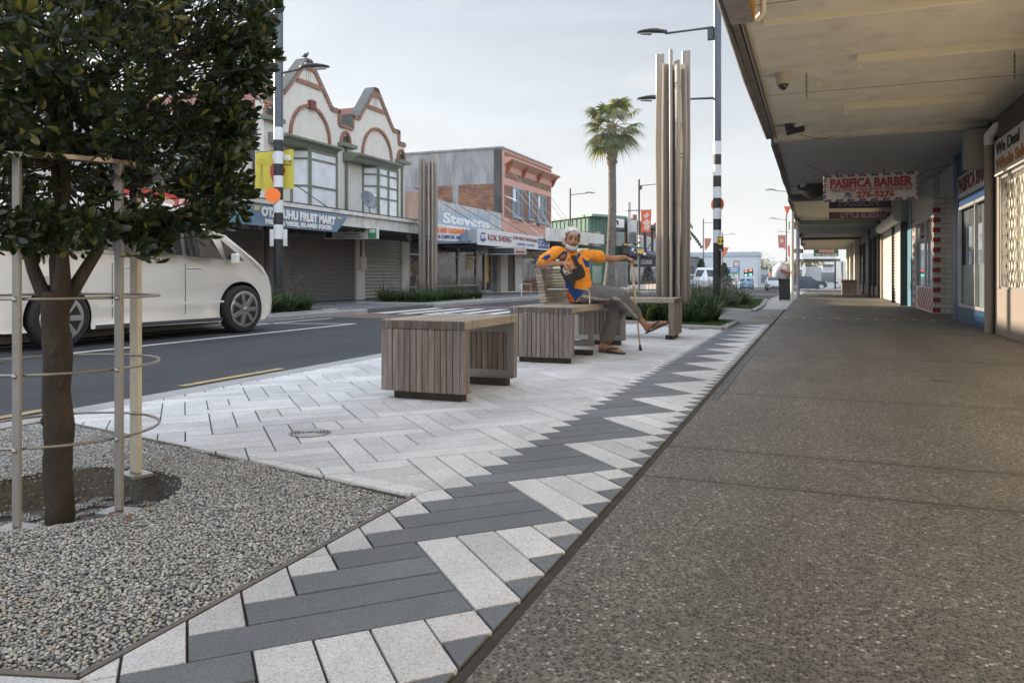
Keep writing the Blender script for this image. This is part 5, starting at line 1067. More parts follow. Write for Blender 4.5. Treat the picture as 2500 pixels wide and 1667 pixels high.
text_mesh('lettering', 'We Deal', .22, m_black, frame((XR - .046, 11.35, 2.49), (0, -1, 0)), t, width=1.25, bold=.004); text_mesh('lettering', 'Whole Sale', .20, M_paint('orange brown letters', (.40, .15, .05)), frame((XR - .046, 11.2, 2.28), (0, -1, 0)), t, width=1.6, bold=.006)
dp = MB().cyl((XR - .06, 12.36, 0), .058, 2.62, 16); tag(dp.build('downpipe', m_tan), 'tan downpipe between the tan shop and the blue barber shop', 'downpipe')
tag(MB().tube([(XR - .06, 12.36, 2.62), (XR - .06, 12.36, 2.74), (XR + .02, 12.30, 2.86), (XR + .15, 12.2, 2.9)], [.065, .07, .07, .065], 14).build('pipe_elbow', m_white), 'white pipe elbow on top of the tan downpipe', 'pipe')
S2 = bld('barber_shop', 'blue barber shopfront with two pane window and red lettered sign', (XR, 14, 0)); m_bb = brickmat('blue painted brick', (.022, .075, .155), (.018, .062, .135), (.015, .05, .11), .23, .085, ms=.008, bump=.9, rough=.4, var=.1); m_navy = mat('navy paint', (.010, .045, .125), rough=.45)
Y0_, Y1_ = 12.45, 15.25; zs_, zt2 = .27, 1.98
MB().box(XR, XR + .3, Y0_, Y1_, 0, zs_).build('stall_riser', m_bb, S2); MB().box(XR + .01, XR + .3, Y0_, Y1_, zt2, 2.92).build('wall_above', m_navy, S2); MB().box(XR - .002, XR + .5, Y1_ + .26, Y1_ + .5, 0, 2.92).build('brick_pier', m_bb, S2); MB().box(XR + .0, XR + .3, Y1_, Y1_ + .255, 0, 2.92).build('navy_pier', m_navy, S2); MB().box(XR + .0, XR + .3, Y0_, Y0_ + .1, zs_, zt2).build('brick_edge', m_bb, S2)
MB().box(XR + .08, XR + .10, Y0_ + .1, Y1_, zs_, zt2).build('window_glass', glassmat('barber window', (.10, .12, .13), rough=.03), S2); MB().box(XR + .06, XR + .078, Y0_ + .1, Y1_, zs_, .98).build('frosted_film', mat('frosted film', (.14, .17, .18), rough=.35), S2)
f = MB()
for y in (Y0_ + .1, 13.75, Y1_ - .05): f.box(XR + .0, XR + .05, y, y + .05, zs_, zt2)
f.box(XR + .0, XR + .048, Y0_ + .1, Y1_, zs_, zs_ + .05).box(XR + .0, XR + .048, Y0_ + .1, Y1_, zt2 - .05, zt2).build('window_frame', m_alu, S2)
t = thing('barber_fascia', (XR, 14, 2.2), 'white shop sign with shaded red letters on the blue barber wall', 'sign'); MB().box(XR - .03, XR + .009, 12.5, 15.05, 2.12, 2.48).build('panel', m_sgw, t)
text_mesh('lettering', 'PASIFICA BARB', .34, M_paint('shaded barber red', (.17, .03, .03)), frame((XR - .036, 13.78, 2.30), (0, -1, 0)), t, width=2.4, bold=.01)  # darker copy of the barber red: shade put into the letter colour
tag(MB().box(XR - .30, XR + .0, 12.55, 12.9, 2.35, 2.90).build('service_box', mat('grey service box', (.26, .25, .22)), bevel=.006), 'grey service box under the canopy beside the white pipe elbow', 'box')
def wirey(pts, r_, lab): tag(MB().tube(pts, r_, 5).build('wire', m_black), lab, 'wire')
wirey([(XR - .15, 12.9, 2.85), (XR - .05, 14, 2.7), (XR - .05, 15.2, 2.75), (1.95, 16.5, 2.80), (1.7, 17.2, 2.62), (1.6, 17.6, 2.75)], .006, 'black wire sagging above the blue barber shop wall')
# recessed entrance of the white brick shop
S3 = bld('white_brick_shop', 'white painted brick shop with red block corners and checkered base', (XR, 20, 0)); m_wb = brickmat('white painted brick', (.50, .49, .47), (.47, .46, .44), (.30, .29, .28), .40, .105, ms=.010, plane='XZ', rough=.35, bump=.8, var=.08); m_wb2 = brickmat('white painted brick side', (.46, .46, .46), (.44, .44, .44), (.3, .3, .3), .40, .105, ms=.010, rough=.35, var=.08); m_rb = M_paint('glossy dark red block', (.26, .035, .03), rough=.3)
YW = 18.2; MB().box(XR + .0, 3.6, YW, YW + .25, 0, 2.92).build('return_wall', m_wb, S3); MB().box(3.4, 3.6, 15.8, YW - .002, 0, 2.92).build('door_wall', m_sof2, S3); MB().box(XR + .1, 3.6, 15.76, YW - .002, 2.42, 2.92).build('entrance_bulkhead', m_sof2, S3)
k = 0; z = .03
while z < 2.2:
    MB().box(XR - .012, XR + .13, YW - .012, YW + .13, z, z + .10).build('red_block', m_rb, S3); MB().box(2.86, 3.0, YW - .012, YW + .02, z, z + .10).build('red_block', m_rb, S3); MB().box(XR - .012, XR + .1, 21.55, 21.8, z, z + .10).build('red_block', m_rb, S3); z += .21
MB().box(XR + .0, XR + .3, YW + .251, 22.0, 2.05, 2.92).build('wall_above', mat('veined white tile', (.40, .40, .40), rough=.3, var=.2, scale=3), S3); MB().box(XR + .0, XR + .3, 21.4, 22.0, 0, 2.05).build('far_pier', m_wb2, S3); MB().box(XR + .02, XR + .3, YW + .13, 21.4, 0, .55).build('stall_riser', m_white, S3)
ck = MB()
for i in range(14):
    for j in range(5):
        if (i + j) % 2 == 0: ck.box(XR + .008, XR + .018, YW + .16 + i * .2, YW + .36 + i * .2, .03 + j * .1, .13 + j * .1)
ck.build('checker_tiles', m_rb, S3); MB().box(XR + .06, XR + .08, YW + .13, 21.4, .55, 2.05).build('window_glass', glassmat('pale reflecting window', (.16, .17, .18)), S3)
f = MB()
for y in (YW + .14, 19.6, 21.35): f.box(XR + .0, XR + .05, y, y + .05, .55, 2.05)
f.build('window_frame', m_alu, S3)
S4 = bld('shuttered_shop', 'shop closed with two pale sunlit roller shutters and a teal pier', (2.1, 26, 0)); XS = 2.10; m_teal = M_paint('teal paint', (.10, .22, .28)); m_pshut = mat('pale shutter', (.52, .52, .50), rough=.5, var=.05, stain=.2)
MB().box(XR - .02, XR + .3, 22.02, 22.9, 0, 2.85).build('teal_pier', m_teal, S4); shutter(S4, 23.1, 25.4, .02, 2.25, m_pshut, XS + .1, .09, .02); shutter(S4, 25.7, 29.4, .02, 2.25, m_pshut, XS + .1, .09, .02); MB().box(XS + .05, XS + .4, 22.92, 29.8, 2.26, 2.85).build('lintel', m_sof2, S4)
MB().tube([(XS + .02, 23.0, 2.42), (XS + .02, 29.5, 2.42)], .16, 14).build('shutter_roll', m_pshut, S4)
for y in (22.92, 25.42, 29.42): MB().box(XS + .04, XS + .3, y, y + .16 if y < 29 else y + .5, 0, 2.25).build('shutter_guide', m_black if y < 29 else m_tan, S4)
S5 = bld('black_glass_shop', 'black framed shopfront with dark reflective windows beyond the shutters', (2.05, 35, 0)); MB().box(XS, XS + .2, 30, 42, 0, .4).build('stall_riser', mat('black tile', (.04, .04, .04), rough=.2), S5); MB().box(XS + .05, XS + .1, 30, 42, .4, 2.3).build('window_glass', gl2, S5); MB().box(XS, XS + .25, 30, 42, 2.3, 2.75).build('lintel', m_black, S5)
f = MB()
for y in (30, 32.2, 35.2, 36.4, 39, 41.8): f.box(XS - .04, XS + .12, y, y + .14, 0, 2.3)
f.build('window_frame', m_black, S5); MB().box(XS - .06, XS + .1, 34.6, 36.5, 0, 2.7).build('black_pier', m_black, S5)
S6 = bld('painted_pier_shops', 'far shopfronts with cream, orange and green painted piers', (2.0, 50, 0)); i = 0
for y, m in ((42.2, m_cream), (43.6, m_sof2), (45.0, m_cor), (47.5, m_cream), (49, M_paint('peach paint', (.50, .28, .16))), (50.4, M_paint('pale green paint', (.25, .42, .33))), (52, m_white), (54, m_cream), (57, M_paint('mint paint', (.30, .5, .42)))): MB().box(1.85 + (i % 3) * .06, 2.4, y, y + .55 + (i % 2) * .4, zg(y) - .1, 2.6).build('pier', m, S6); i += 1
MB().box(2.15, 2.4, 42.1, 59.5, -.5, 2.6).build('wall', glassmat('far shop glass', (.10, .10, .10), mottle=2), S6)
p = onz(2064, 711, zg(40)); t = thing('brick_planter', (1.55, 40.2, zg(40)), 'low box planter of pale brick beside the far shopfronts', 'planter'); MB().box(1.2, 1.85, 39.9, 40.6, zg(40), zg(40) + .58).build('box', brickmat('pale brick', (.42, .36, .30), (.36, .28, .22), (.2, .15, .1), .18, .07, plane='XZ'), t); MB().box(1.17, 1.88, 39.87, 40.63, zg(40) + .582, zg(40) + .72).build('rim', mat('terracotta rim', (.25, .14, .10), var=.3, scale=8), t)
UP = bld('upper_storey', 'plain building body above and behind the right hand shops', (6, 20, 0)); MB().box(XR + .31, 14, -12, 59.5, 3.3, 6.0).box(3.7, 14, -12, 59.5, -.3, 3.3).box(XR + .31, 3.69, 18.5, 59.5, -.3, 3.29).box(XR + .31, 3.69, -12, 15.7, -.3, 3.29).build('wall', m_tan, UP)
WB = bld('cream_shop_wall', 'long cream painted shop wall on the right behind the viewer', (XR, 0, 0)); MB().box(XR, XR + .3, -12, 7.18, 0, 3.0).build('wall', mat('warm cream wall', (.74, .69, .58), var=.04, scale=2), WB)
# post, second post, sign plate, litter bin with bags
p = onz(1934, 735); tag(MB().cyl((p.x, p.y, 0), .055, 2.88, 16).build('canopy_post', m_white), 'near white round post holding the canopy edge, behind the full litter bin', 'post'); py_ = p
p = onz(1948, 722); tag(MB().cyl((p.x, p.y, -.05), .07, 2.75, 16).build('canopy_post', mat('grey post', (.35, .35, .38))), 'grey round canopy post just beyond the white one', 'post')
t = thing('plate_sign', (py_.x, py_.y, 2.2), 'small pale plate sign near the top of the white post', 'sign'); poly('plate', [(1925, 541), (1948, 541), (1948, 560), (1925, 560)], ('w', 24.5), .02, mat('pale sign plate', (.45, .47, .50)), t); poly('sticker', [(1938, 543), (1946, 543), (1946, 550), (1938, 550)], ('w', 24.47), .01, mat('brown sticker', (.35, .22, .14)), t)
bp_ = onz(1917, 734); B_ = thing('litter_bin', bp_, 'dark wheelie bin piled with rubbish bags beside the white post', 'bin')
hb = .70; MB().add([(bp_.x + a * .165, bp_.y + b * .19, .03) for a, b in ((-1, -1), (1, -1), (1, 1), (-1, 1))] + [(bp_.x + a * .20, bp_.y + b * .24, hb) for a, b in ((-1, -1), (1, -1), (1, 1), (-1, 1))], [(3, 2, 1, 0), (0, 1, 5, 4), (1, 2, 6, 5), (2, 3, 7, 6), (3, 0, 4, 7), (4, 5, 6, 7)]).build('body', mat('dark green plastic', (.022, .028, .025), rough=.5), B_, bevel=.02, bseg=2)
MB().box(bp_.x - .225, bp_.x + .225, bp_.y - .26, bp_.y + .26, hb - .05, hb + .005).build('rim', m_black, B_, bevel=.01)
for s_ in (-1, 1): MB().tube([(bp_.x + s_ * .15, bp_.y + .2, .09), (bp_.x + s_ * .19, bp_.y + .2, .09)], .09, 14).build('wheel', m_rubber, B_)
def bag(c, r, m, lab, seed):
    bm = bmesh.new(); bmesh.ops.create_icosphere(bm, subdivisions=4, radius=1); rs = Vector((seed, seed * 2, 0))
    for v in bm.verts:
        d = v.co.normalized(); k = 1 + .14 * noise.noise(d * 1.7 + rs) + .10 * abs(noise.noise(d * 5 + rs)) + .05 * noise.noise(d * 11 + rs); v.co = Vector((d.x * r[0], d.y * r[1], d.z * r[2])) * k
        if v.co.z < -r[2] * .55: v.co.z = -r[2] * .55
    for f in bm.faces: f.smooth = True
    me = bpy.data.meshes.new('bag'); bm.to_mesh(me); bm.free(); me.materials.append(m); o = bpy.data.objects.new('rubbish_bag', me); COL.objects.link(o); o.location = c; tag(o, lab, 'rubbish bag'); return o
m_bagw = mat('milky plastic bag', (.52, .52, .56), rough=.3, var=.12, scale=12); bag((bp_.x - .12, bp_.y - .05, hb + .20), (.26, .24, .30), m_bagw, 'milky white rubbish bag bulging over the left of the bin', 1.3); bag((bp_.x + .15, bp_.y + .05, hb + .24), (.22, .22, .34), mat('tan bag', (.36, .31, .22), rough=.5, var=.2, scale=9), 'tan rubbish bag on the right of the bin', 3.7)
o = MB().box(-.16, .16, -.03, .03, -.035, .035, M=Matrix.Rotation(R(28), 4, 'Y')).build('food_packet', mat('red packet', (.42, .07, .03), var=.3, scale=20), bevel=.01); o.location = (bp_.x + .0, bp_.y - .30, hb + .22); tag(o, 'red food packet poking from the bags on top of the bin', 'packet')
# small things on the ground and the shop walls
cr_ = MB(); a, b = onz(2250, 813), onz(2330, 815.5); cr_.bar((a.x, a.y, .001), (b.x, b.y, .001), .02, .003); a, b = onz(2310, 818), onz(2385, 820); cr_.bar((a.x, a.y, .001), (b.x, b.y, .001), .03, .003)
struct(cr_.build('footpath_crack', m_black))
for i, (x, y, l) in enumerate(((.9, 6.6, 'round steel service lid set in the footpath'),)):
    t = thing('manhole_cover', (x, y, 0), l, 'manhole cover'); MB().cyl((x, y, .0005), .075, .002, 24).build('plate', mat('dull steel lid', (.10, .095, .09), rough=.6, metal=.5, var=.2), t)
# ================================================================ the street tree, its guard, the palm and the planting
def fast_mesh(name, V_, Fq, mats, parent=None, mi=None, smooth=False, loc=None):
    V_ = np.asarray(V_, dtype=np.float32).reshape(-1, 3); Fq = np.asarray(Fq, dtype=np.int32); k = Fq.shape[1]
    if parent is not None:
        off = Vector((0, 0, 0)); q = parent
        while q is not None: off += q.location; q = q.parent
        V_ = V_ - np.array(off, dtype=np.float32)
    me = bpy.data.meshes.new(name); me.vertices.add(len(V_)); me.vertices.foreach_set('co', V_.ravel()); me.loops.add(Fq.size); me.loops.foreach_set('vertex_index', Fq.ravel())
    me.polygons.add(len(Fq)); me.polygons.foreach_set('loop_start', np.arange(0, Fq.size, k, dtype=np.int32))
    for m in mats: me.materials.append(m)
    if mi is not None: me.polygons.foreach_set('material_index', np.asarray(mi, dtype=np.int32))
    me.polygons.foreach_set('use_smooth', np.full(len(Fq), smooth)); me.update(calc_edges=True)
    o = bpy.data.objects.new(name, me); COL.objects.link(o); o.parent = parent; return o
def leafmat(name, cols, rough=.35, trans=.35, spec=.5):
    m = rampmat(name, cols, rough, spec=spec); t = m.node_tree; b = t.nodes['Principled BSDF']; out = [n for n in t.nodes if n.type == 'OUTPUT_MATERIAL'][0]
    src = b.inputs['Base Color'].links[0].from_socket; tr = N(t, 'ShaderNodeBsdfTranslucent'); br = N(t, 'ShaderNodeVectorMath', operation='MULTIPLY'); br.inputs[1].default_value = (2.2, 2.4, 1.1)
    t.links.new(src, br.inputs[0]); t.links.new(br.outputs[0], tr.inputs[0]); mx_ = N(t, 'ShaderNodeMixShader'); mx_.inputs[0].default_value = trans
    t.links.new(b.outputs[0], mx_.inputs[1]); t.links.new(tr.outputs[0], mx_.inputs[2]); t.links.new(mx_.outputs[0], out.inputs[0]); return m
m_leaf = leafmat('glossy dark leaf', [(0, (.015, .025, .010)), (.35, (.024, .038, .013)), (.7, (.013, .022, .010)), (.82, (.06, .075, .02)), (.95, (.15, .14, .035))], rough=.30, trans=.22)
m_bark = mat('tree bark', (.032, .026, .021), rough=.95, col2=(.075, .058, .042), scale=7, stretch=(2, 2, .8), bump=1.0, bscale=55, stain=.6, dirt=(.05, .04, .03))
T = thing('street_tree', (TC.x, TC.y, -.1), 'small evergreen street tree with dark glossy leaves in the round gravel pit', 'tree')
tb = MB(); pts = []; rr_ = []
base = Vector((TC.x, TC.y, -.12))
def camoff(dr, dw, dz): return Vector((dr * CT - dw * ST, dr * ST + dw * CT, dz))
for i in range(40):
    z = -.12 + (.86) * i / 39; w = .004 * math.sin(i * .9) + (-.012 if i > 24 else 0) * 0
    pts.append(Vector((TC.x, TC.y, z)) + camoff(-.012 * (i / 39) + .004 * math.sin(i * .5), 0, 0)); rr_.append(.049 + .004 * math.exp(-((i - 17) / 3.) ** 2) + .0012 * math.sin(i * 1.3) + .003 * math.exp(-((i - 29) / 2.5) ** 2) - .003 * i / 39)
tb.tube(pts, rr_, 22)
ftop = pts[-1]
for (da, dz, r_) in ((.6, .40, .010), (-.9, .27, .011), (.1, .52, .010)):
    a = TH - math.pi / 2 + da; p = Vector((TC.x + .05 * math.cos(a), TC.y + .05 * math.sin(a), dz)); tb.ball(p, (r_, r_, r_ * 1.5), seg=10, rings=7)
tk = tb.build('trunk', m_bark, T, fix=True); d_ = tk.modifiers.new('sub', 'SUBSURF'); d_.levels = d_.render_levels = 1; tx = bpy.data.textures.new('barktex', 'CLOUDS'); tx.noise_scale = .022; dd = tk.modifiers.new('disp', 'DISPLACE'); dd.texture = tx; dd.strength = .006; dd.texture_coords = 'GLOBAL'; dd.mid_level = .5
rt = random.Random(11); CC = Vector((TC.x, TC.y, 1.78)) + camoff(-.10, .05, 0)
limbs = []
for i, (dr, dw, h) in enumerate(((-.13, .03, .75), (-.05, .12, .9), (.06, -.05, .85), (.12, .08, .75), (-.01, -.02, 1.0))):
    a = ftop + camoff(.012 * (i - 2), .01 * (i % 2), -.06); pl = [a]; n = 9; tgt = a + camoff(dr * 1.5, dw * 2.2, h)
    for k in range(1, n + 1):
        t_ = k / n; pl.append(a.lerp(tgt, t_) + camoff(dr * .35 * math.sin(t_ * 3.1) + rt.uniform(-.008, .008), 0, -.04 * math.sin(t_ * 3.1)))
    limbs.append(pl); MB().tube(pl, [.027 - .020 * k / n for k in range(n + 1)], 10).build('limb', m_bark, T)
shoots = []
def crown_r(d):
    return 1 + .22 * noise.noise(d * 1.6 + Vector((3, 1, 7))) + .10 * noise.noise(d * 4)
tries = 0
while len(shoots) < 2150 and tries < 90000:
    tries += 1
    d = Vector((rt.gauss(0, 1), rt.gauss(0, 1), rt.gauss(0, 1))).normalized(); rr = rt.random() ** .42
    q = Vector((d.x * .86, d.y * .84, d.z * .88)) * crown_r(d) * rr; p = CC + q
    if p.z < .90 + .05 * noise.noise(p * 5) or p.z > 2.5: continue
    rc = p.x * CT + p.y * ST; wc = -p.x * ST + p.y * CT
    if wc < 1.75 or rc / wc < -.80: continue
    pxx = CX + F * rc / wc; pyy = HY - F * (p.z - CH) / wc
    if pxx > 625 - (35 if 180 < pyy < 330 else 0) - max(0, pyy - 380) * 1.1 + 75 * noise.noise(Vector((pyy * .013, p.x * 6, p.y * 6))): continue
    if noise.noise(p * 4.2 + Vector((5, 5, 5))) < -.20: continue
    dz = (p.z - .72); 
    if rr < .45 and rt.random() < .6: continue
    shoots.append((p, (q.normalized() * .9 + Vector((0, 0, .55)) + Vector((rt.uniform(-.4, .4), rt.uniform(-.4, .4), rt.uniform(-.3, .3)))).normalized()))
def spray(px, py, w, n, sx=34, sy=26, down=0):
    for _ in range(n): p = atw(px + rt.gauss(0, sx), py + rt.gauss(0, sy), w + rt.uniform(-.1, .1)); shoots.append((p, (camoff(.6, -.1, .2 - down) + Vector((rt.uniform(-.5, .5), rt.uniform(-.5, .5), rt.uniform(-.4, .4)))).normalized()))
for a in ((560, 455, 2.6, 12), (590, 470, 2.6, 5, 12, 8), (500, 500, 2.6, 22), (530, 530, 2.55, 10, 14, 14), (430, 545, 2.6, 26), (350, 560, 2.5, 20), (470, 430, 2.6, 30), (560, 390, 2.6, 22), (590, 340, 2.7, 14, 18, 20), (610, 190, 2.7, 30, 20, 30), (640, 60, 2.7, 34, 22, 40), (250, 560, 2.4, 22), (120, 560, 2.4, 22), (30, 560, 2.4, 16), (560, 120, 2.7, 40, 40, 60), (550, 290, 2.7, 30, 30, 30)): spray(*a)
LV, LF = [], []
prof = [(.0, .08), (.25, .62), (.55, 1.0), (.8, .8), (1.0, .05)]
for p, d in shoots:
    u = d.cross(Vector((0, 0, 1)));  u = u.normalized() if u.length > .1 else Vector((1, 0, 0)); v = u.cross(d); nl = rt.randint(8, 13); L0 = rt.uniform(.034, .054); ph = rt.random() * 6.28
    for k in range(nl):
        az = ph + k * 2.4; op = .35 + 1.0 * (k / nl) + rt.uniform(-.15, .15); s_ = p - d * (.035 * k / nl)
        rad = (u * math.cos(az) + v * math.sin(az)); ax = (d * math.cos(op) + rad * math.sin(op)).normalized(); side = ax.cross(rad if abs(ax.dot(rad)) < .95 else d).normalized(); nn = side.cross(ax); L_ = L0 * rt.uniform(.75, 1.15); wd = L_ * rt.uniform(.17, .24); o = len(LV)
        for (t_, wq) in prof:
            c = s_ + ax * L_ * (t_ + .12) + nn * (-.12 * L_ * t_ * t_); LV.append(c - side * wd * wq + nn * wd * wq * .28); LV.append(c); LV.append(c + side * wd * wq + nn * wd * wq * .28)
        for j in range(4): LF.append((o + 3 * j, o + 3 * j + 1, o + 3 * j + 4, o + 3 * j + 3)); LF.append((o + 3 * j + 1, o + 3 * j + 2, o + 3 * j + 5, o + 3 * j + 4))
fast_mesh('crown', [tuple(v) for v in LV], LF, [m_leaf], T, smooth=True)
tw = MB()
for i, (p, d) in enumerate(shoots):
    if i % 2: continue
    best = min((q for pl in limbs for q in pl[2:]), key=lambda q: (q - p).length_squared); m_ = p.lerp(best, .45) + Vector((0, 0, -.04)); tw.tube([p, m_, best] if (p - best).length < .35 else [p, p.lerp(best, .3) + Vector((0, 0, -.02))], [.0022, .004, .006] if (p - best).length < .35 else [.002, .003], 4, caps=False)
tw.build('twigs', m_bark, T, fix=False)
# guard
GD = thing('tree_guard', (TC.x, TC.y, 0), 'galvanised steel tree guard of upright posts and round hoops', 'tree guard'); Rg = .335
m_gal = mat('galvanised post', (.27, .265, .26), rough=.5, metal=.35, var=.12, scale=6, stain=.25, dirt=(.22, .17, .12)); m_gal_lit = mat('pale post', (.56, .52, .42), rough=.55, var=.1, scale=6, stain=.2, dirt=(.3, .24, .16)); m_hoop = mat('hoop steel', (.33, .30, .27), rough=.35, metal=.8, var=.2, scale=9, stain=.4, dirt=(.18, .11, .07))  # far post takes a paler steel, light put into its colour
for z in (.236, .475, .724, .97):
    MB().tube([(TC.x + Rg * math.cos(a * math.pi / 30), TC.y + Rg * math.sin(a * math.pi / 30), z) for a in range(61)], .0052, 8, caps=False).build('hoop', m_hoop, GD)
tp = MB(); n = 60
for a in range(n):
    a0, a1 = a * 2 * math.pi / n, (a + 1) * 2 * math.pi / n; q = [(TC.x + r * math.cos(t), TC.y + r * math.sin(t), z) for z in (1.185, 1.20) for r, t in ((Rg + .03, a0), (Rg + .03, a1), (Rg - .02, a1), (Rg - .02, a0))]; tp.add(q, [(0, 1, 2, 3), (7, 6, 5, 4), (0, 4, 5, 1), (2, 6, 7, 3)])
tp.build('top_band', m_hoop, GD)
def rw(p): return p.x * CT + p.y * ST, -p.x * ST + p.y * CT
def on_ring(px, front):
    """point of the guard ring seen at pixel column px, on its near or far side"""
    k = (px - CX) / F; r0, w0 = rw(TC.to_3d()); best = None
    for i in range(720):
        a = i * math.pi / 360; p = Vector((TC.x + (Rg + .02) * math.cos(a), TC.y + (Rg + .02) * math.sin(a), 0)); r, w = rw(p)
        if (w < w0) == front:
            e = abs(r / w - k)
            if best is None or e < best[0]: best = (e, p)
    return best[1]
for px, fr_, wd_, dp_ in ((42, True, .029, .016), (291, True, .029, .018), (331, False, .064, .022)):
    p = on_ring(px, fr_); a = math.atan2(p.y - TC.y, p.x - TC.x); M = Matrix.Translation((p.x, p.y, 0)) @ Matrix.Rotation(TH + (R(-14) if px < 300 else R(-38)), 4, 'Z')
    MB().box(-wd_ / 2, wd_ / 2, -dp_ / 2, dp_ / 2, -.012, 1.19, M=M).build('post', m_gal if px < 300 else m_gal_lit, GD, bevel=.003)
    MB().box(-.06, .06, -.045, .045, -.024, -.013, M=M).build('base_plate', m_steel, GD)
    b = MB()
    for z in (.236, .475, .724, .97): b.ball(M @ Vector((0, -dp_ / 2 - .002, z)), .009, seg=8, rings=5)
    b.build('bolt', m_steel, GD)
# leaf litter in the pit
lt_ = []; lf = []
for _ in range(60):
    a = rt.uniform(0, 6.28); r_ = rt.uniform(.08, .5); x, y = TC.x + r_ * math.cos(a), TC.y + r_ * math.sin(a); z = gz(x, y) + .012; b = rt.uniform(0, 6.28); o = len(lt_); L_ = rt.uniform(.02, .035); dx, dy = math.cos(b) * L_, math.sin(b) * L_
    lt_ += [(x - dx, y - dy, z), (x + dy * .4, y - dx * .4, z + .004), (x + dx, y + dy, z + .003), (x - dy * .4, y + dx * .4, z + .006)]; lf.append((o, o + 1, o + 2, o + 3))
stuff(fast_mesh('leaf_litter', lt_, lf, [mat('dry leaves', (.16, .085, .04), var=.4, scale=30)]))
# ---- fan palm
pb0 = atw(1487, 698, 57); Pm = thing('palm_tree', (pb0.x, pb0.y, zg(56) - .1), 'tall fan palm with a rough grey trunk standing behind the seated man', 'palm tree'); rp = random.Random(5)
zt_p = atw(1490, 312, 57).z; tb = MB(); pts = []; rr_ = []
n = 46
for i in range(n + 1):
    t_ = i / n; z = zg(56) - .1 + (zt_p - zg(56)) * t_; px = 1487 + (1495 - 1487) * min(1, t_ * 2) - 4 * max(0, t_ - .6); q = atw(px, 600, 57); pts.append((q.x, q.y, z)); rr_.append((.50 - 1.15 * t_ if t_ < .16 else .316 - .06 * (t_ - .16)) * (1 + (.05 if i % 2 else 0)) * (1 if t_ < .80 else 1.18))
tb.tube(pts, rr_, 18); m_pbark = mat('palm bark', (.075, .068, .06), rough=.95, col2=(.17, .15, .13), scale=2.6, stretch=(1, 1, 3.5), bump=1, bscale=7)
tb.build('trunk', m_pbark, Pm)
bo = MB()
for i in range(230):
    t_ = rp.uniform(.76, 1.0); z = zg(56) + (zt_p - zg(56)) * t_; a = rp.uniform(0, 6.28); k = int(t_ * n); c = Vector(pts[k]); c.z = z; r_ = .29; d = Vector((math.cos(a), math.sin(a), 0)); s_ = Vector((-d.y, d.x, 0)); h = rp.uniform(.18, .38)
    bo.add([c + d * r_ - s_ * .09, c + d * r_ + s_ * .09, c + d * (r_ + .16) + s_ * .05 + Vector((0, 0, h)), c + d * (r_ + .16) - s_ * .05 + Vector((0, 0, h))], [(0, 1, 2, 3)])
bo.build('leaf_bases', mat('old palm boots', (.22, .15, .10), rough=.9, col2=(.36, .27, .18), scale=3), Pm, fix=False)
m_frond = leafmat('palm frond', [(0, (.06, .085, .035)), (.4, (.09, .11, .04)), (.7, (.05, .075, .035)), (.85, (.20, .17, .05)), (.95, (.34, .26, .10))], rough=.5, trans=.25)
cpt = Vector(pts[-1]) + Vector((0, 0, .1)); FV, FF = [], []; pet = MB()
for i in range(34):
    el = R(rp.choice((78, 60, 45, 28, 12, -5, -22, -40))) + rp.uniform(-.15, .15); az = i * 2.399 + rp.uniform(-.2, .2); d = Vector((math.cos(az) * math.cos(el), math.sin(az) * math.cos(el), math.sin(el))); Lp = rp.uniform(1.1, 2.0); hub = cpt + d * Lp + Vector((0, 0, -.12 * Lp * math.cos(el))); pet.tube([cpt, cpt + d * Lp * .5 + Vector((0, 0, .06)), hub], [.05, .035, .025], 5)
    u = d.cross(Vector((0, 0, 1)));  u = u.normalized() if u.length > .1 else Vector((1, 0, 0)); v = d.cross(u)
    for k in range(26):
        a = R(-115 + 230 * k / 25); ax = (d * math.cos(a) + u * math.sin(a)).normalized(); L_ = rp.uniform(1.15, 1.6) * (1 - .25 * abs(a) / 2); wv_ = .075; o = len(FV); sd_ = d.cross(ax).cross(ax); sd_ = (v.cross(ax)).normalized()
        for t_ in (0, .45, .8, 1.0): c = hub + ax * L_ * t_ + Vector((0, 0, -.55 * L_ * t_ ** 3)); wq = wv_ * (.35 + t_ if t_ < .5 else 1.3 * (1.02 - t_)); FV.append(c - sd_ * wq); FV.append(c + sd_ * wq)
        for j in range(3): FF.append((o + 2 * j, o + 2 * j + 1, o + 2 * j + 3, o + 2 * j + 2))
fast_mesh('fronds', [tuple(v) for v in FV], FF, [m_frond], Pm); pet.build('petioles', mat('petiole', (.20, .18, .07)), Pm)
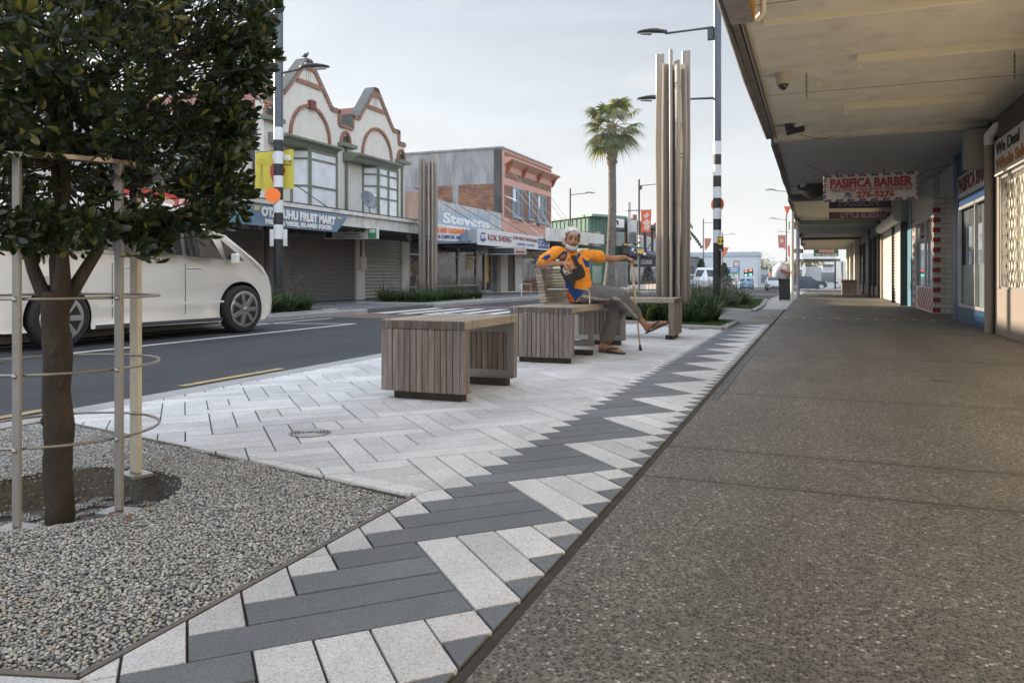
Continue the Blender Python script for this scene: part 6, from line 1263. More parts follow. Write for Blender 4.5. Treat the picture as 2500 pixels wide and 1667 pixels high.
# ---- bed planting
m_strap = leafmat('strap leaf', [(0, (.028, .055, .02)), (.4, (.045, .085, .03)), (.75, (.02, .04, .016)), (.9, (.10, .12, .04)), (.975, (.25, .17, .06))], rough=.42, trans=.2)
m_petal = mat('white petals', (.62, .60, .62), rough=.8); m_stem = mat('flower stem', (.12, .10, .05))
def clump_proto(seed, h, nb, flowers):
    rq = random.Random(seed); root = thing('strap_leaf_plant', (0, 0, 0), 'dark strap leaved plant in the street planting', 'plant'); Vv, Ff = [], []
    for _ in range(nb):
        a = rq.uniform(0, 6.28); d = Vector((math.cos(a), math.sin(a), 0)); s_ = Vector((-d.y, d.x, 0)); L_ = h * rq.uniform(.5, 1.2); lean = rq.uniform(.3, 1.15); w = rq.uniform(.006, .013) * (1.5 if nb < 90 else 1); o = len(Vv); st = d * rq.uniform(0, .09) + s_ * rq.uniform(-.05, .05)
        for t_ in (0, .3, .6, .85, 1): 
            c = st + d * L_ * lean * t_ ** 1.4 * .8 + Vector((0, 0, L_ * (t_ - .55 * lean * t_ ** 2.4) * .85)); wq = w * (.6 + t_ if t_ < .4 else 1.55 * (1.04 - t_)); Vv.append(c - s_ * wq); Vv.append(c + s_ * wq)
        for j in range(4): Ff.append((o + 2 * j, o + 2 * j + 1, o + 2 * j + 3, o + 2 * j + 2))
    fast_mesh('leaves', [tuple(v) for v in Vv], Ff, [m_strap], root)
    if flowers:
        st = MB()
        for _ in range(flowers):
            a = rq.uniform(0, 6.28); r_ = rq.uniform(.02, .22); tp = Vector((math.cos(a) * r_, math.sin(a) * r_, h * rq.uniform(.85, 1.35))); st.tube([(0, 0, 0), (tp.x * .4, tp.y * .4, tp.z * .6), tp], .0022, 3, 0, caps=False)
            for _ in range(rq.randint(3, 8)): q = tp + Vector((rq.uniform(-.05, .05), rq.uniform(-.05, .05), rq.uniform(-.09, .05))); s_ = rq.uniform(.006, .013); st.add([q + Vector((s_, 0, 0)), q + Vector((0, s_, s_ * .4)), q + Vector((-s_, 0, 0)), q + Vector((0, -s_, s_ * .3))], [(0, 1, 2, 3)], 1)
        st.build('flower_stems', [m_stem, m_petal], root, fix=False)
    return root
protos = [clump_proto(1, .52, 120, 5), clump_proto(2, .62, 150, 3), clump_proto(3, .44, 150, 0), clump_proto(4, .50, 100, 9)]
used = set()
def plant(x, y, k, sc_, lab, grp, z=.02):
    o = protos[k]
    if k in used: o = copy_tree(o)
    used.add(k); o.location = (x, y, z); o.rotation_euler = (0, 0, rnd.uniform(0, 6.28)); o.scale = (sc_,) * 3; o['label'] = lab; o['group'] = grp
def fill(bed, n, lab, grp, avoid, keep=None, sc0=1.0):
    xs = [p[0] for p in bed]; ys = [p[1] for p in bed]; c = 0; pts = []; g = 0
    while c < n and g < 6000:
        g += 1; x, y = rnd.uniform(min(xs), max(xs)), rnd.uniform(min(ys), max(ys))
        if not inpoly(x, y, bed) or (keep and not keep(x, y)) or any(math.hypot(x - a, y - b) < r_ for a, b, r_ in avoid) or any(math.hypot(x - a, y - b) < .20 for a, b in pts): continue
        pts.append((x, y)); plant(x, y, rnd.choice((0, 1, 1, 2, 3)), sc0 * rnd.uniform(.8, 1.2), lab, grp); c += 1
fill([(-1.62, 12.45), (-1.62, 13.35), (-1.8, 13.5), (-3.85, 14.5), (-3.85, 13.3), (-2.6, 12.75)], 44, 'strap leaved plant in the near bed behind the crosswise bench', 'plants in the near bed', [(t1.x, t1.y, .24)])
fill([(-1.75, 18.6), (-1.75, 22), (-2.2, 26), (-3.8, 26), (-3.8, 19.9), (-2.6, 19.1)], 62, 'strap leaved plant in the bed around the right striped pole', 'plants in the far right bed', [(pr_.x, pr_.y, .14)])
fill([(-10.3, 11.2), (-10.3, 14.2), (-11.8, 14.2), (-11.8, 11.2)], 34, 'strap leaved plant in the opposite bed around the left striped pole', 'plants in the opposite left bed', [(pl_.x, pl_.y, .14)], sc0=1.2)
fill([(-10.4, 19.2), (-10.4, 23.2), (-12.2, 23.2), (-12.2, 19.2)], 46, 'strap leaved plant in the opposite bed around the far timber fins', 'plants in the opposite right bed', [(t2.x, t2.y, .26)], sc0=1.05)
def grass(name, bed, n, h, z=.02):
    xs = [p[0] for p in bed]; ys = [p[1] for p in bed]; Vv, Ff = [], []; c = 0
    while c < n:
        x, y = rnd.uniform(min(xs), max(xs)), rnd.uniform(min(ys), max(ys))
        if not inpoly(x, y, bed): continue
        c += 1; a = rnd.uniform(0, 6.28); w = .0035; hh = h * rnd.uniform(.5, 1.3); lx, ly = rnd.gauss(0, .4) * hh, rnd.gauss(0, .4) * hh; o = len(Vv)
        Vv += [(x - w * math.cos(a), y - w * math.sin(a), z), (x + w * math.cos(a), y + w * math.sin(a), z), (x + lx, y + ly, z + hh)]; Ff.append((o, o + 1, o + 2))
    stuff(fast_mesh(name, Vv, Ff, [m_grass]))
m_grass = leafmat('grass blade', [(0, (.04, .085, .02)), (.5, (.06, .11, .03)), (.85, (.10, .14, .04))], rough=.6, trans=.25)
grass('grass', BED1, 15000, .045); grass('grass', BED2, 15000, .05); grass('grass', BED3, 7000, .07); grass('grass', BED4, 7000, .07)
# ================================================================ vehicles, far lamps, banners, trees, hills
m_tyre = mat('tyre rubber', (.018, .018, .018), rough=.85); m_rim = mat('alloy rim', (.55, .55, .54), rough=.25, metal=.9, var=.1); m_cglass = glassmat('car glass', (.02, .025, .03), rough=.03)
def wheel(par, x, y, r, wd, side, z=None):
    z = r if z is None else z; t = MB().tube([(x - side * wd, y, z), (x - side * wd * .9, y, z), (x - side * .02, y, z), (x, y, z)], [r * .9, r, r, r * .93], 36, smooth=True); w = t.build('wheel', m_tyre, par)
    rm = MB(); rr = r * .73; rm.tube([(x + side * .002, y, z), (x + side * .006, y, z)], [rr * 1.04, rr], 32, 0); 
    for k in range(7):
        a = k * 2 * math.pi / 7; d = Vector((0, math.cos(a), math.sin(a))); rm.bar(Vector((x + side * .012, y, z)), Vector((x + side * .012, y, z)) + d * rr * .93, rr * .22, .02, 0, up=(1, 0, 0))
    rm.ball((x + side * .01, y, z), (.02, rr * .2, rr * .2), 0); 
    for k in range(7):
        a = (k + .5) * 2 * math.pi / 7; d = Vector((0, math.cos(a), math.sin(a))); s_ = Vector((0, -d.z, d.y)); c = Vector((x + side * .0075, y, z)); rm.add([c + d * rr * .3, c + d * rr * .85 + s_ * rr * .27, c + d * rr * .85 - s_ * rr * .27], [(0, 1, 2)], 1)
    rm.build('rim', [m_rim, m_tyre], w); return w
def car(name, label, cat, prof, hw, paint, wheels, r=.32, glass=(), tumble=.16, belt=.9, front=1, group=None, rear_glass=None, lights=True, arch=True):
    """prof: closed side outline [(y,z)...] front at +y; body lofted across with rounded shoulders and tumblehome"""
    root = thing(name, (0, 0, 0), label, cat, group); zmax = max(p[1] for p in prof); n = len(prof)
    cy = sum(p[0] for p in prof) / n; cz = sum(p[1] for p in prof) / n
    def hwz(z, y):
        t_ = max(0, (z - belt) / (zmax - belt)); e = min(1, max(0, (max(q[0] for q in prof) - y) / .7)); e2 = min(1, max(0, (y - min(q[0] for q in prof)) / .5)); rd = (1 - .16 * (1 - e) ** 2.2) * (1 - .10 * (1 - e2) ** 2.2)
        return (hw * (1 - tumble * t_ ** 1.15) - .05 * max(0, (.45 - z) / .45)) * rd
    rings = [(-1, .985), (-.985, 1.0), (-.90, 1.0), (0, 1.0), (.90, 1.0), (.985, 1.0), (1, .985)]
    rings = [(-1, .93), (-.985, .97), (-.93, 1.0), (-.5, 1.012), (0, 1.016), (.5, 1.012), (.93, 1.0), (.985, .97), (1, .93)]
    vs = []
    for s, k in rings:
        for y, z in prof:
            yy = cy + (y - cy) * (k if abs(s) > .9 else (1 + (k - 1))); zz = cz + (z - cz) * (1 if z < belt * .6 else k if abs(s) > .9 else 1 + (k - 1) * .5); vs.append((s * hwz(z, y), yy, zz))
    m = len(rings); fs = [tuple(range(n)), tuple(range((m - 1) * n, m * n))[::-1]] + [(i * n + j, i * n + (j + 1) % n, (i + 1) * n + (j + 1) % n, (i + 1) * n + j) for i in range(m - 1) for j in range(n)]
    b = MB().add(vs, fs, 0, True); body = b.build('body', [paint, m_black], root)
    if arch:
        bm = bmesh.new()
        for y in wheels:
            bmesh.ops.create_cone(bm, cap_ends=True, segments=40, radius1=r * 1.17, radius2=r * 1.17, depth=hw * 2.4, matrix=Matrix.Translation((0, y, r)) @ Matrix.Rotation(R(90), 4, 'Y'))
        me = bpy.data.meshes.new('cut'); bm.to_mesh(me); bm.free(); me.materials.append(m_black); co = bpy.data.objects.new('cut', me); COL.objects.link(co); bo_ = body.modifiers.new('b', 'BOOLEAN'); bo_.operation = 'DIFFERENCE'; bo_.object = co; bo_.solver = 'EXACT'
        try: bo_.material_mode = 'TRANSFER'
        except Exception: pass
        bake(body); bpy.data.objects.remove(co)
    sm = body.modifiers.new('bev', 'BEVEL'); sm.width = .02; sm.segments = 2; sm.limit_method = 'ANGLE'; sm.angle_limit = R(28)
    for y in wheels:
        for s in (-1, 1): wheel(root, s * (hwz(r, y) - .015), y, r, .2, s)
    MB().box(-hw * .8, hw * .8, min(wheels) + r, max(wheels) - r, .16, .5).build('underbody', m_black, root)
    for gi, g in enumerate(glass):
        for s in (-1, 1):
            c = [(s * (hwz(z, y) + .003), y, z) for y, z in g]; cyy = sum(p[1] for p in c) / len(c)
            MB().add(c, [tuple(range(len(c)))]).build('side_window', m_cglass, root, fix=False)
    root['hw'] = hw; return root, hwz
# ---- the white van
m_van = mat('pearl white van paint', (.72, .685, .615), rough=.22, var=.02, scale=1, coat=.8)
vp = [(-2.42, .30), (-2.44, .62), (-2.36, .98), (-2.20, 1.60), (-2.02, 1.84), (-1.5, 1.93), (-.3, 1.95), (.2, 1.90), (.62, 1.79), (1.0, 1.60), (1.35, 1.37), (1.66, 1.17), (1.90, 1.02), (2.08, .86), (2.17, .68), (2.20, .48), (2.18, .26), (2.0, .18), (-2.2, .22)]
van, vh = car('white_van', 'cream white people carrier van driving past behind the tree', 'van', vp, .90, m_van, (-1.46, 1.44), .365, glass=([(-2.1, 1.22), (-.85, 1.21), (-.85, 1.72), (-1.85, 1.72)], [(-.78, 1.20), (.28, 1.17), (.28, 1.72), (-.78, 1.73)], [(.34, 1.17), (1.0, 1.13), (.84, 1.42), (.62, 1.60), (.34, 1.70)], [(1.06, 1.125), (1.42, 1.11), (1.22, 1.27), (.99, 1.43)]), tumble=.17, belt=1.02)
for s in (-1, 1):
    for y in (-.55, .45): MB().tube([(s * (vh(.98, y) + .012), y - .12, .985), (s * (vh(.98, y) + .03), y, .985), (s * (vh(.98, y) + .012), y + .12, .98)], .014, 8).build('door_handle', m_rim, van)
    MB().box(s * .97 - .07, s * .97 + .08, 1.13, 1.19, 1.06, 1.22).build('side_mirror', m_van, van, bevel=.025, bseg=3)
    for y in (-.82, .31): MB().bar((s * (vh(.9, y) + .004), y, .34), (s * (vh(.9, y) + .004), y, 1.05), .006, .010).build('door_gap', m_dkgrey, van)
    MB().bar((s * (vh(.5, 0) + .006), -1.02, .50), (s * (vh(.5, 0) + .006), 1.00, .50), .012, .03).build('side_moulding', m_van, van); MB().bar((s * (vh(.24, 0) - .005), -1.02, .235), (s * (vh(.24, 0) - .005), 1.0, .235), .02, .05).build('sill_strip', m_dkgrey, van); MB().bar((s * (vh(1.12, -.5) + .002), -2.0, 1.195), (s * (vh(1.12, .5) + .002), 1.05, 1.12), .006, .014).build('window_trim', m_rim, van); MB().slab([(s * (vh(.95, -1.7) + .001), -1.8, .88), (s * (vh(.95, -1.7) + .001), -1.62, .88), (s * (vh(1.05, -1.7) + .001), -1.62, 1.04), (s * (vh(1.05, -1.7) + .001), -1.8, 1.04)], (s, 0, 0), .004).build('fuel_flap', m_van, van)
    MB().ball((s * .64, 2.02, .80), (.12, .14, .08)).build('headlight', glassmat('headlamp glass', (.4, .42, .42)), van)
MB().slab([(-.70, 1.52, 1.315), (.70, 1.52, 1.315), (.64, .70, 1.815), (-.64, .70, 1.815)], Vector((0, .52, .85)).normalized(), .006).build('windscreen', m_cglass, van)
MB().box(-.26, .26, 2.23, 2.245, .42, .53).build('number_plate', m_white, van)
f_ = onz(595, 812, -.1); r_ = onz(150, 851, -.1); ang = math.atan2(-(f_.x - r_.x), f_.y - r_.y)
mid = (f_ + r_) / 2; van.rotation_euler.z = ang; van.location = Vector((mid.x, mid.y, -.1)) + Matrix.Rotation(ang, 3, 'Z') @ Vector((-.86, 0, 0)); k = (f_ - r_).length / 2.9; van.scale = (k, k, k)
# ---- far cars
sed = [(-2.15, .28), (-2.2, .7), (-2.0, .95), (-1.6, 1.0), (-1.0, 1.38), (-.3, 1.46), (.3, 1.42), (1.05, 1.0), (1.9, .84), (2.15, .62), (2.18, .35), (2.0, .2), (-2.0, .2)]
hat = [(-1.9, .28), (-1.95, .75), (-1.85, 1.05), (-1.55, 1.42), (-.6, 1.52), (.2, 1.46), (.95, 1.02), (1.7, .86), (1.93, .62), (1.95, .35), (1.8, .2), (-1.8, .2)]
suv = [(-2.3, .35), (-2.35, .9), (-2.2, 1.15), (-1.95, 1.62), (-1.0, 1.74), (.1, 1.70), (.95, 1.18), (2.0, 1.05), (2.3, .8), (2.32, .45), (2.1, .28), (-2.1, .28)]
vanp = [(-2.4, .3), (-2.42, 1.0), (-2.35, 1.85), (-2.1, 1.95), (1.0, 1.95), (1.35, 1.8), (1.9, 1.15), (2.35, .95), (2.4, .4), (2.3, .25), (-2.3, .25)]
def cpaint(n, c): return mat(n, c, rough=.25, var=.03, coat=.6)
def far_car(label, prof, hw, paint, px, w, rot, r=.31, glass=None, extra=None, name='parked_car', cat='car', win=None, tail=False):
    c, h = car(name, label, cat, prof, hw, paint, (min(p[0] for p in prof) + .78, max(p[0] for p in prof) - .82), r, glass=win or (), tumble=.2, belt=.92, arch=False, group=None)
    ymax = max(p[0] for p in prof); ymin = min(p[0] for p in prof); zt = max(p[1] for p in prof)
    # windscreens as panels on the sloping outline
    ws = [(a, b) for a, b in zip(prof, prof[1:]) if abs(b[1] - a[1]) > .25 and min(a[1], b[1]) > .85]
    for a, b in ws:
        ha, hb = h(a[1], a[0]) * .88, h(b[1], b[0]) * .84; n_ = Vector((0, -(b[1] - a[1]), b[0] - a[0])); n_ = n_ if n_.z > 0 else -n_; n_.normalize(); d = .02
        A_ = Vector((0, *a)).lerp(Vector((0, *b)), .08) + n_ * d; B2 = Vector((0, *a)).lerp(Vector((0, *b)), .92) + n_ * d
        MB().slab([(-ha, A_.y, A_.z), (ha, A_.y, A_.z), (hb, B2.y, B2.z), (-hb, B2.y, B2.z)], n_, .01).build('windscreen', m_cglass, c)
    for s in (-1, 1):
        MB().ball((s * hw * .74, ymax - .06, .66), (.16, .10, .07)).build('headlight', glassmat('headlamp glass', (.4, .42, .42)), c)
        MB().box(s * hw * .62 - .12 if s < 0 else s * hw * .9 - .2, s * hw * .62 + .12 if s > 0 else s * hw * .9 + .2, ymin - .03, ymin + .02, .72, .86).build('tail_light', m_tl if tail else m_red, c)
    MB().box(-.45, .45, ymax + .005, ymax + .03, .34, .46).build('grille', m_black, c); MB().box(-.22, .22, ymin - .04, ymin - .01, .42, .53).build('number_plate', m_white, c); MB().box(-.22, .22, ymax + .03, ymax + .05, .48, .58).build('number_plate', m_white, c)
    q = atw(px, 700, w); c.location = (q.x, q.y, zg(q.y) - .1); c.rotation_euler.z = rot; return c
m_tl = emat('lit tail lamp', (1, .25, .08), 3.5)
side = lambda p: ([(-1.0 if max(q[1] for q in p) < 1.6 else -1.7, 1.0 if max(q[1] for q in p) < 1.6 else 1.15), (.85, 1.0 if max(q[1] for q in p) < 1.6 else 1.15), (.3, max(q[1] for q in p) - .1), (-.7 if max(q[1] for q in p) < 1.6 else -1.5, max(q[1] for q in p) - .1)],)
far_car('silver grey sedan facing the camera beside the litter bin', sed, .87, cpaint('silver paint', (.38, .41, .44)), 1891, 78, math.pi + .12, win=side(sed))
far_car('light blue hatchback seen from behind on the far road', hat, .84, cpaint('light blue paint', (.16, .28, .40)), 1823, 100, 0, win=side(hat))
far_car('pale car with lit orange tail lights waiting on the far road', hat, .86, cpaint('pale grey paint', (.40, .40, .42)), 1782, 96, .05, win=side(hat), tail=True)
far_car('white van facing the camera between the timber fins and the striped pole', vanp, .92, cpaint('plain white paint', (.58, .60, .62)), 1728, 62, math.pi, .34, name='parked_van', cat='van', win=side(vanp))
far_car('dark navy off road car crossing beyond the end of the footpath', suv, .93, mat('navy paint car', (.012, .022, .045), rough=.45, var=.03), 1970, 98, -1.25, .38, win=side(suv))
far_car('white sedan far away to the right of the navy car', sed, .86, cpaint('plain white paint', (.58, .60, .62)), 2032, 150, 1.9, win=side(sed))
far_car('blue white car partly hidden behind the near plants, left of the white van', sed, .87, cpaint('ice blue paint', (.30, .38, .46)), 1696, 66, .2, win=side(sed))
# ---- box truck / big white shed far off
q = atw(1732, 660, 150); sh = thing('warehouse', (q.x, q.y, zg(150)), 'long pale blue white warehouse far up the road', 'building'); MB().box(q.x - 9, q.x + 9, q.y, q.y + 10, zg(150), 4.6).build('wall', mat('pale shed', (.50, .54, .58)), sh); MB().box(q.x - 9.2, q.x + 9.2, q.y - .2, q.y + 10, 4.6, 5.4).build('roof', mat('pale blue roof', (.35, .42, .48)), sh)
def blockb(label, px0, px1, ytop, w, col, depth=8, win=True, name='far_building', zb=None):
    a, b = atw(px0, 680, w), atw(px1, 680, w); t = thing(name, (a + b) / 2, label, 'building'); zt = CH + w * (HY - ytop) / F; bk = Vector((-ST, CT, 0)) * depth; z0 = zg(w) - .3; t.location.z = z0
    MB().prism([(a.x, a.y), (b.x, b.y), (b.x + bk.x, b.y + bk.y), (a.x + bk.x, a.y + bk.y)], z0, zt, 'z').build('wall', mat('wall ' + label[:18], col, rough=.9, stain=.3), t)
    e = Vector((ST, -CT, 0)) * .3; MB().prism([(a.x + e.x, a.y + e.y), (b.x + e.x, b.y + e.y), (b.x + bk.x, b.y + bk.y), (a.x + bk.x, a.y + bk.y)], zt, zt + .3, 'z').build('roof', m_dkgrey, t)
    if win:
        n_ = max(2, int((b - a).length / 3)); 
        for i in range(n_):
            c = a.lerp(b, (i + .5) / n_) + e * .3; s_ = (b - a).normalized() * .7; MB().slab([(c.x - s_.x, c.y - s_.y, z0 + 1.2), (c.x + s_.x, c.y + s_.y, z0 + 1.2), (c.x + s_.x, c.y + s_.y, min(zt - .4, z0 + 3)), (c.x - s_.x, c.y - s_.y, min(zt - .4, z0 + 3))], (ST, -CT, 0), .08).build('window', m_glc, t)
    return t
blockb('low grey building with a dark verandah right of the timber fins', 1606, 1706, 634, 92, (.22, .21, .20)); blockb('low cream building behind the far pines', 1752, 1820, 652, 190, (.50, .46, .36), win=False); blockb('pale grey building far up the road with dark window bands', 1836, 1876, 656, 170, (.40, .41, .42))
blockb('white shop block seen under the far canopies', 2008, 2034, 650, 140, (.50, .52, .54)); blockb('long low pale building closing the view on the far left side', 1876, 1958, 662, 210, (.36, .36, .33), win=False)
q = atw(2030, 640, 180)
# far end canopy with green noodle sign
fc = thing('canopy', atw(2003, 640, 78), 'distant white edged canopy across the side street with black posts', 'canopy'); poly('fascia', [(1962, 619), (2042, 619), (2042, 632), (1962, 632)], ('w', 76), .3, m_white, fc); poly('soffit', [(1964, 632.2), (2052, 632.2), (2052, 638), (1964, 638)], ('w', 76.5), 3, m_soffit, fc)
for px, wd in ((2039, 2.2), (2056, 3)): poly('post', [(px, 638), (px + wd, 638), (px + wd, 706), (px, 706)], ('w', 76.2), .2, m_black if px < 2050 else m_tan, fc)
t = thing('hanging_sign', atw(2017, 617, 62), 'small green hanging sign of a noodle house over the far end of the footpath', 'sign'); poly('panel', [(1987, 609), (2047, 609), (2047, 626), (1987, 626)], ('w', 60), .06, M_paint('deep green sign', (.02, .10, .05)), t); text_on('lettering', 'SATAY NOODLE HOUSE', (1991, 622.5), (2044, 622.5), ('w', 60), .22, m_sgw, t, bold=.015); pline('emblem', [(1999, 613), (2037, 614)], ('w', 59.9), .24, mat('coral print', (.5, .22, .15)), t, 0, .02)
t = thing('direction_sign', atw(1950, 613, 44), 'small black and yellow direction sign on the grey post', 'sign'); poly('panel', [(1938, 608), (1961, 608), (1961, 618), (1938, 618)], ('w', 32), .03, m_black, t); poly('yellow_patch', [(1938.5, 608.5), (1943, 608.5), (1943, 617.5), (1938.5, 617.5)], ('w', 31.98), .01, m_yellow, t); pline('lettering', [(1946, 611), (1959, 611)], ('w', 31.95), .04, m_white, t, 0, .01); pline('lettering', [(1946, 615), (1957, 615)], ('w', 31.95), .04, m_white, t, 0, .01)
# barriers
for k, px in enumerate((2003, 2013)):
    q = atw(px, 690, 105); z0 = zg(105); t = thing('road_barrier', (q.x, q.y, z0), ('left' if k == 0 else 'right') + ' one of two red and white barriers beyond the footpath', 'barrier', 'road barriers'); MB().box(q.x - .28, q.x + .28, q.y, q.y + .2, z0, z0 + .85).build('board', m_white, t); MB().box(q.x - .1, q.x + .06, q.y - .012, q.y - .002, z0 + .02, z0 + .83).build('red_stripe', m_red, t)
# ---- far street lamps
def far_lamp(label, px, w, ytop, arm=None, side=1, banner=None, r=.07, sz=1.0):
    q = atw(px, 690, w); z0 = zg(q.y); zt = CH + w * (HY - ytop) / F; t = thing('street_lamp', (q.x, q.y, z0), label, 'street lamp', 'dark street lamps up the road')
    MB().cyl((q.x, q.y, z0 - .1), r, zt - z0 + .1, 12).build('pole', m_dkgrey, t)
    if arm: z = CH + w * (HY - arm) / F; lamp_head('l', t, (q.x, q.y, z), (CT * side, ST * side, 0), 1.25, .12, sz)
    return t, q
la, qa = far_lamp('street lamp pole left of the timber fins carrying an orange banner', 1560, 52, 438, 454, 1); MB().box(qa.x + .05, qa.x + .2, qa.y - .1, qa.y + .1, CH + 52 * 210 / F, CH + 52 * 219 / F).build('control_box', m_dkgrey, la)
for i, (ya, yb) in enumerate(((574, 580), (582, 590), (596, 603), (606, 611))): MB().cyl((qa.x, qa.y, CH + 52 * (HY - yb) / F), .076, 52 * (yb - ya) / F, 12).build('white_band', m_white, la)
far_lamp('street lamp behind the head of the seated man', 1392, 61, 460, 476, 1)
far_lamp('street lamp just left of the right striped pole with a red pennant', 1717, 93, 535, 545, 1); far_lamp('street lamp just right of the right striped pole with a red pennant', 1764, 119, 567, 574, 1)
far_lamp('street lamp whose arm points left from behind the canopy edge, nearest of three', 1931, 58, 460, 469, -1); far_lamp('street lamp with a red flag left of the canopy edge, middle of three', 1920, 87, 520, 537, -1); far_lamp('street lamp left of the canopy edge, farthest of three', 1930, 112, 560, 568, -1)
m_pen = mat('orange red banner cloth', (.62, .12, .05), rough=.8, var=.15, scale=4); m_pen2 = mat('faded red banner cloth', (.45, .16, .13), rough=.8, var=.2, scale=4)
def pennant(label, pts, w, m, mk=None):
    t = thing('banner', atw(pts[0][0], pts[0][1], w), label, 'banner'); poly('cloth', pts, ('w', w), .03, m, t)
    if mk:
        for a, b in mk: pline('print', [a, b], ('w', w), .35, mat('pale print', (.62, .45, .38)), t, .01, .01)
pennant('orange banner with pale print on the lamp pole left of the timber fins', [(1565, 513), (1590.5, 513), (1588, 568), (1566, 566)], 51.6, m_pen, [((1575, 523), (1581, 530)), ((1572, 548), (1584, 539)), ((1576, 561), (1583, 548))])
MB_ = MB().tube([atw(1529, 514.5, 51.9), atw(1591, 513, 51.9)], .03, 6); tag(MB_.build('banner_rod', m_dkgrey), 'thin horizontal rod holding the orange banner beside the timber fins', 'rod')
pennant('red pennant tapering to a point just left of the right striped pole', [(1720, 582), (1737, 582), (1733, 598), (1721, 613)], 92, m_pen2); pennant('red pennant just right of the right striped pole', [(1765, 604), (1780, 604.5), (1771, 622), (1765, 630)], 118, m_pen)
pennant('faded red flag hanging left of the canopy edge', [(1899, 574), (1918, 574), (1918, 609), (1910, 605), (1901, 606)], 86, m_pen2, [((1908, 584), (1909, 592))]); pennant('small orange flag at the canopy edge above the others', [(1914, 504), (1930, 504), (1924, 522), (1921, 524)], 60, m_pen); pennant('narrow orange flag between the two far poles by the bin', [(1923, 600), (1930, 600), (1930, 630), (1924, 624)], 110, m_pen)
t = thing('parking_sign', atw(1560, 615, 50), 'dark blue parking sign reading 102 on the lamp pole', 'sign'); w_ = 50.6
poly('panel', [(1540, 604.5), (1580, 604.5), (1580, 625), (1539, 625)], ('w', w_), .05, mat('navy sign', (.025, .04, .09)), t); poly('blue_square', [(1541, 605.5), (1549, 605.5), (1549, 615), (1541, 615)], ('w', w_ - .03), .02, M_paint('sign blue', (.04, .16, .42)), t)
text_on('lettering', 'P', (1542, 610), (1548, 610), ('w', w_ - .05), .2, m_white, t, bold=.02); text_on('lettering', '102', (1555, 614.5), (1572, 614.5), ('w', w_ - .03), .22, m_yellow, t, bold=.03); text_on('lettering', 'Otahuhu', (1553, 608), (1572, 608), ('w', w_ - .03), .08, m_white, t); pline('bar', [(1547, 616), (1552, 616)], ('w', w_ - .03), .08, m_yellow, t, 0, .02); c = atw(1574, 620, w_ - .05); o = disc(MB(), c, .09, (ST, -CT, 0)).build('round_arrow', m_white, t)
t = thing('street_sign', atw(1535, 597, 52), 'narrow black street name sign with yellow marks above the parking sign', 'sign'); poly('panel', [(1519, 594.5), (1556, 594), (1556, 600), (1519, 600)], ('w', 51.2), .05, m_black, t); pline('marks', [(1524, 597.2), (1531, 597.2)], ('w', 51.15), .08, m_yellow, t, 0, .02); pline('lettering', [(1533, 597.2), (1545, 597.2)], ('w', 51.15), .06, m_white, t, 0, .02)
# direction sign, red frame, traffic lights, distant posts
t = thing('direction_sign', atw(1792, 660, 120), 'blue and green road direction sign far up the road', 'sign'); poly('panel', [(1778, 653), (1806.5, 653), (1806, 664.5), (1778, 664.5)], ('w', 120), .1, M_paint('road sign blue', (.04, .22, .42)), t); poly('green_panel', [(1778, 665.2), (1806, 665.2), (1805, 669.5), (1779, 669.5)], ('w', 120), .1, M_paint('road sign green', (.05, .28, .18)), t)
for y in (656.5, 661): pline('lettering', [(1784, y), (1800, y)], ('w', 119.9), .14, m_white, t, 0, .02)
for x in (1783, 1801): poly('post', [(x, 669), (x + 1, 669), (x + 1, 697), (x, 697)], ('w', 120.2), .1, m_steel, t)
t = thing('billboard_frame', atw(1798, 645, 135), 'empty red brown billboard frame above the blue road sign', 'sign frame')
for a, b in (((1791.5, 638), (1804.5, 638)), ((1791.5, 638), (1791.5, 690)), ((1804.5, 638), (1804.5, 690)), ((1791.5, 650), (1804.5, 650))): pline('bar', [a, b], ('w', 135), .16, m_rframe, t, 0, .1)
def traffic_light(label, px, py, w, green=True):
    c = atw(px, py, w); t = thing('traffic_light', c, label, 'traffic light', 'traffic lights at the far junction'); MB().box(c.x - .36, c.x + .36, c.y, c.y + .25, c.z - .6, c.z + .6).build('head', m_black, t)
    for dz, m in ((.36, m_tl if not green else emat_r), (-.36, emat_g)): o = disc(MB(), c + Vector((0, -.02, dz)), .17, (0, -1, 0), .02, 16, 0).build('lamp', m, t)
    MB().cyl((c.x, c.y + .1, zg(w) - .3), .07, c.z - .6 - zg(w) + .3, 8).build('post', m_palep, t)
emat_r = emat('red signal', (1, .12, .05), 2.2); emat_g = emat('green signal', (.1, 1, .65), 2.5); m_palep = mat('pale road post', (.5, .48, .42))
traffic_light('traffic light with red and green lamps above the light blue hatchback', 1821, 667, 130); traffic_light('traffic light just right of and higher than the other by the hatchback', 1833, 665, 130); traffic_light('small traffic light left of the silver sedan', 1878.5, 675, 150); traffic_light('traffic light behind the navy car under the canopies', 1994, 668, 150)
for i, (px, yt, w) in enumerate(((1827, 634, 150), (1831, 634, 160), (1836, 636, 170), (1850, 637, 170), (1866, 648, 190), (1877, 645, 190), (1686, 641, 100))):
    q = atw(px, 690, w); zt = CH + w * (HY - yt) / F; o = MB().cyl((q.x, q.y, zg(w) - .3), .11 if px != 1686 else .08, zt - zg(w), 8).build('far_post', m_palep); tag(o, f'thin pale post far up the road, {["first", "second", "third", "fourth", "fifth", "sixth"][i]} from the left past the blue sign' if i < 6 else 'thin white post in front of the low grey building right of the fins', 'post')
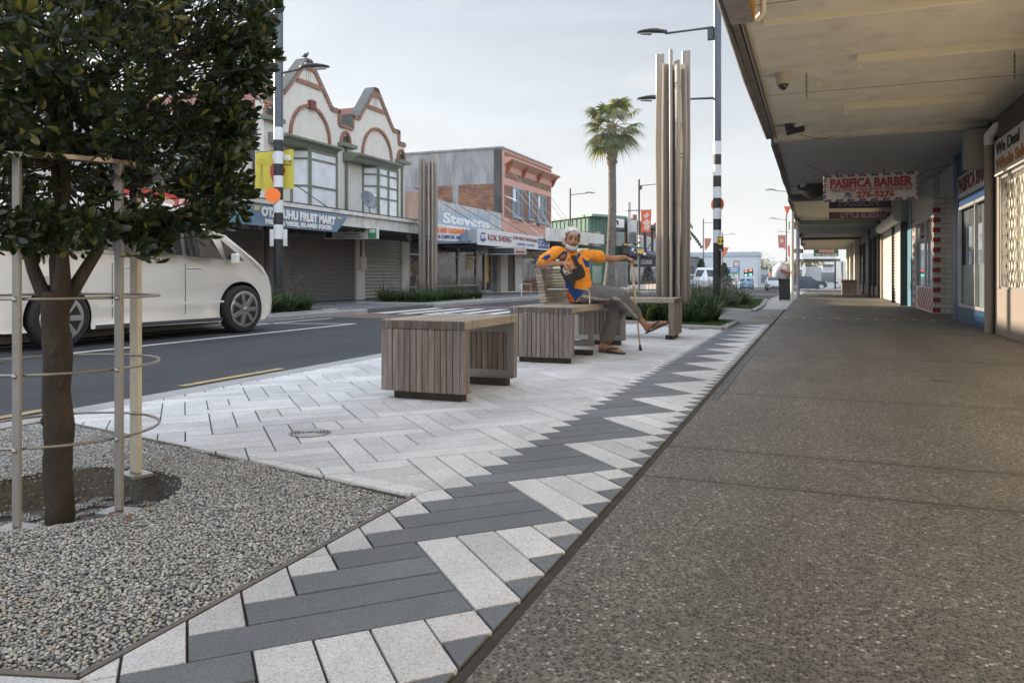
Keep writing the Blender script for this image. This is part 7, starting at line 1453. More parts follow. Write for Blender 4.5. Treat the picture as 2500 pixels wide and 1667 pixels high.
for i, (x0, y0, x1, y1) in enumerate(((1838, 622, 1864, 614), (1852, 624, 1881, 620), (1868, 632, 1892, 629))):
    A_, B_2 = atw(x0, y0, 190), atw(x1, y1, 190); q = atw(x0, 690, 190); o = MB().tube([(q.x, q.y, zg(190)), (q.x, q.y, A_.z - 1), A_, B_2], .08, 6).build('curved_lamp', m_palep); tag(o, f'{["nearest and highest", "middle", "farthest and lowest"][i]} of the distant pale curved street lamps', 'street lamp', 'pale curved street lamps')
# ---- far trees and palms
def far_tree(label, px, w, ytop, rad, kind, seed, cols):
    q = atw(px, 690, w); z0 = zg(min(w, 230)) - .3; zt = CH + w * (HY - ytop) / F; t = thing({'pine': 'conifer_tree', 'palm': 'palm_tree'}.get(kind, 'broadleaf_tree'), (q.x, q.y, z0), label, 'tree'); rq = random.Random(seed); h = zt - z0
    MB().tube([(q.x, q.y, z0), (q.x + .05, q.y, z0 + h * .55)], [.03 * h + .05, .02 * h], 8).build('trunk', m_bark, t); Vv, Ff = [], []
    n = 900 if kind != 'palm' else 260
    for _ in range(n):
        if kind == 'pine': v = rq.random() ** .8; zz = z0 + h * (.12 + .88 * v); rr = rad * (1.05 - v) ** .7 * rq.uniform(.35, 1.0); a = rq.uniform(0, 6.28); c = Vector((q.x + rr * math.cos(a), q.y + rr * math.sin(a), zz)); s_ = rad * .12
        elif kind == 'palm':
            a = rq.choice([k * .7 for k in range(9)]); u_ = rq.random(); c = Vector((q.x + math.cos(a) * rad * u_, q.y + math.sin(a) * rad * u_, zt + rad * (.5 * u_ - 1.1 * u_ * u_))); s_ = rad * .13
        else:
            d = Vector((rq.gauss(0, 1), rq.gauss(0, 1), rq.gauss(0, 1))).normalized(); k = 1 + .45 * noise.noise(d * 2.2 + Vector((seed, 0, 0))); c = Vector((q.x, q.y, z0 + h * .62)) + Vector((d.x * rad, d.y * rad, d.z * h * .38)) * k * rq.random() ** .35; s_ = rad * .085
        o = len(Vv); ax = Vector((rq.gauss(0, 1), rq.gauss(0, 1), rq.gauss(0, 1))).normalized(); b = ax.cross(Vector((rq.gauss(0, 1), rq.gauss(0, 1), rq.gauss(0, 1)))).normalized(); Vv += [c - ax * s_, c + b * s_ * .6, c + ax * s_, c - b * s_ * .6]; Ff.append((o, o + 1, o + 2, o + 3))
    fast_mesh('crown', [tuple(v) for v in Vv], Ff, [cols], t)
m_fl = leafmat('far dark foliage', [(0, (.025, .04, .02)), (.5, (.04, .06, .028)), (.8, (.06, .075, .035))], rough=.7, trans=.1); m_fl2 = leafmat('far olive foliage', [(0, (.09, .10, .05)), (.5, (.14, .14, .07)), (.8, (.20, .18, .09))], rough=.8, trans=.2); m_fl3 = leafmat('far palm foliage', [(0, (.14, .14, .05)), (.5, (.22, .20, .08)), (.8, (.30, .24, .09))], rough=.7, trans=.3)
far_tree('dark bushy conifer between the timber fins and the striped pole', 1712, 75, 632, 1.0, 'pine', 1, m_fl); far_tree('dark conifer just right of the striped pole', 1768, 90, 642, 1.2, 'pine', 2, m_fl); far_tree('pale olive tree far up the road left of the thin posts', 1822, 230, 632, 2.6, 'b', 3, m_fl2); far_tree('taller olive tree far up the road behind the thin posts', 1846, 250, 625, 4.2, 'b', 4, m_fl2); far_tree('round olive tree above the silver sedan', 1882, 260, 648, 4.0, 'b', 5, m_fl2); far_tree('dark tree behind the rubbish bags', 1924, 150, 632, 1.6, 'b', 6, m_fl)
for i, px in enumerate((1955, 1966, 1976, 1986, 1995)): far_tree(f'small sunlit palm, {["first", "second", "third", "fourth", "fifth"][i]} from the left in the row beyond the footpath', px, 150, 636 + (i % 2) * 4, 1.5, 'palm', 10 + i, m_fl3)
q = atw(1690, 540, 88); 
pq_ = atw(1690, 690, 84); t = thing('palm_tree', (pq_.x, pq_.y, zg(84)), 'farther palm whose drooping crown shows right of the timber fins', 'palm tree'); zt = CH + 84 * (HY - 545) / F; MB().tube([(pq_.x - 2.2, pq_.y, zg(84)), (pq_.x - 2.0, pq_.y, zt)], [.35, .25], 10).build('trunk', m_pbark, t); FV, FF = [], []; cpt = Vector((pq_.x - 2.0, pq_.y, zt)); rq = random.Random(9)
for i in range(26):
    az = i * 2.4; el = R(rq.choice((70, 40, 15, -5))); d = Vector((math.cos(az) * math.cos(el), math.sin(az) * math.cos(el), math.sin(el))); s_ = d.cross(Vector((0, 0, 1))).normalized()
    for k in range(16):
        t_ = (k + 1) / 16; c = cpt + d * 3.0 * t_ + Vector((0, 0, -2.2 * t_ ** 2.2))
        for sg in (-1, 1): o = len(FV); e = c + s_ * sg * .55 * (1.1 - t_) + Vector((0, 0, -.35)); FV += [c, c + d * .16, e + d * .1, e]; FF.append((o, o + 1, o + 2, o + 3))
fast_mesh('fronds', [tuple(v) for v in FV], FF, [m_fl], t)
# ---- hills
hm = MB(); n = 60; top = []; Wd = 1500
for i in range(n + 1):
    px = 900 + 1500 * i / n; h = 640 + 9 * noise.noise(Vector((px * .012, 1, 0))) + 5 * noise.noise(Vector((px * .05, 4, 0))); a = atw(px, h, Wd); b = atw(px, 700, Wd - 260); c = atw(px, 700, Wd + 500); hm.v += [(b.x, b.y, -30), tuple(a), (c.x, c.y, -30)]
for i in range(n): hm.f += [(3 * i, 3 * i + 3, 3 * i + 4, 3 * i + 1), (3 * i + 1, 3 * i + 4, 3 * i + 5, 3 * i + 2)]; hm.m += [0, 0]; hm.sm += [True, True]
struct(hm.build('hills', mat('hill scrub', (.10, .14, .12), rough=1, var=.3, scale=.01)))
# ================================================================ the seated man, his cane and bag
def skinmat(name, c, sss=.12, rough=.55):
    m = mat(name, c, rough=rough, var=.14, scale=22, bump=.12, bscale=90); b = m.node_tree.nodes['Principled BSDF']; b.inputs['Subsurface Weight'].default_value = sss; b.inputs['Subsurface Radius'].default_value = (.02, .008, .004); b.inputs['Subsurface Scale'].default_value = .05; return m
m_skin = skinmat('tanned skin', (.36, .18, .105)); m_orange_c = mat('orange polo cloth', (.80, .29, .03), rough=.85, var=.08, scale=9, bump=.35, bscale=16); m_blue_c = mat('royal blue cloth', (.012, .050, .19), rough=.85, var=.1, scale=9, bump=.3, bscale=16); m_dor_c = mat('deep orange cloth', (.60, .11, .01), rough=.85, var=.1, scale=9)
m_trs = mat('grey track trousers', (.135, .13, .13), rough=.9, var=.12, scale=12, bump=.5, bscale=13); m_hair = mat('white hair', (.60, .57, .53), rough=.6, var=.12, scale=30); m_mask = mat('surgical mask', (.50, .55, .60), rough=.8, var=.04, scale=20); m_strap_b = mat('dark rubber sandal', (.055, .045, .038), rough=.7)
PS = thing('person', (-2.25, 7.65, .51), 'seated man with white hair in an orange and blue polo shirt, legs crossed', 'person')
def W_(px, py, w): return atw(px, py, w)
def ell(mb, a, b, ra, rb, n=14, seg=10):
    """tapered limb between two joints"""
    a, b = Vector(a), Vector(b); pts = [a.lerp(b, i / seg) for i in range(seg + 1)]; mb.ball(a, ra); mb.ball(b, rb); mb.tube(pts, [ra + (rb - ra) * i / seg for i in range(seg + 1)], n)
def chain_(mb, pts, rs, n=14):
    P = [Vector(p) for p in pts]; Q, R_ = [], []
    for i in range(len(P) - 1):
        for k in range(5): t_ = k / 5; Q.append(P[i].lerp(P[i + 1], t_)); R_.append(rs[i] + (rs[i + 1] - rs[i]) * t_)
    Q.append(P[-1]); R_.append(rs[-1]); mb.tube(Q, R_, n); 
    for p, r in zip(P, rs): mb.ball(p, r, seg=12, rings=8)
def vox(o, v, smooth=4, fac=.5):
    r_ = o.modifiers.new('r', 'REMESH'); r_.mode = 'VOXEL'; r_.voxel_size = v; r_.use_smooth_shade = True
    if smooth: s_ = o.modifiers.new('s', 'SMOOTH'); s_.factor = fac; s_.iterations = smooth
    bake(o)
    for p in o.data.polygons: p.use_smooth = True
    return o
def hand(mb, wrist, fwd, up, curl, spread=1.0, side=1, curls=None, s=1.0):
    """palm + five fingers as capsules. fwd: wrist->knuckles; up: back of the hand; side=+1 thumb on the +x (fwd x up) side"""
    fwd = Vector(fwd).normalized(); up = Vector(up); up = (up - fwd * up.dot(fwd)).normalized(); sd = fwd.cross(up) * side; w = Vector(wrist)
    for o_, k in ((-.026, .078), (-.009, .082), (.009, .080), (.026, .074)): ell(mb, w + sd * o_ * .55 * s, w + (fwd * k + sd * -o_) * s, .015 * s, .0125 * s, 10, 4)
    names = []
    for i, (o_, k, L_) in enumerate(((.027, .078, (.036, .024, .019)), (.009, .083, (.040, .027, .021)), (-.009, .080, (.037, .025, .020)), (-.026, .073, (.029, .019, .017)))):
        p = w + (fwd * k + sd * o_) * s; a = 0; c = curls[i] if curls else curl; d = (fwd + sd * o_ * 3 * spread).normalized(); P = [p]; 
        for j, l in enumerate(L_): a += c * (1.0, 1.15, .7)[j]; dd = d * math.cos(a) - up * math.sin(a); p = p + dd * l * s; P.append(p)
        chain_(mb, P, [.0092 * s, .0085 * s, .0078 * s, .0066 * s], 8)
    p = w + (fwd * .022 + sd * .028) * s; d1 = (fwd * .65 + sd * .65 - up * .35).normalized(); d2 = (fwd * .95 + sd * .1 - up * .45).normalized(); chain_(mb, [p, p + d1 * .036 * s, p + d1 * .036 * s + d2 * .03 * s, p + d1 * .036 * s + d2 * .052 * s], [.014 * s, .0115 * s, .0095 * s, .0075 * s], 8)
body = MB()
# head frame
HC = W_(1395, 587.5, 7.70); hyaw = R(10); fwdv = Vector((ST, -CT, 0)); rgt = Vector((CT, ST, 0)); hf = (fwdv * math.cos(hyaw) + rgt * math.sin(hyaw)).normalized(); hx = Vector((0, 0, 1)).cross(hf) * 1.0; hx = -hf.cross(Vector((0, 0, 1))) * -1
hx = Vector((0, 0, 1)).cross(hf) if Vector((0, 0, 1)).cross(hf).dot(rgt) > 0 else -Vector((0, 0, 1)).cross(hf); HM = Matrix(((hx.x, hf.x, 0, HC.x), (hx.y, hf.y, 0, HC.y), (0, 0, 1, HC.z), (0, 0, 0, 1))) @ Matrix.Rotation(R(5), 4, 'Y') @ Matrix.Rotation(R(4), 4, 'X')
H3 = HM.to_3x3()
def hb_(c, r): body.ball(HM @ Vector(c), r, M=H3.to_4x4(), seg=20, rings=14)
hb_((0, -.012, .028), (.074, .090, .082)); hb_((0, .018, -.028), (.060, .064, .080)); hb_((0, .052, -.088), (.028, .026, .020)); hb_((.030, .050, -.022), (.028, .026, .026)); hb_((-.030, .050, -.022), (.028, .026, .026))
hb_((.027, .074, .026), (.022, .011, .008)); hb_((-.027, .074, .026), (.022, .011, .008)); hb_((0, .045, .05), (.05, .04, .04)); body.tube([HM @ Vector(p) for p in ((0, .078, .018), (0, .092, -.006), (0, .103, -.026))], [.008, .009, .012], 10); hb_((0, .100, -.029), (.012, .012, .010)); hb_((.011, .088, -.033), (.009, .010, .008)); hb_((-.011, .088, -.033), (.009, .010, .008)); hb_((0, .076, -.058), (.026, .012, .012)); hb_((0, .070, -.050), (.036, .02, .02))
for s in (-1, 1): hb_((s * .076, -.004, -.006), (.010, .020, .031)); body.tube([HM @ Vector((s * .045, .01, -.06)), HM @ Vector((s * .02, .05, -.09))], [.022, .016], 8)
NB = W_(1396, 622, 7.80); chain_(body, [HM @ Vector((0, -.02, -.05)), NB, W_(1397, 634, 7.82)], [.054, .058, .062])
ell(body, NB, W_(1402, 648, 7.76), .05, .07)
# arms
RS, RE, RW = W_(1356, 616, 7.66), W_(1316, 645.5, 7.76), W_(1379, 643, 7.58); LS, LE, LW = W_(1449, 624, 7.86), W_(1492, 633, 8.02), W_(1526, 628, 8.08)
chain_(body, [RS, RS.lerp(RE, .5), RE, RE.lerp(RW, .3), RE.lerp(RW, .75), RW], [.048, .042, .037, .037, .028, .023]); chain_(body, [LS, LS.lerp(LE, .5), LE, LE.lerp(LW, .35), LW], [.048, .039, .034, .033, .023])
hand(body, RW, W_(1396, 646, 7.52) - RW, Vector((0, 0, 1)) * .9 + fwdv * .35, .8, side=1, curls=(1.05, .95, .95, .9), s=1.02)
CT_ = W_(1541, 637, 8.08); CB_ = W_(1563.8, 855.6, 8.15)                                  # cane top and tip
hand(body, LW, CT_ + Vector((0, 0, .012)) - LW, Vector((0, 0, 1)) + fwdv * .2, .8, side=-1, curls=(.9, 1.0, 1.05, 1.0), s=1.0)
# legs: hips, knees, ankles
RH, RK, RA = Vector((-2.24, 7.56, .60)), W_(1514, 720, 7.62), W_(1561, 776, 7.86); LH, LK, LA = Vector((-2.24, 7.80, .60)), W_(1513, 742, 7.90), W_(1477, 834, 8.02)
chain_(body, [RK.lerp(RA, .45), RK.lerp(RA, .75), RA], [.048, .038, .031]); chain_(body, [LK.lerp(LA, .45), LK.lerp(LA, .75), LA], [.048, .040, .033])
def foot(mb, ank, heel, toe, up):
    d = (toe - heel).normalized(); up = (Vector(up) - d * Vector(up).dot(d)).normalized(); sd = d.cross(up); L_ = (toe - heel).length
    mb.ball(heel + d * .032 + up * .030, .030); chain_(mb, [ank, heel + d * .04 + up * .042], [.032, .033]); chain_(mb, [heel + d * .04 + up * .045, heel + d * L_ * .5 + up * .038, heel + d * L_ * .76 + up * .022], [.034, .030, .020])
    for o_, l, r_ in ((.026, 1.0, .0125), (.011, .98, .0095), (-.003, .95, .009), (-.016, .91, .0085), (-.028, .86, .008)): chain_(mb, [heel + d * L_ * .45 + sd * o_ * .5 + up * .026, heel + d * L_ * .78 + sd * o_ + up * .018, heel + d * (L_ * l - r_) + sd * o_ * 1.15 + up * .013], [.019, .014, r_], 8)
    return d, up, sd, L_
RHe, RTo = W_(1577, 812, 7.92), W_(1632, 787, 7.72); LHe, LTo = onz(1462, 856, .012), onz(1525, 863, .012)
fr_ = foot(body, RA, RHe, RTo, Vector((-.3, 0, 1))); fl_ = foot(body, LA, LHe, LTo, Vector((0, 0, 1)))
for a_, b_2, r1, r2 in ((W_(1402, 648, 7.78), Vector((-2.27, 7.68, .62)), .08, .09), (Vector((-2.27, 7.68, .62)), RK, .06, .045), (Vector((-2.27, 7.68, .62)), LK, .06, .045), (RK, RK.lerp(RA, .5), .045, .045), (LK, LK.lerp(LA, .5), .045, .045), (W_(1402, 640, 7.78), RS, .06, .045), (W_(1402, 640, 7.78), LS, .06, .045)): ell(body, a_, b_2, r1, r2)
bo_ = vox(body.build('body', m_skin, PS), .0048, 2, .4)
def sandal(heel, fr, name='sandal'):
    d, up, sd, L_ = fr; m = MB(); n = 18; o = []
    for k in range(n):
        a = 2 * math.pi * k / n; x = math.cos(a); y = math.sin(a); wd = .046 if x > 0 else .036; o.append((x, y * wd))
    top = [heel + d * (L_ * .5 + x * L_ * .54) + sd * y + up * (.004 + (.006 if x > .8 else 0)) for x, y in o]; bot = [p - up * .016 for p in top]; m.add(top + bot, [tuple(range(n)), tuple(range(n, 2 * n))[::-1]] + [(i, i + n, (i + 1) % n + n, (i + 1) % n) for i in range(n)]); s_ = m.build(name, m_strap_b, PS, bevel=.003)
    q = MB(); tp = heel + d * L_ * .80 + sd * .012 + up * .022
    for s in (-1, 1): q.tube([tp, heel + d * L_ * .68 + sd * s * .022 + up * .046, heel + d * L_ * .48 + sd * s * .038 + up * .036, heel + d * L_ * .40 + sd * s * .043 + up * .004], [.005, .009, .009, .006], 8)
    q.build('strap', m_strap_b, s_)
sandal(RHe, fr_); sandal(LHe, fl_)
# trousers
tr_ = MB(); hipc = Vector((-2.26, 7.68, .605)); tr_.ball(hipc, (.17, .19, .115)); tr_.ball(W_(1432, 722, 7.76), (.10, .12, .10)); tr_.ball(W_(1424, 712, 7.84), (.13, .14, .09)); tr_.ball(Vector((-2.20, 7.64, .64)), (.14, .17, .11))
chain_(tr_, [RH, RH.lerp(RK, .5) + Vector((0, 0, .012)), RK, RK.lerp(RA, .18)], [.105, .092, .072, .072]); chain_(tr_, [LH, LH.lerp(LK, .5), LK, LK.lerp(LA, .2)], [.098, .085, .070, .072])
chain_(tr_, [RK, RK.lerp(RA, .3) - Vector((.01, 0, .012)), RK.lerp(RA, .60), RK.lerp(RA, .86)], [.068, .072, .068, .058]); chain_(tr_, [LK, LK.lerp(LA, .3), LK.lerp(LA, .6), LK.lerp(LA, .88)], [.070, .074, .076, .078])
tr_.ball(RK.lerp(RA, .5) - Vector((.02, 0, .05)), (.05, .05, .06))
to_ = tr_.build('trousers', m_trs, PS); vox(to_, .009, 6); tx2 = bpy.data.textures.new('folds', 'CLOUDS'); tx2.noise_scale = .055; dsp = to_.modifiers.new('d', 'DISPLACE'); dsp.texture = tx2; dsp.strength = .022; dsp.mid_level = .5; dsp.texture_coords = 'GLOBAL'; bake(to_)
# shirt: lofted torso and sleeves
def ring_loft(mb, rings, n=28):
    o = len(mb.v)
    for c, lat, hw_, hd_ in rings:
        lat = Vector(lat).normalized(); dep = lat.cross(Vector((0, 0, 1))).normalized()
        for k in range(n): a = 2 * math.pi * k / n; mb.v.append(tuple(Vector(c) + lat * hw_ * math.copysign(abs(math.cos(a)) ** .85, math.cos(a)) + dep * hd_ * math.sin(a)))
    for i in range(len(rings) - 1):
        for k in range(n): a = o + i * n + k; b = o + i * n + (k + 1) % n; mb.f.append((a, b, b + n, a + n)); mb.m.append(0); mb.sm.append(True)
    mb.f.append(tuple(o + k for k in range(n))[::-1]); mb.m.append(0); mb.sm.append(True); e = o + (len(rings) - 1) * n; mb.f.append(tuple(e + k for k in range(n))); mb.m.append(0); mb.sm.append(True)
latS = (LS - RS).normalized(); latH = (rgt * .75 + Vector((-.1, .65, 0))).normalized()
sh = MB(); L2 = lambda t_: latH.lerp(latS, t_)
ring_loft(sh, [(W_(1408, 737, 7.76), L2(0), .055, .09), (W_(1412, 722, 7.77), L2(0), .095, .12), (W_(1413, 704, 7.79), L2(.2), .13, .135), (W_(1411, 686, 7.80), L2(.4), .138, .125), (W_(1405, 664, 7.79), L2(.7), .152, .12), (W_(1402, 645, 7.78), L2(.9), .166, .108), (W_(1401, 630, 7.77), L2(1), .170, .092), (W_(1400, 621, 7.77), L2(1), .15, .075), (W_(1399, 615, 7.78), L2(1), .085, .06)])
chain_(sh, [RS + Vector((.02, 0, .004)), RS.lerp(RE, .35), RS.lerp(RE, .66)], [.060, .062, .066]); chain_(sh, [LS - Vector((.02, 0, -.002)), LS.lerp(LE, .12), LS.lerp(LE, .34)], [.058, .060, .066])
ell(sh, W_(1375, 618, 7.72), W_(1356, 615, 7.67), .055, .058); ell(sh, W_(1425, 621, 7.82), W_(1448, 624, 7.86), .055, .058)
so2 = sh.build('shirt', [m_orange_c, m_blue_c, m_dor_c], PS); vox(so2, .006, 6)
dsp = so2.modifiers.new('d', 'DISPLACE'); tx3 = bpy.data.textures.new('folds2', 'CLOUDS'); tx3.noise_scale = .05; dsp.texture = tx3; dsp.strength = .024; dsp.mid_level = .5; dsp.texture_coords = 'GLOBAL'; bake(so2)
for m in (m_blue_c, m_dor_c, m_trs):
    if m.name not in [k.name for k in so2.data.materials if k]: so2.data.materials.append(m)
c5 = lambda P: [(1250 + x / 4.127, 520 + y / 4.127) for x, y in P]
blueP = [c5([(440, 480), (470, 430), (520, 380), (560, 395), (560, 425), (530, 490), (520, 560), (520, 600), (560, 700), (640, 760), (740, 780), (660, 870), (640, 900), (600, 830), (520, 730), (470, 640), (440, 560)]), c5([(295, 462), (330, 430), (380, 415), (395, 440), (360, 465), (350, 480)]), c5([(705, 440), (735, 470), (790, 490), (810, 530), (800, 550), (745, 550), (720, 500)])]
dorP = [c5([(470, 640), (520, 720), (600, 800), (645, 900), (600, 920), (540, 830), (480, 720), (450, 640)])]
def topx(p):
    r, w = rw(p); return CX + F * r / w, HY - F * (p.z - CH) / w
offp = Vector(PS.location)
for p in so2.data.polygons:
    c = Vector(p.center) + offp; px, py = topx(c); p.use_smooth = True
    if inpoly(px, py, c5([(722, 794), (765, 770), (845, 738), (930, 740), (930, 940), (640, 940), (655, 890)])): p.material_index = so2.data.materials.find(m_trs.name)
    elif any(inpoly(px, py, P) for P in blueP): p.material_index = 1
    elif any(inpoly(px, py, P) for P in dorP) or px < 1250 + (470 + (py - 520) * 4.127 * .50 - 380) / 4.127 - 60: p.material_index = 2 if any(inpoly(px, py, P) for P in dorP) else 0
# collar
cl = MB(); nb = NB + Vector((0, 0, -.01))
for s in (-1, 1):
    a = HM @ Vector((0, 0, 0)); q = [W_(1396 + s * 17, 612, 7.80), W_(1396 + s * 16, 620, 7.70), W_(1398 + s * 4, 633, 7.645), W_(1398 + s * 11, 634, 7.65), W_(1396 + s * 23, 622, 7.73)]; cl.slab(q, fwdv, .008)
cl.build('collar', m_blue_c, PS)
MB().slab([W_(1392, 624, 7.66), W_(1404, 624, 7.66), W_(1412, 650, 7.635), W_(1405, 650, 7.635)], fwdv, .006).build('undershirt', mat('dark undershirt', (.06, .035, .03), rough=.9), PS)
# stripes laid on the trousers
def on_mesh(o, px, py):
    d = ray(px, py).normalized(); ok, loc, nrm, _ = o.ray_cast(Vector((0, 0, CH)) - Vector(PS.location), d); return (loc, nrm) if ok else (None, None)
def ribbon(o, path, wd, m, name, par, lift=.003):
    pts = []
    for (a, b) in zip(path, path[1:]):
        for k in range(6): pts.append((a[0] + (b[0] - a[0]) * k / 6, a[1] + (b[1] - a[1]) * k / 6))
    pts.append(path[-1]); L_ = [on_mesh(o, *p) for p in pts]; L_ = [(a, b) for a, b in L_ if a is not None]
    if len(L_) < 2: return
    V_ = []; 
    for i, (p, n_) in enumerate(L_):
        t_ = (L_[min(i + 1, len(L_) - 1)][0] - L_[max(i - 1, 0)][0]).normalized(); s_ = t_.cross(n_).normalized(); V_ += [p + n_ * lift - s_ * wd / 2, p + n_ * lift + s_ * wd / 2]
    me = bpy.data.meshes.new(name); me.from_pydata([tuple(v) for v in V_], [], [(2 * i, 2 * i + 1, 2 * i + 3, 2 * i + 2) for i in range(len(L_) - 1)]); me.materials.append(m); ob_ = bpy.data.objects.new(name, me); COL.objects.link(ob_); ob_.parent = par
m_stripe = mat('white stripe cloth', (.60, .57, .57), rough=.9)
for dx, dy in ((0, 0), (-7, 13)): 
    ribbon(to_, c5([(1020 + dx, 843 + dy), (1080 + dx, 862 + dy), (1135 + dx, 905 + dy), (1200 + dx, 975 + dy), (1268 + dx * 1.6, 1050 + dy * .4)]), .006, m_stripe, 'stripe', PS)
    ribbon(to_, c5([(665, 815 + dy), (740, 836 + dy), (840, 852 + dy), (920, 864 + dy), (985, 866 + dy)]), .006, m_stripe, 'stripe', PS)
# face details
def hpart(name, items, m):
    mb = MB()
    for c, r in items: mb.ball(HM @ Vector(c), r, M=H3.to_4x4(), seg=14, rings=10)
    return mb.build(name, m, PS)
m_eye = mat('eye white', (.42, .38, .34), rough=.25); m_dark = mat('iris dark', (.02, .014, .01), rough=.2); m_lid = skinmat('eyelid skin', (.17, .075, .045)); m_must = mat('grey moustache', (.10, .085, .075), rough=.9, var=.3, scale=60)
for s in (-1, 1):
    hpart('eyelid', [((s * .028, .0715, .006), (.0165, .010, .010))], m_lid); hpart('eye', [((s * .028, .0765, .0045), (.011, .0065, .0048))], m_eye); hpart('iris', [((s * .028 - .004, .0815, .0050), (.0045, .003, .0045))], m_dark)
    MB().tube([HM @ Vector(p) for p in ((s * .010, .086, .025), (s * .027, .086, .031), (s * .045, .074, .026))], [.003, .0045, .002], 6).build('eyebrow', m_must, PS)
hpart('moustache', [((.012, .088, -.045), (.017, .007, .0065)), ((-.012, .088, -.045), (.017, .007, .0065)), ((.028, .080, -.052), (.008, .006, .010)), ((-.028, .080, -.052), (.008, .006, .010))], m_must)
hpart('lips', [((0, .087, -.059), (.019, .006, .0045)), ((0, .085, -.0655), (.016, .006, .0045))], mat('lip skin', (.22, .075, .055), rough=.5)); hpart('beard', [((0, .071, -.080), (.018, .010, .010))], m_must)
# hair: thin strands swept back over the skull
HV, HF_ = [], []; rq = random.Random(2)
cap = bmesh.new(); bmesh.ops.create_uvsphere(cap, u_segments=40, v_segments=28, radius=1)
for v in cap.verts:
    d = v.co.normalized(); k = 1 + .03 * noise.noise(d * 6) + .012 * noise.noise(d * 16); v.co = Vector((d.x * .090, d.y * .099 - .018, d.z * .094 + .038)) * 1.0 + d * (.0 if d.z > 0 else .004); v.co = Vector((v.co.x * k, v.co.y * k, v.co.z * k))
kill = [f for f in cap.faces if (lambda c: (c.y > .030 and c.z < .088 - .25 * abs(c.x) and abs(c.x) < .076) or c.z < -.052 or (c.y > .02 and c.z < .0))(f.calc_center_median())]
bmesh.ops.delete(cap, geom=kill, context='FACES')
for v in cap.verts: v.co = HM @ v.co - offp
me = bpy.data.meshes.new('hair'); cap.to_mesh(me); cap.free(); me.materials.append(m_hair)
for p in me.polygons: p.use_smooth = True
ho = bpy.data.objects.new('hair', me); COL.objects.link(ho); ho.parent = PS; so3 = ho.modifiers.new('s', 'SOLIDIFY'); so3.thickness = .010; so3.offset = -1
for _ in range(2600):
    u_ = rq.uniform(-1, 1); a = rq.uniform(0, 6.28); d = Vector((math.sqrt(1 - u_ * u_) * math.cos(a), math.sqrt(1 - u_ * u_) * math.sin(a), u_)); b = Vector((d.x * .092, d.y * .101 - .018, d.z * .096 + .038))
    if (b.y > .034 and b.z < .072 and abs(b.x) < .070) or b.z < -.050: continue
    flow = Vector((d.x * .9, -.5 - .2 * d.y, -.75)); flow = (flow - d * flow.dot(d)).normalized(); L_ = rq.uniform(.025, .055); P = [b * 1.0, b + flow * L_ * .5 + d * .006, b + flow * L_ + d * rq.uniform(.001, .018) + Vector((rq.uniform(-.005, .005), 0, 0))]; sd = flow.cross(d) * .0011; o = len(HV)
    for i, p in enumerate(P): k = (1, .9, .15)[i]; HV += [tuple(HM @ (p - sd * k)), tuple(HM @ (p + sd * k))]
    HF_ += [(o, o + 1, o + 3, o + 2), (o + 2, o + 3, o + 5, o + 4)]
fast_mesh('hair_strands', HV, HF_, [m_hair], ho)
# mask pulled under the chin, with ear loops
mk = MB(); n = 15; rowsM = []
for j, (zz, yy, sc2) in enumerate(((-.070, .086, 1.0), (-.085, .092, 1.02), (-.104, .080, .98), (-.118, .050, .86))):
    for i in range(n): t_ = -1 + 2 * i / (n - 1); a = t_ * 1.15; mk.v.append(tuple(HM @ Vector((math.sin(a) * .070 * sc2, yy * math.cos(a * .95) - .004 * j, zz + .028 * abs(t_) ** 1.6))))
for j in range(3):
    for i in range(n - 1): o = j * n + i; mk.f.append((o, o + 1, o + n + 1, o + n)); mk.m.append(0); mk.sm.append(True)
mo = mk.build('face_mask', m_mask, PS); s_ = mo.modifiers.new('s', 'SOLIDIFY'); s_.thickness = .004
for s in (-1, 1): MB().tube([HM @ Vector(p) for p in ((s * .066, .040, -.050), (s * .077, .02, -.02), (s * .082, -.005, .02))], .0016, 5).build('mask_loop', m_mask, mo)
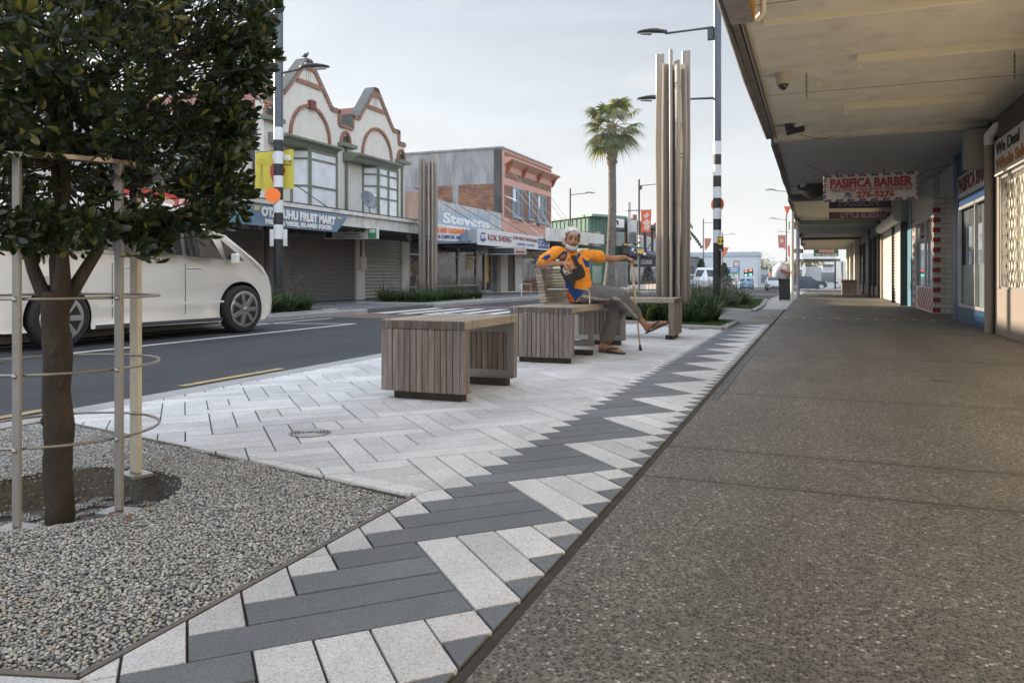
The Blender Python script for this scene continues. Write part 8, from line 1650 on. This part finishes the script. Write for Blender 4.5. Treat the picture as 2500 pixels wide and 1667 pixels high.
# ---- black pouch under the resting hand
pouch = thing('shoulder_bag', W_(1400, 670, 7.5), 'black shoulder pouch with white print under the resting hand of the man', 'bag')
out = c5([(478, 585), (520, 560), (590, 560), (655, 560), (662, 520), (702, 515), (738, 590), (742, 640), (700, 665), (640, 690), (632, 745), (612, 752), (575, 720), (530, 660)]); mb = MB(); front = [W_(x, y, 7.545) for x, y in out]; mb.slab(front, fwdv, .07); o = mb.build('pouch', mat('black fabric', (.018, .017, .016), rough=.75, var=.2, scale=14, bump=.5, bscale=18), pouch); vox(o, .006, 10, .6)
tm_ = frame(W_(1383.5, 661, 7.535), (CT * .9, ST * .9, .30)); text_mesh('lettering', 'The', .035, m_white, tm_ @ Matrix.Translation((-.012, .022, 0)), pouch, width=.05, shear=.2); text_mesh('lettering', 'Best', .045, m_white, tm_, pouch, width=.07, bold=.001); text_mesh('lettering', 'Coffee', .035, m_white, tm_ @ Matrix.Translation((.008, -.028, 0)), pouch, width=.07)
MB().tube([W_(1413, 646, 7.54), W_(1408, 636, 7.60), W_(1403, 624, 7.66)], .009, 8).build('shoulder_strap', MATS['black fabric'], pouch)
# ---- cane
cn = thing('walking_cane', CB_, 'pale adjustable walking cane with black rubber tip held in the left hand', 'cane'); m_caneb = mat('pale bronze tube', (.50, .42, .26), rough=.35, metal=.4, var=.06); m_canep = mat('printed cane sleeve', (.52, .42, .38), rough=.4, var=.35, scale=60)
def cp_(t_): return CT_.lerp(CB_, t_)
MB().tube([cp_(.30), cp_(.66)], .0115, 12).build('upper_tube', m_caneb, cn); MB().tube([cp_(.64), cp_(.95)], .0090, 12).build('lower_tube', m_caneb, cn); MB().tube([cp_(.03), cp_(.27)], .0135, 12).build('sleeve', m_canep, cn); MB().tube([cp_(.26), cp_(.265), cp_(.31), cp_(.315)], [.011, .019, .019, .011], 12).build('collar', m_canep, cn); MB().tube([cp_(.635), cp_(.66)], .0135, 10).build('clip', m_strap_b, cn)
MB().tube([cp_(.935), cp_(.955), cp_(1.0)], [.011, .014, .019], 14).build('rubber_tip', m_rubber, cn); MB().tube([CT_ + (LW - CT_).normalized() * .055 + Vector((0, 0, -.002)), CT_ + Vector((0, 0, -.004)), CT_ - (LW - CT_).normalized() * .035], [.012, .013, .011], 10).build('handle', mat('olive grip', (.16, .14, .08), rough=.6), cn)
# ================================================================ the air
hzb = MB().box(-1000, 1000, -320, 1750, -34, 75).build('haze', None); stuff(hzb); hm_ = bpy.data.materials.new('thin haze'); hm_.use_nodes = True; t = hm_.node_tree; t.nodes.clear(); vo = N(t, 'ShaderNodeOutputMaterial'); pv_ = N(t, 'ShaderNodeVolumePrincipled'); pv_.inputs['Color'].default_value = (.86, .92, 1, 1); pv_.inputs['Density'].default_value = .0004; pv_.inputs['Anisotropy'].default_value = .3
t.links.new(pv_.outputs[0], vo.inputs['Volume']); hzb.data.materials.clear(); hzb.data.materials.append(hm_)
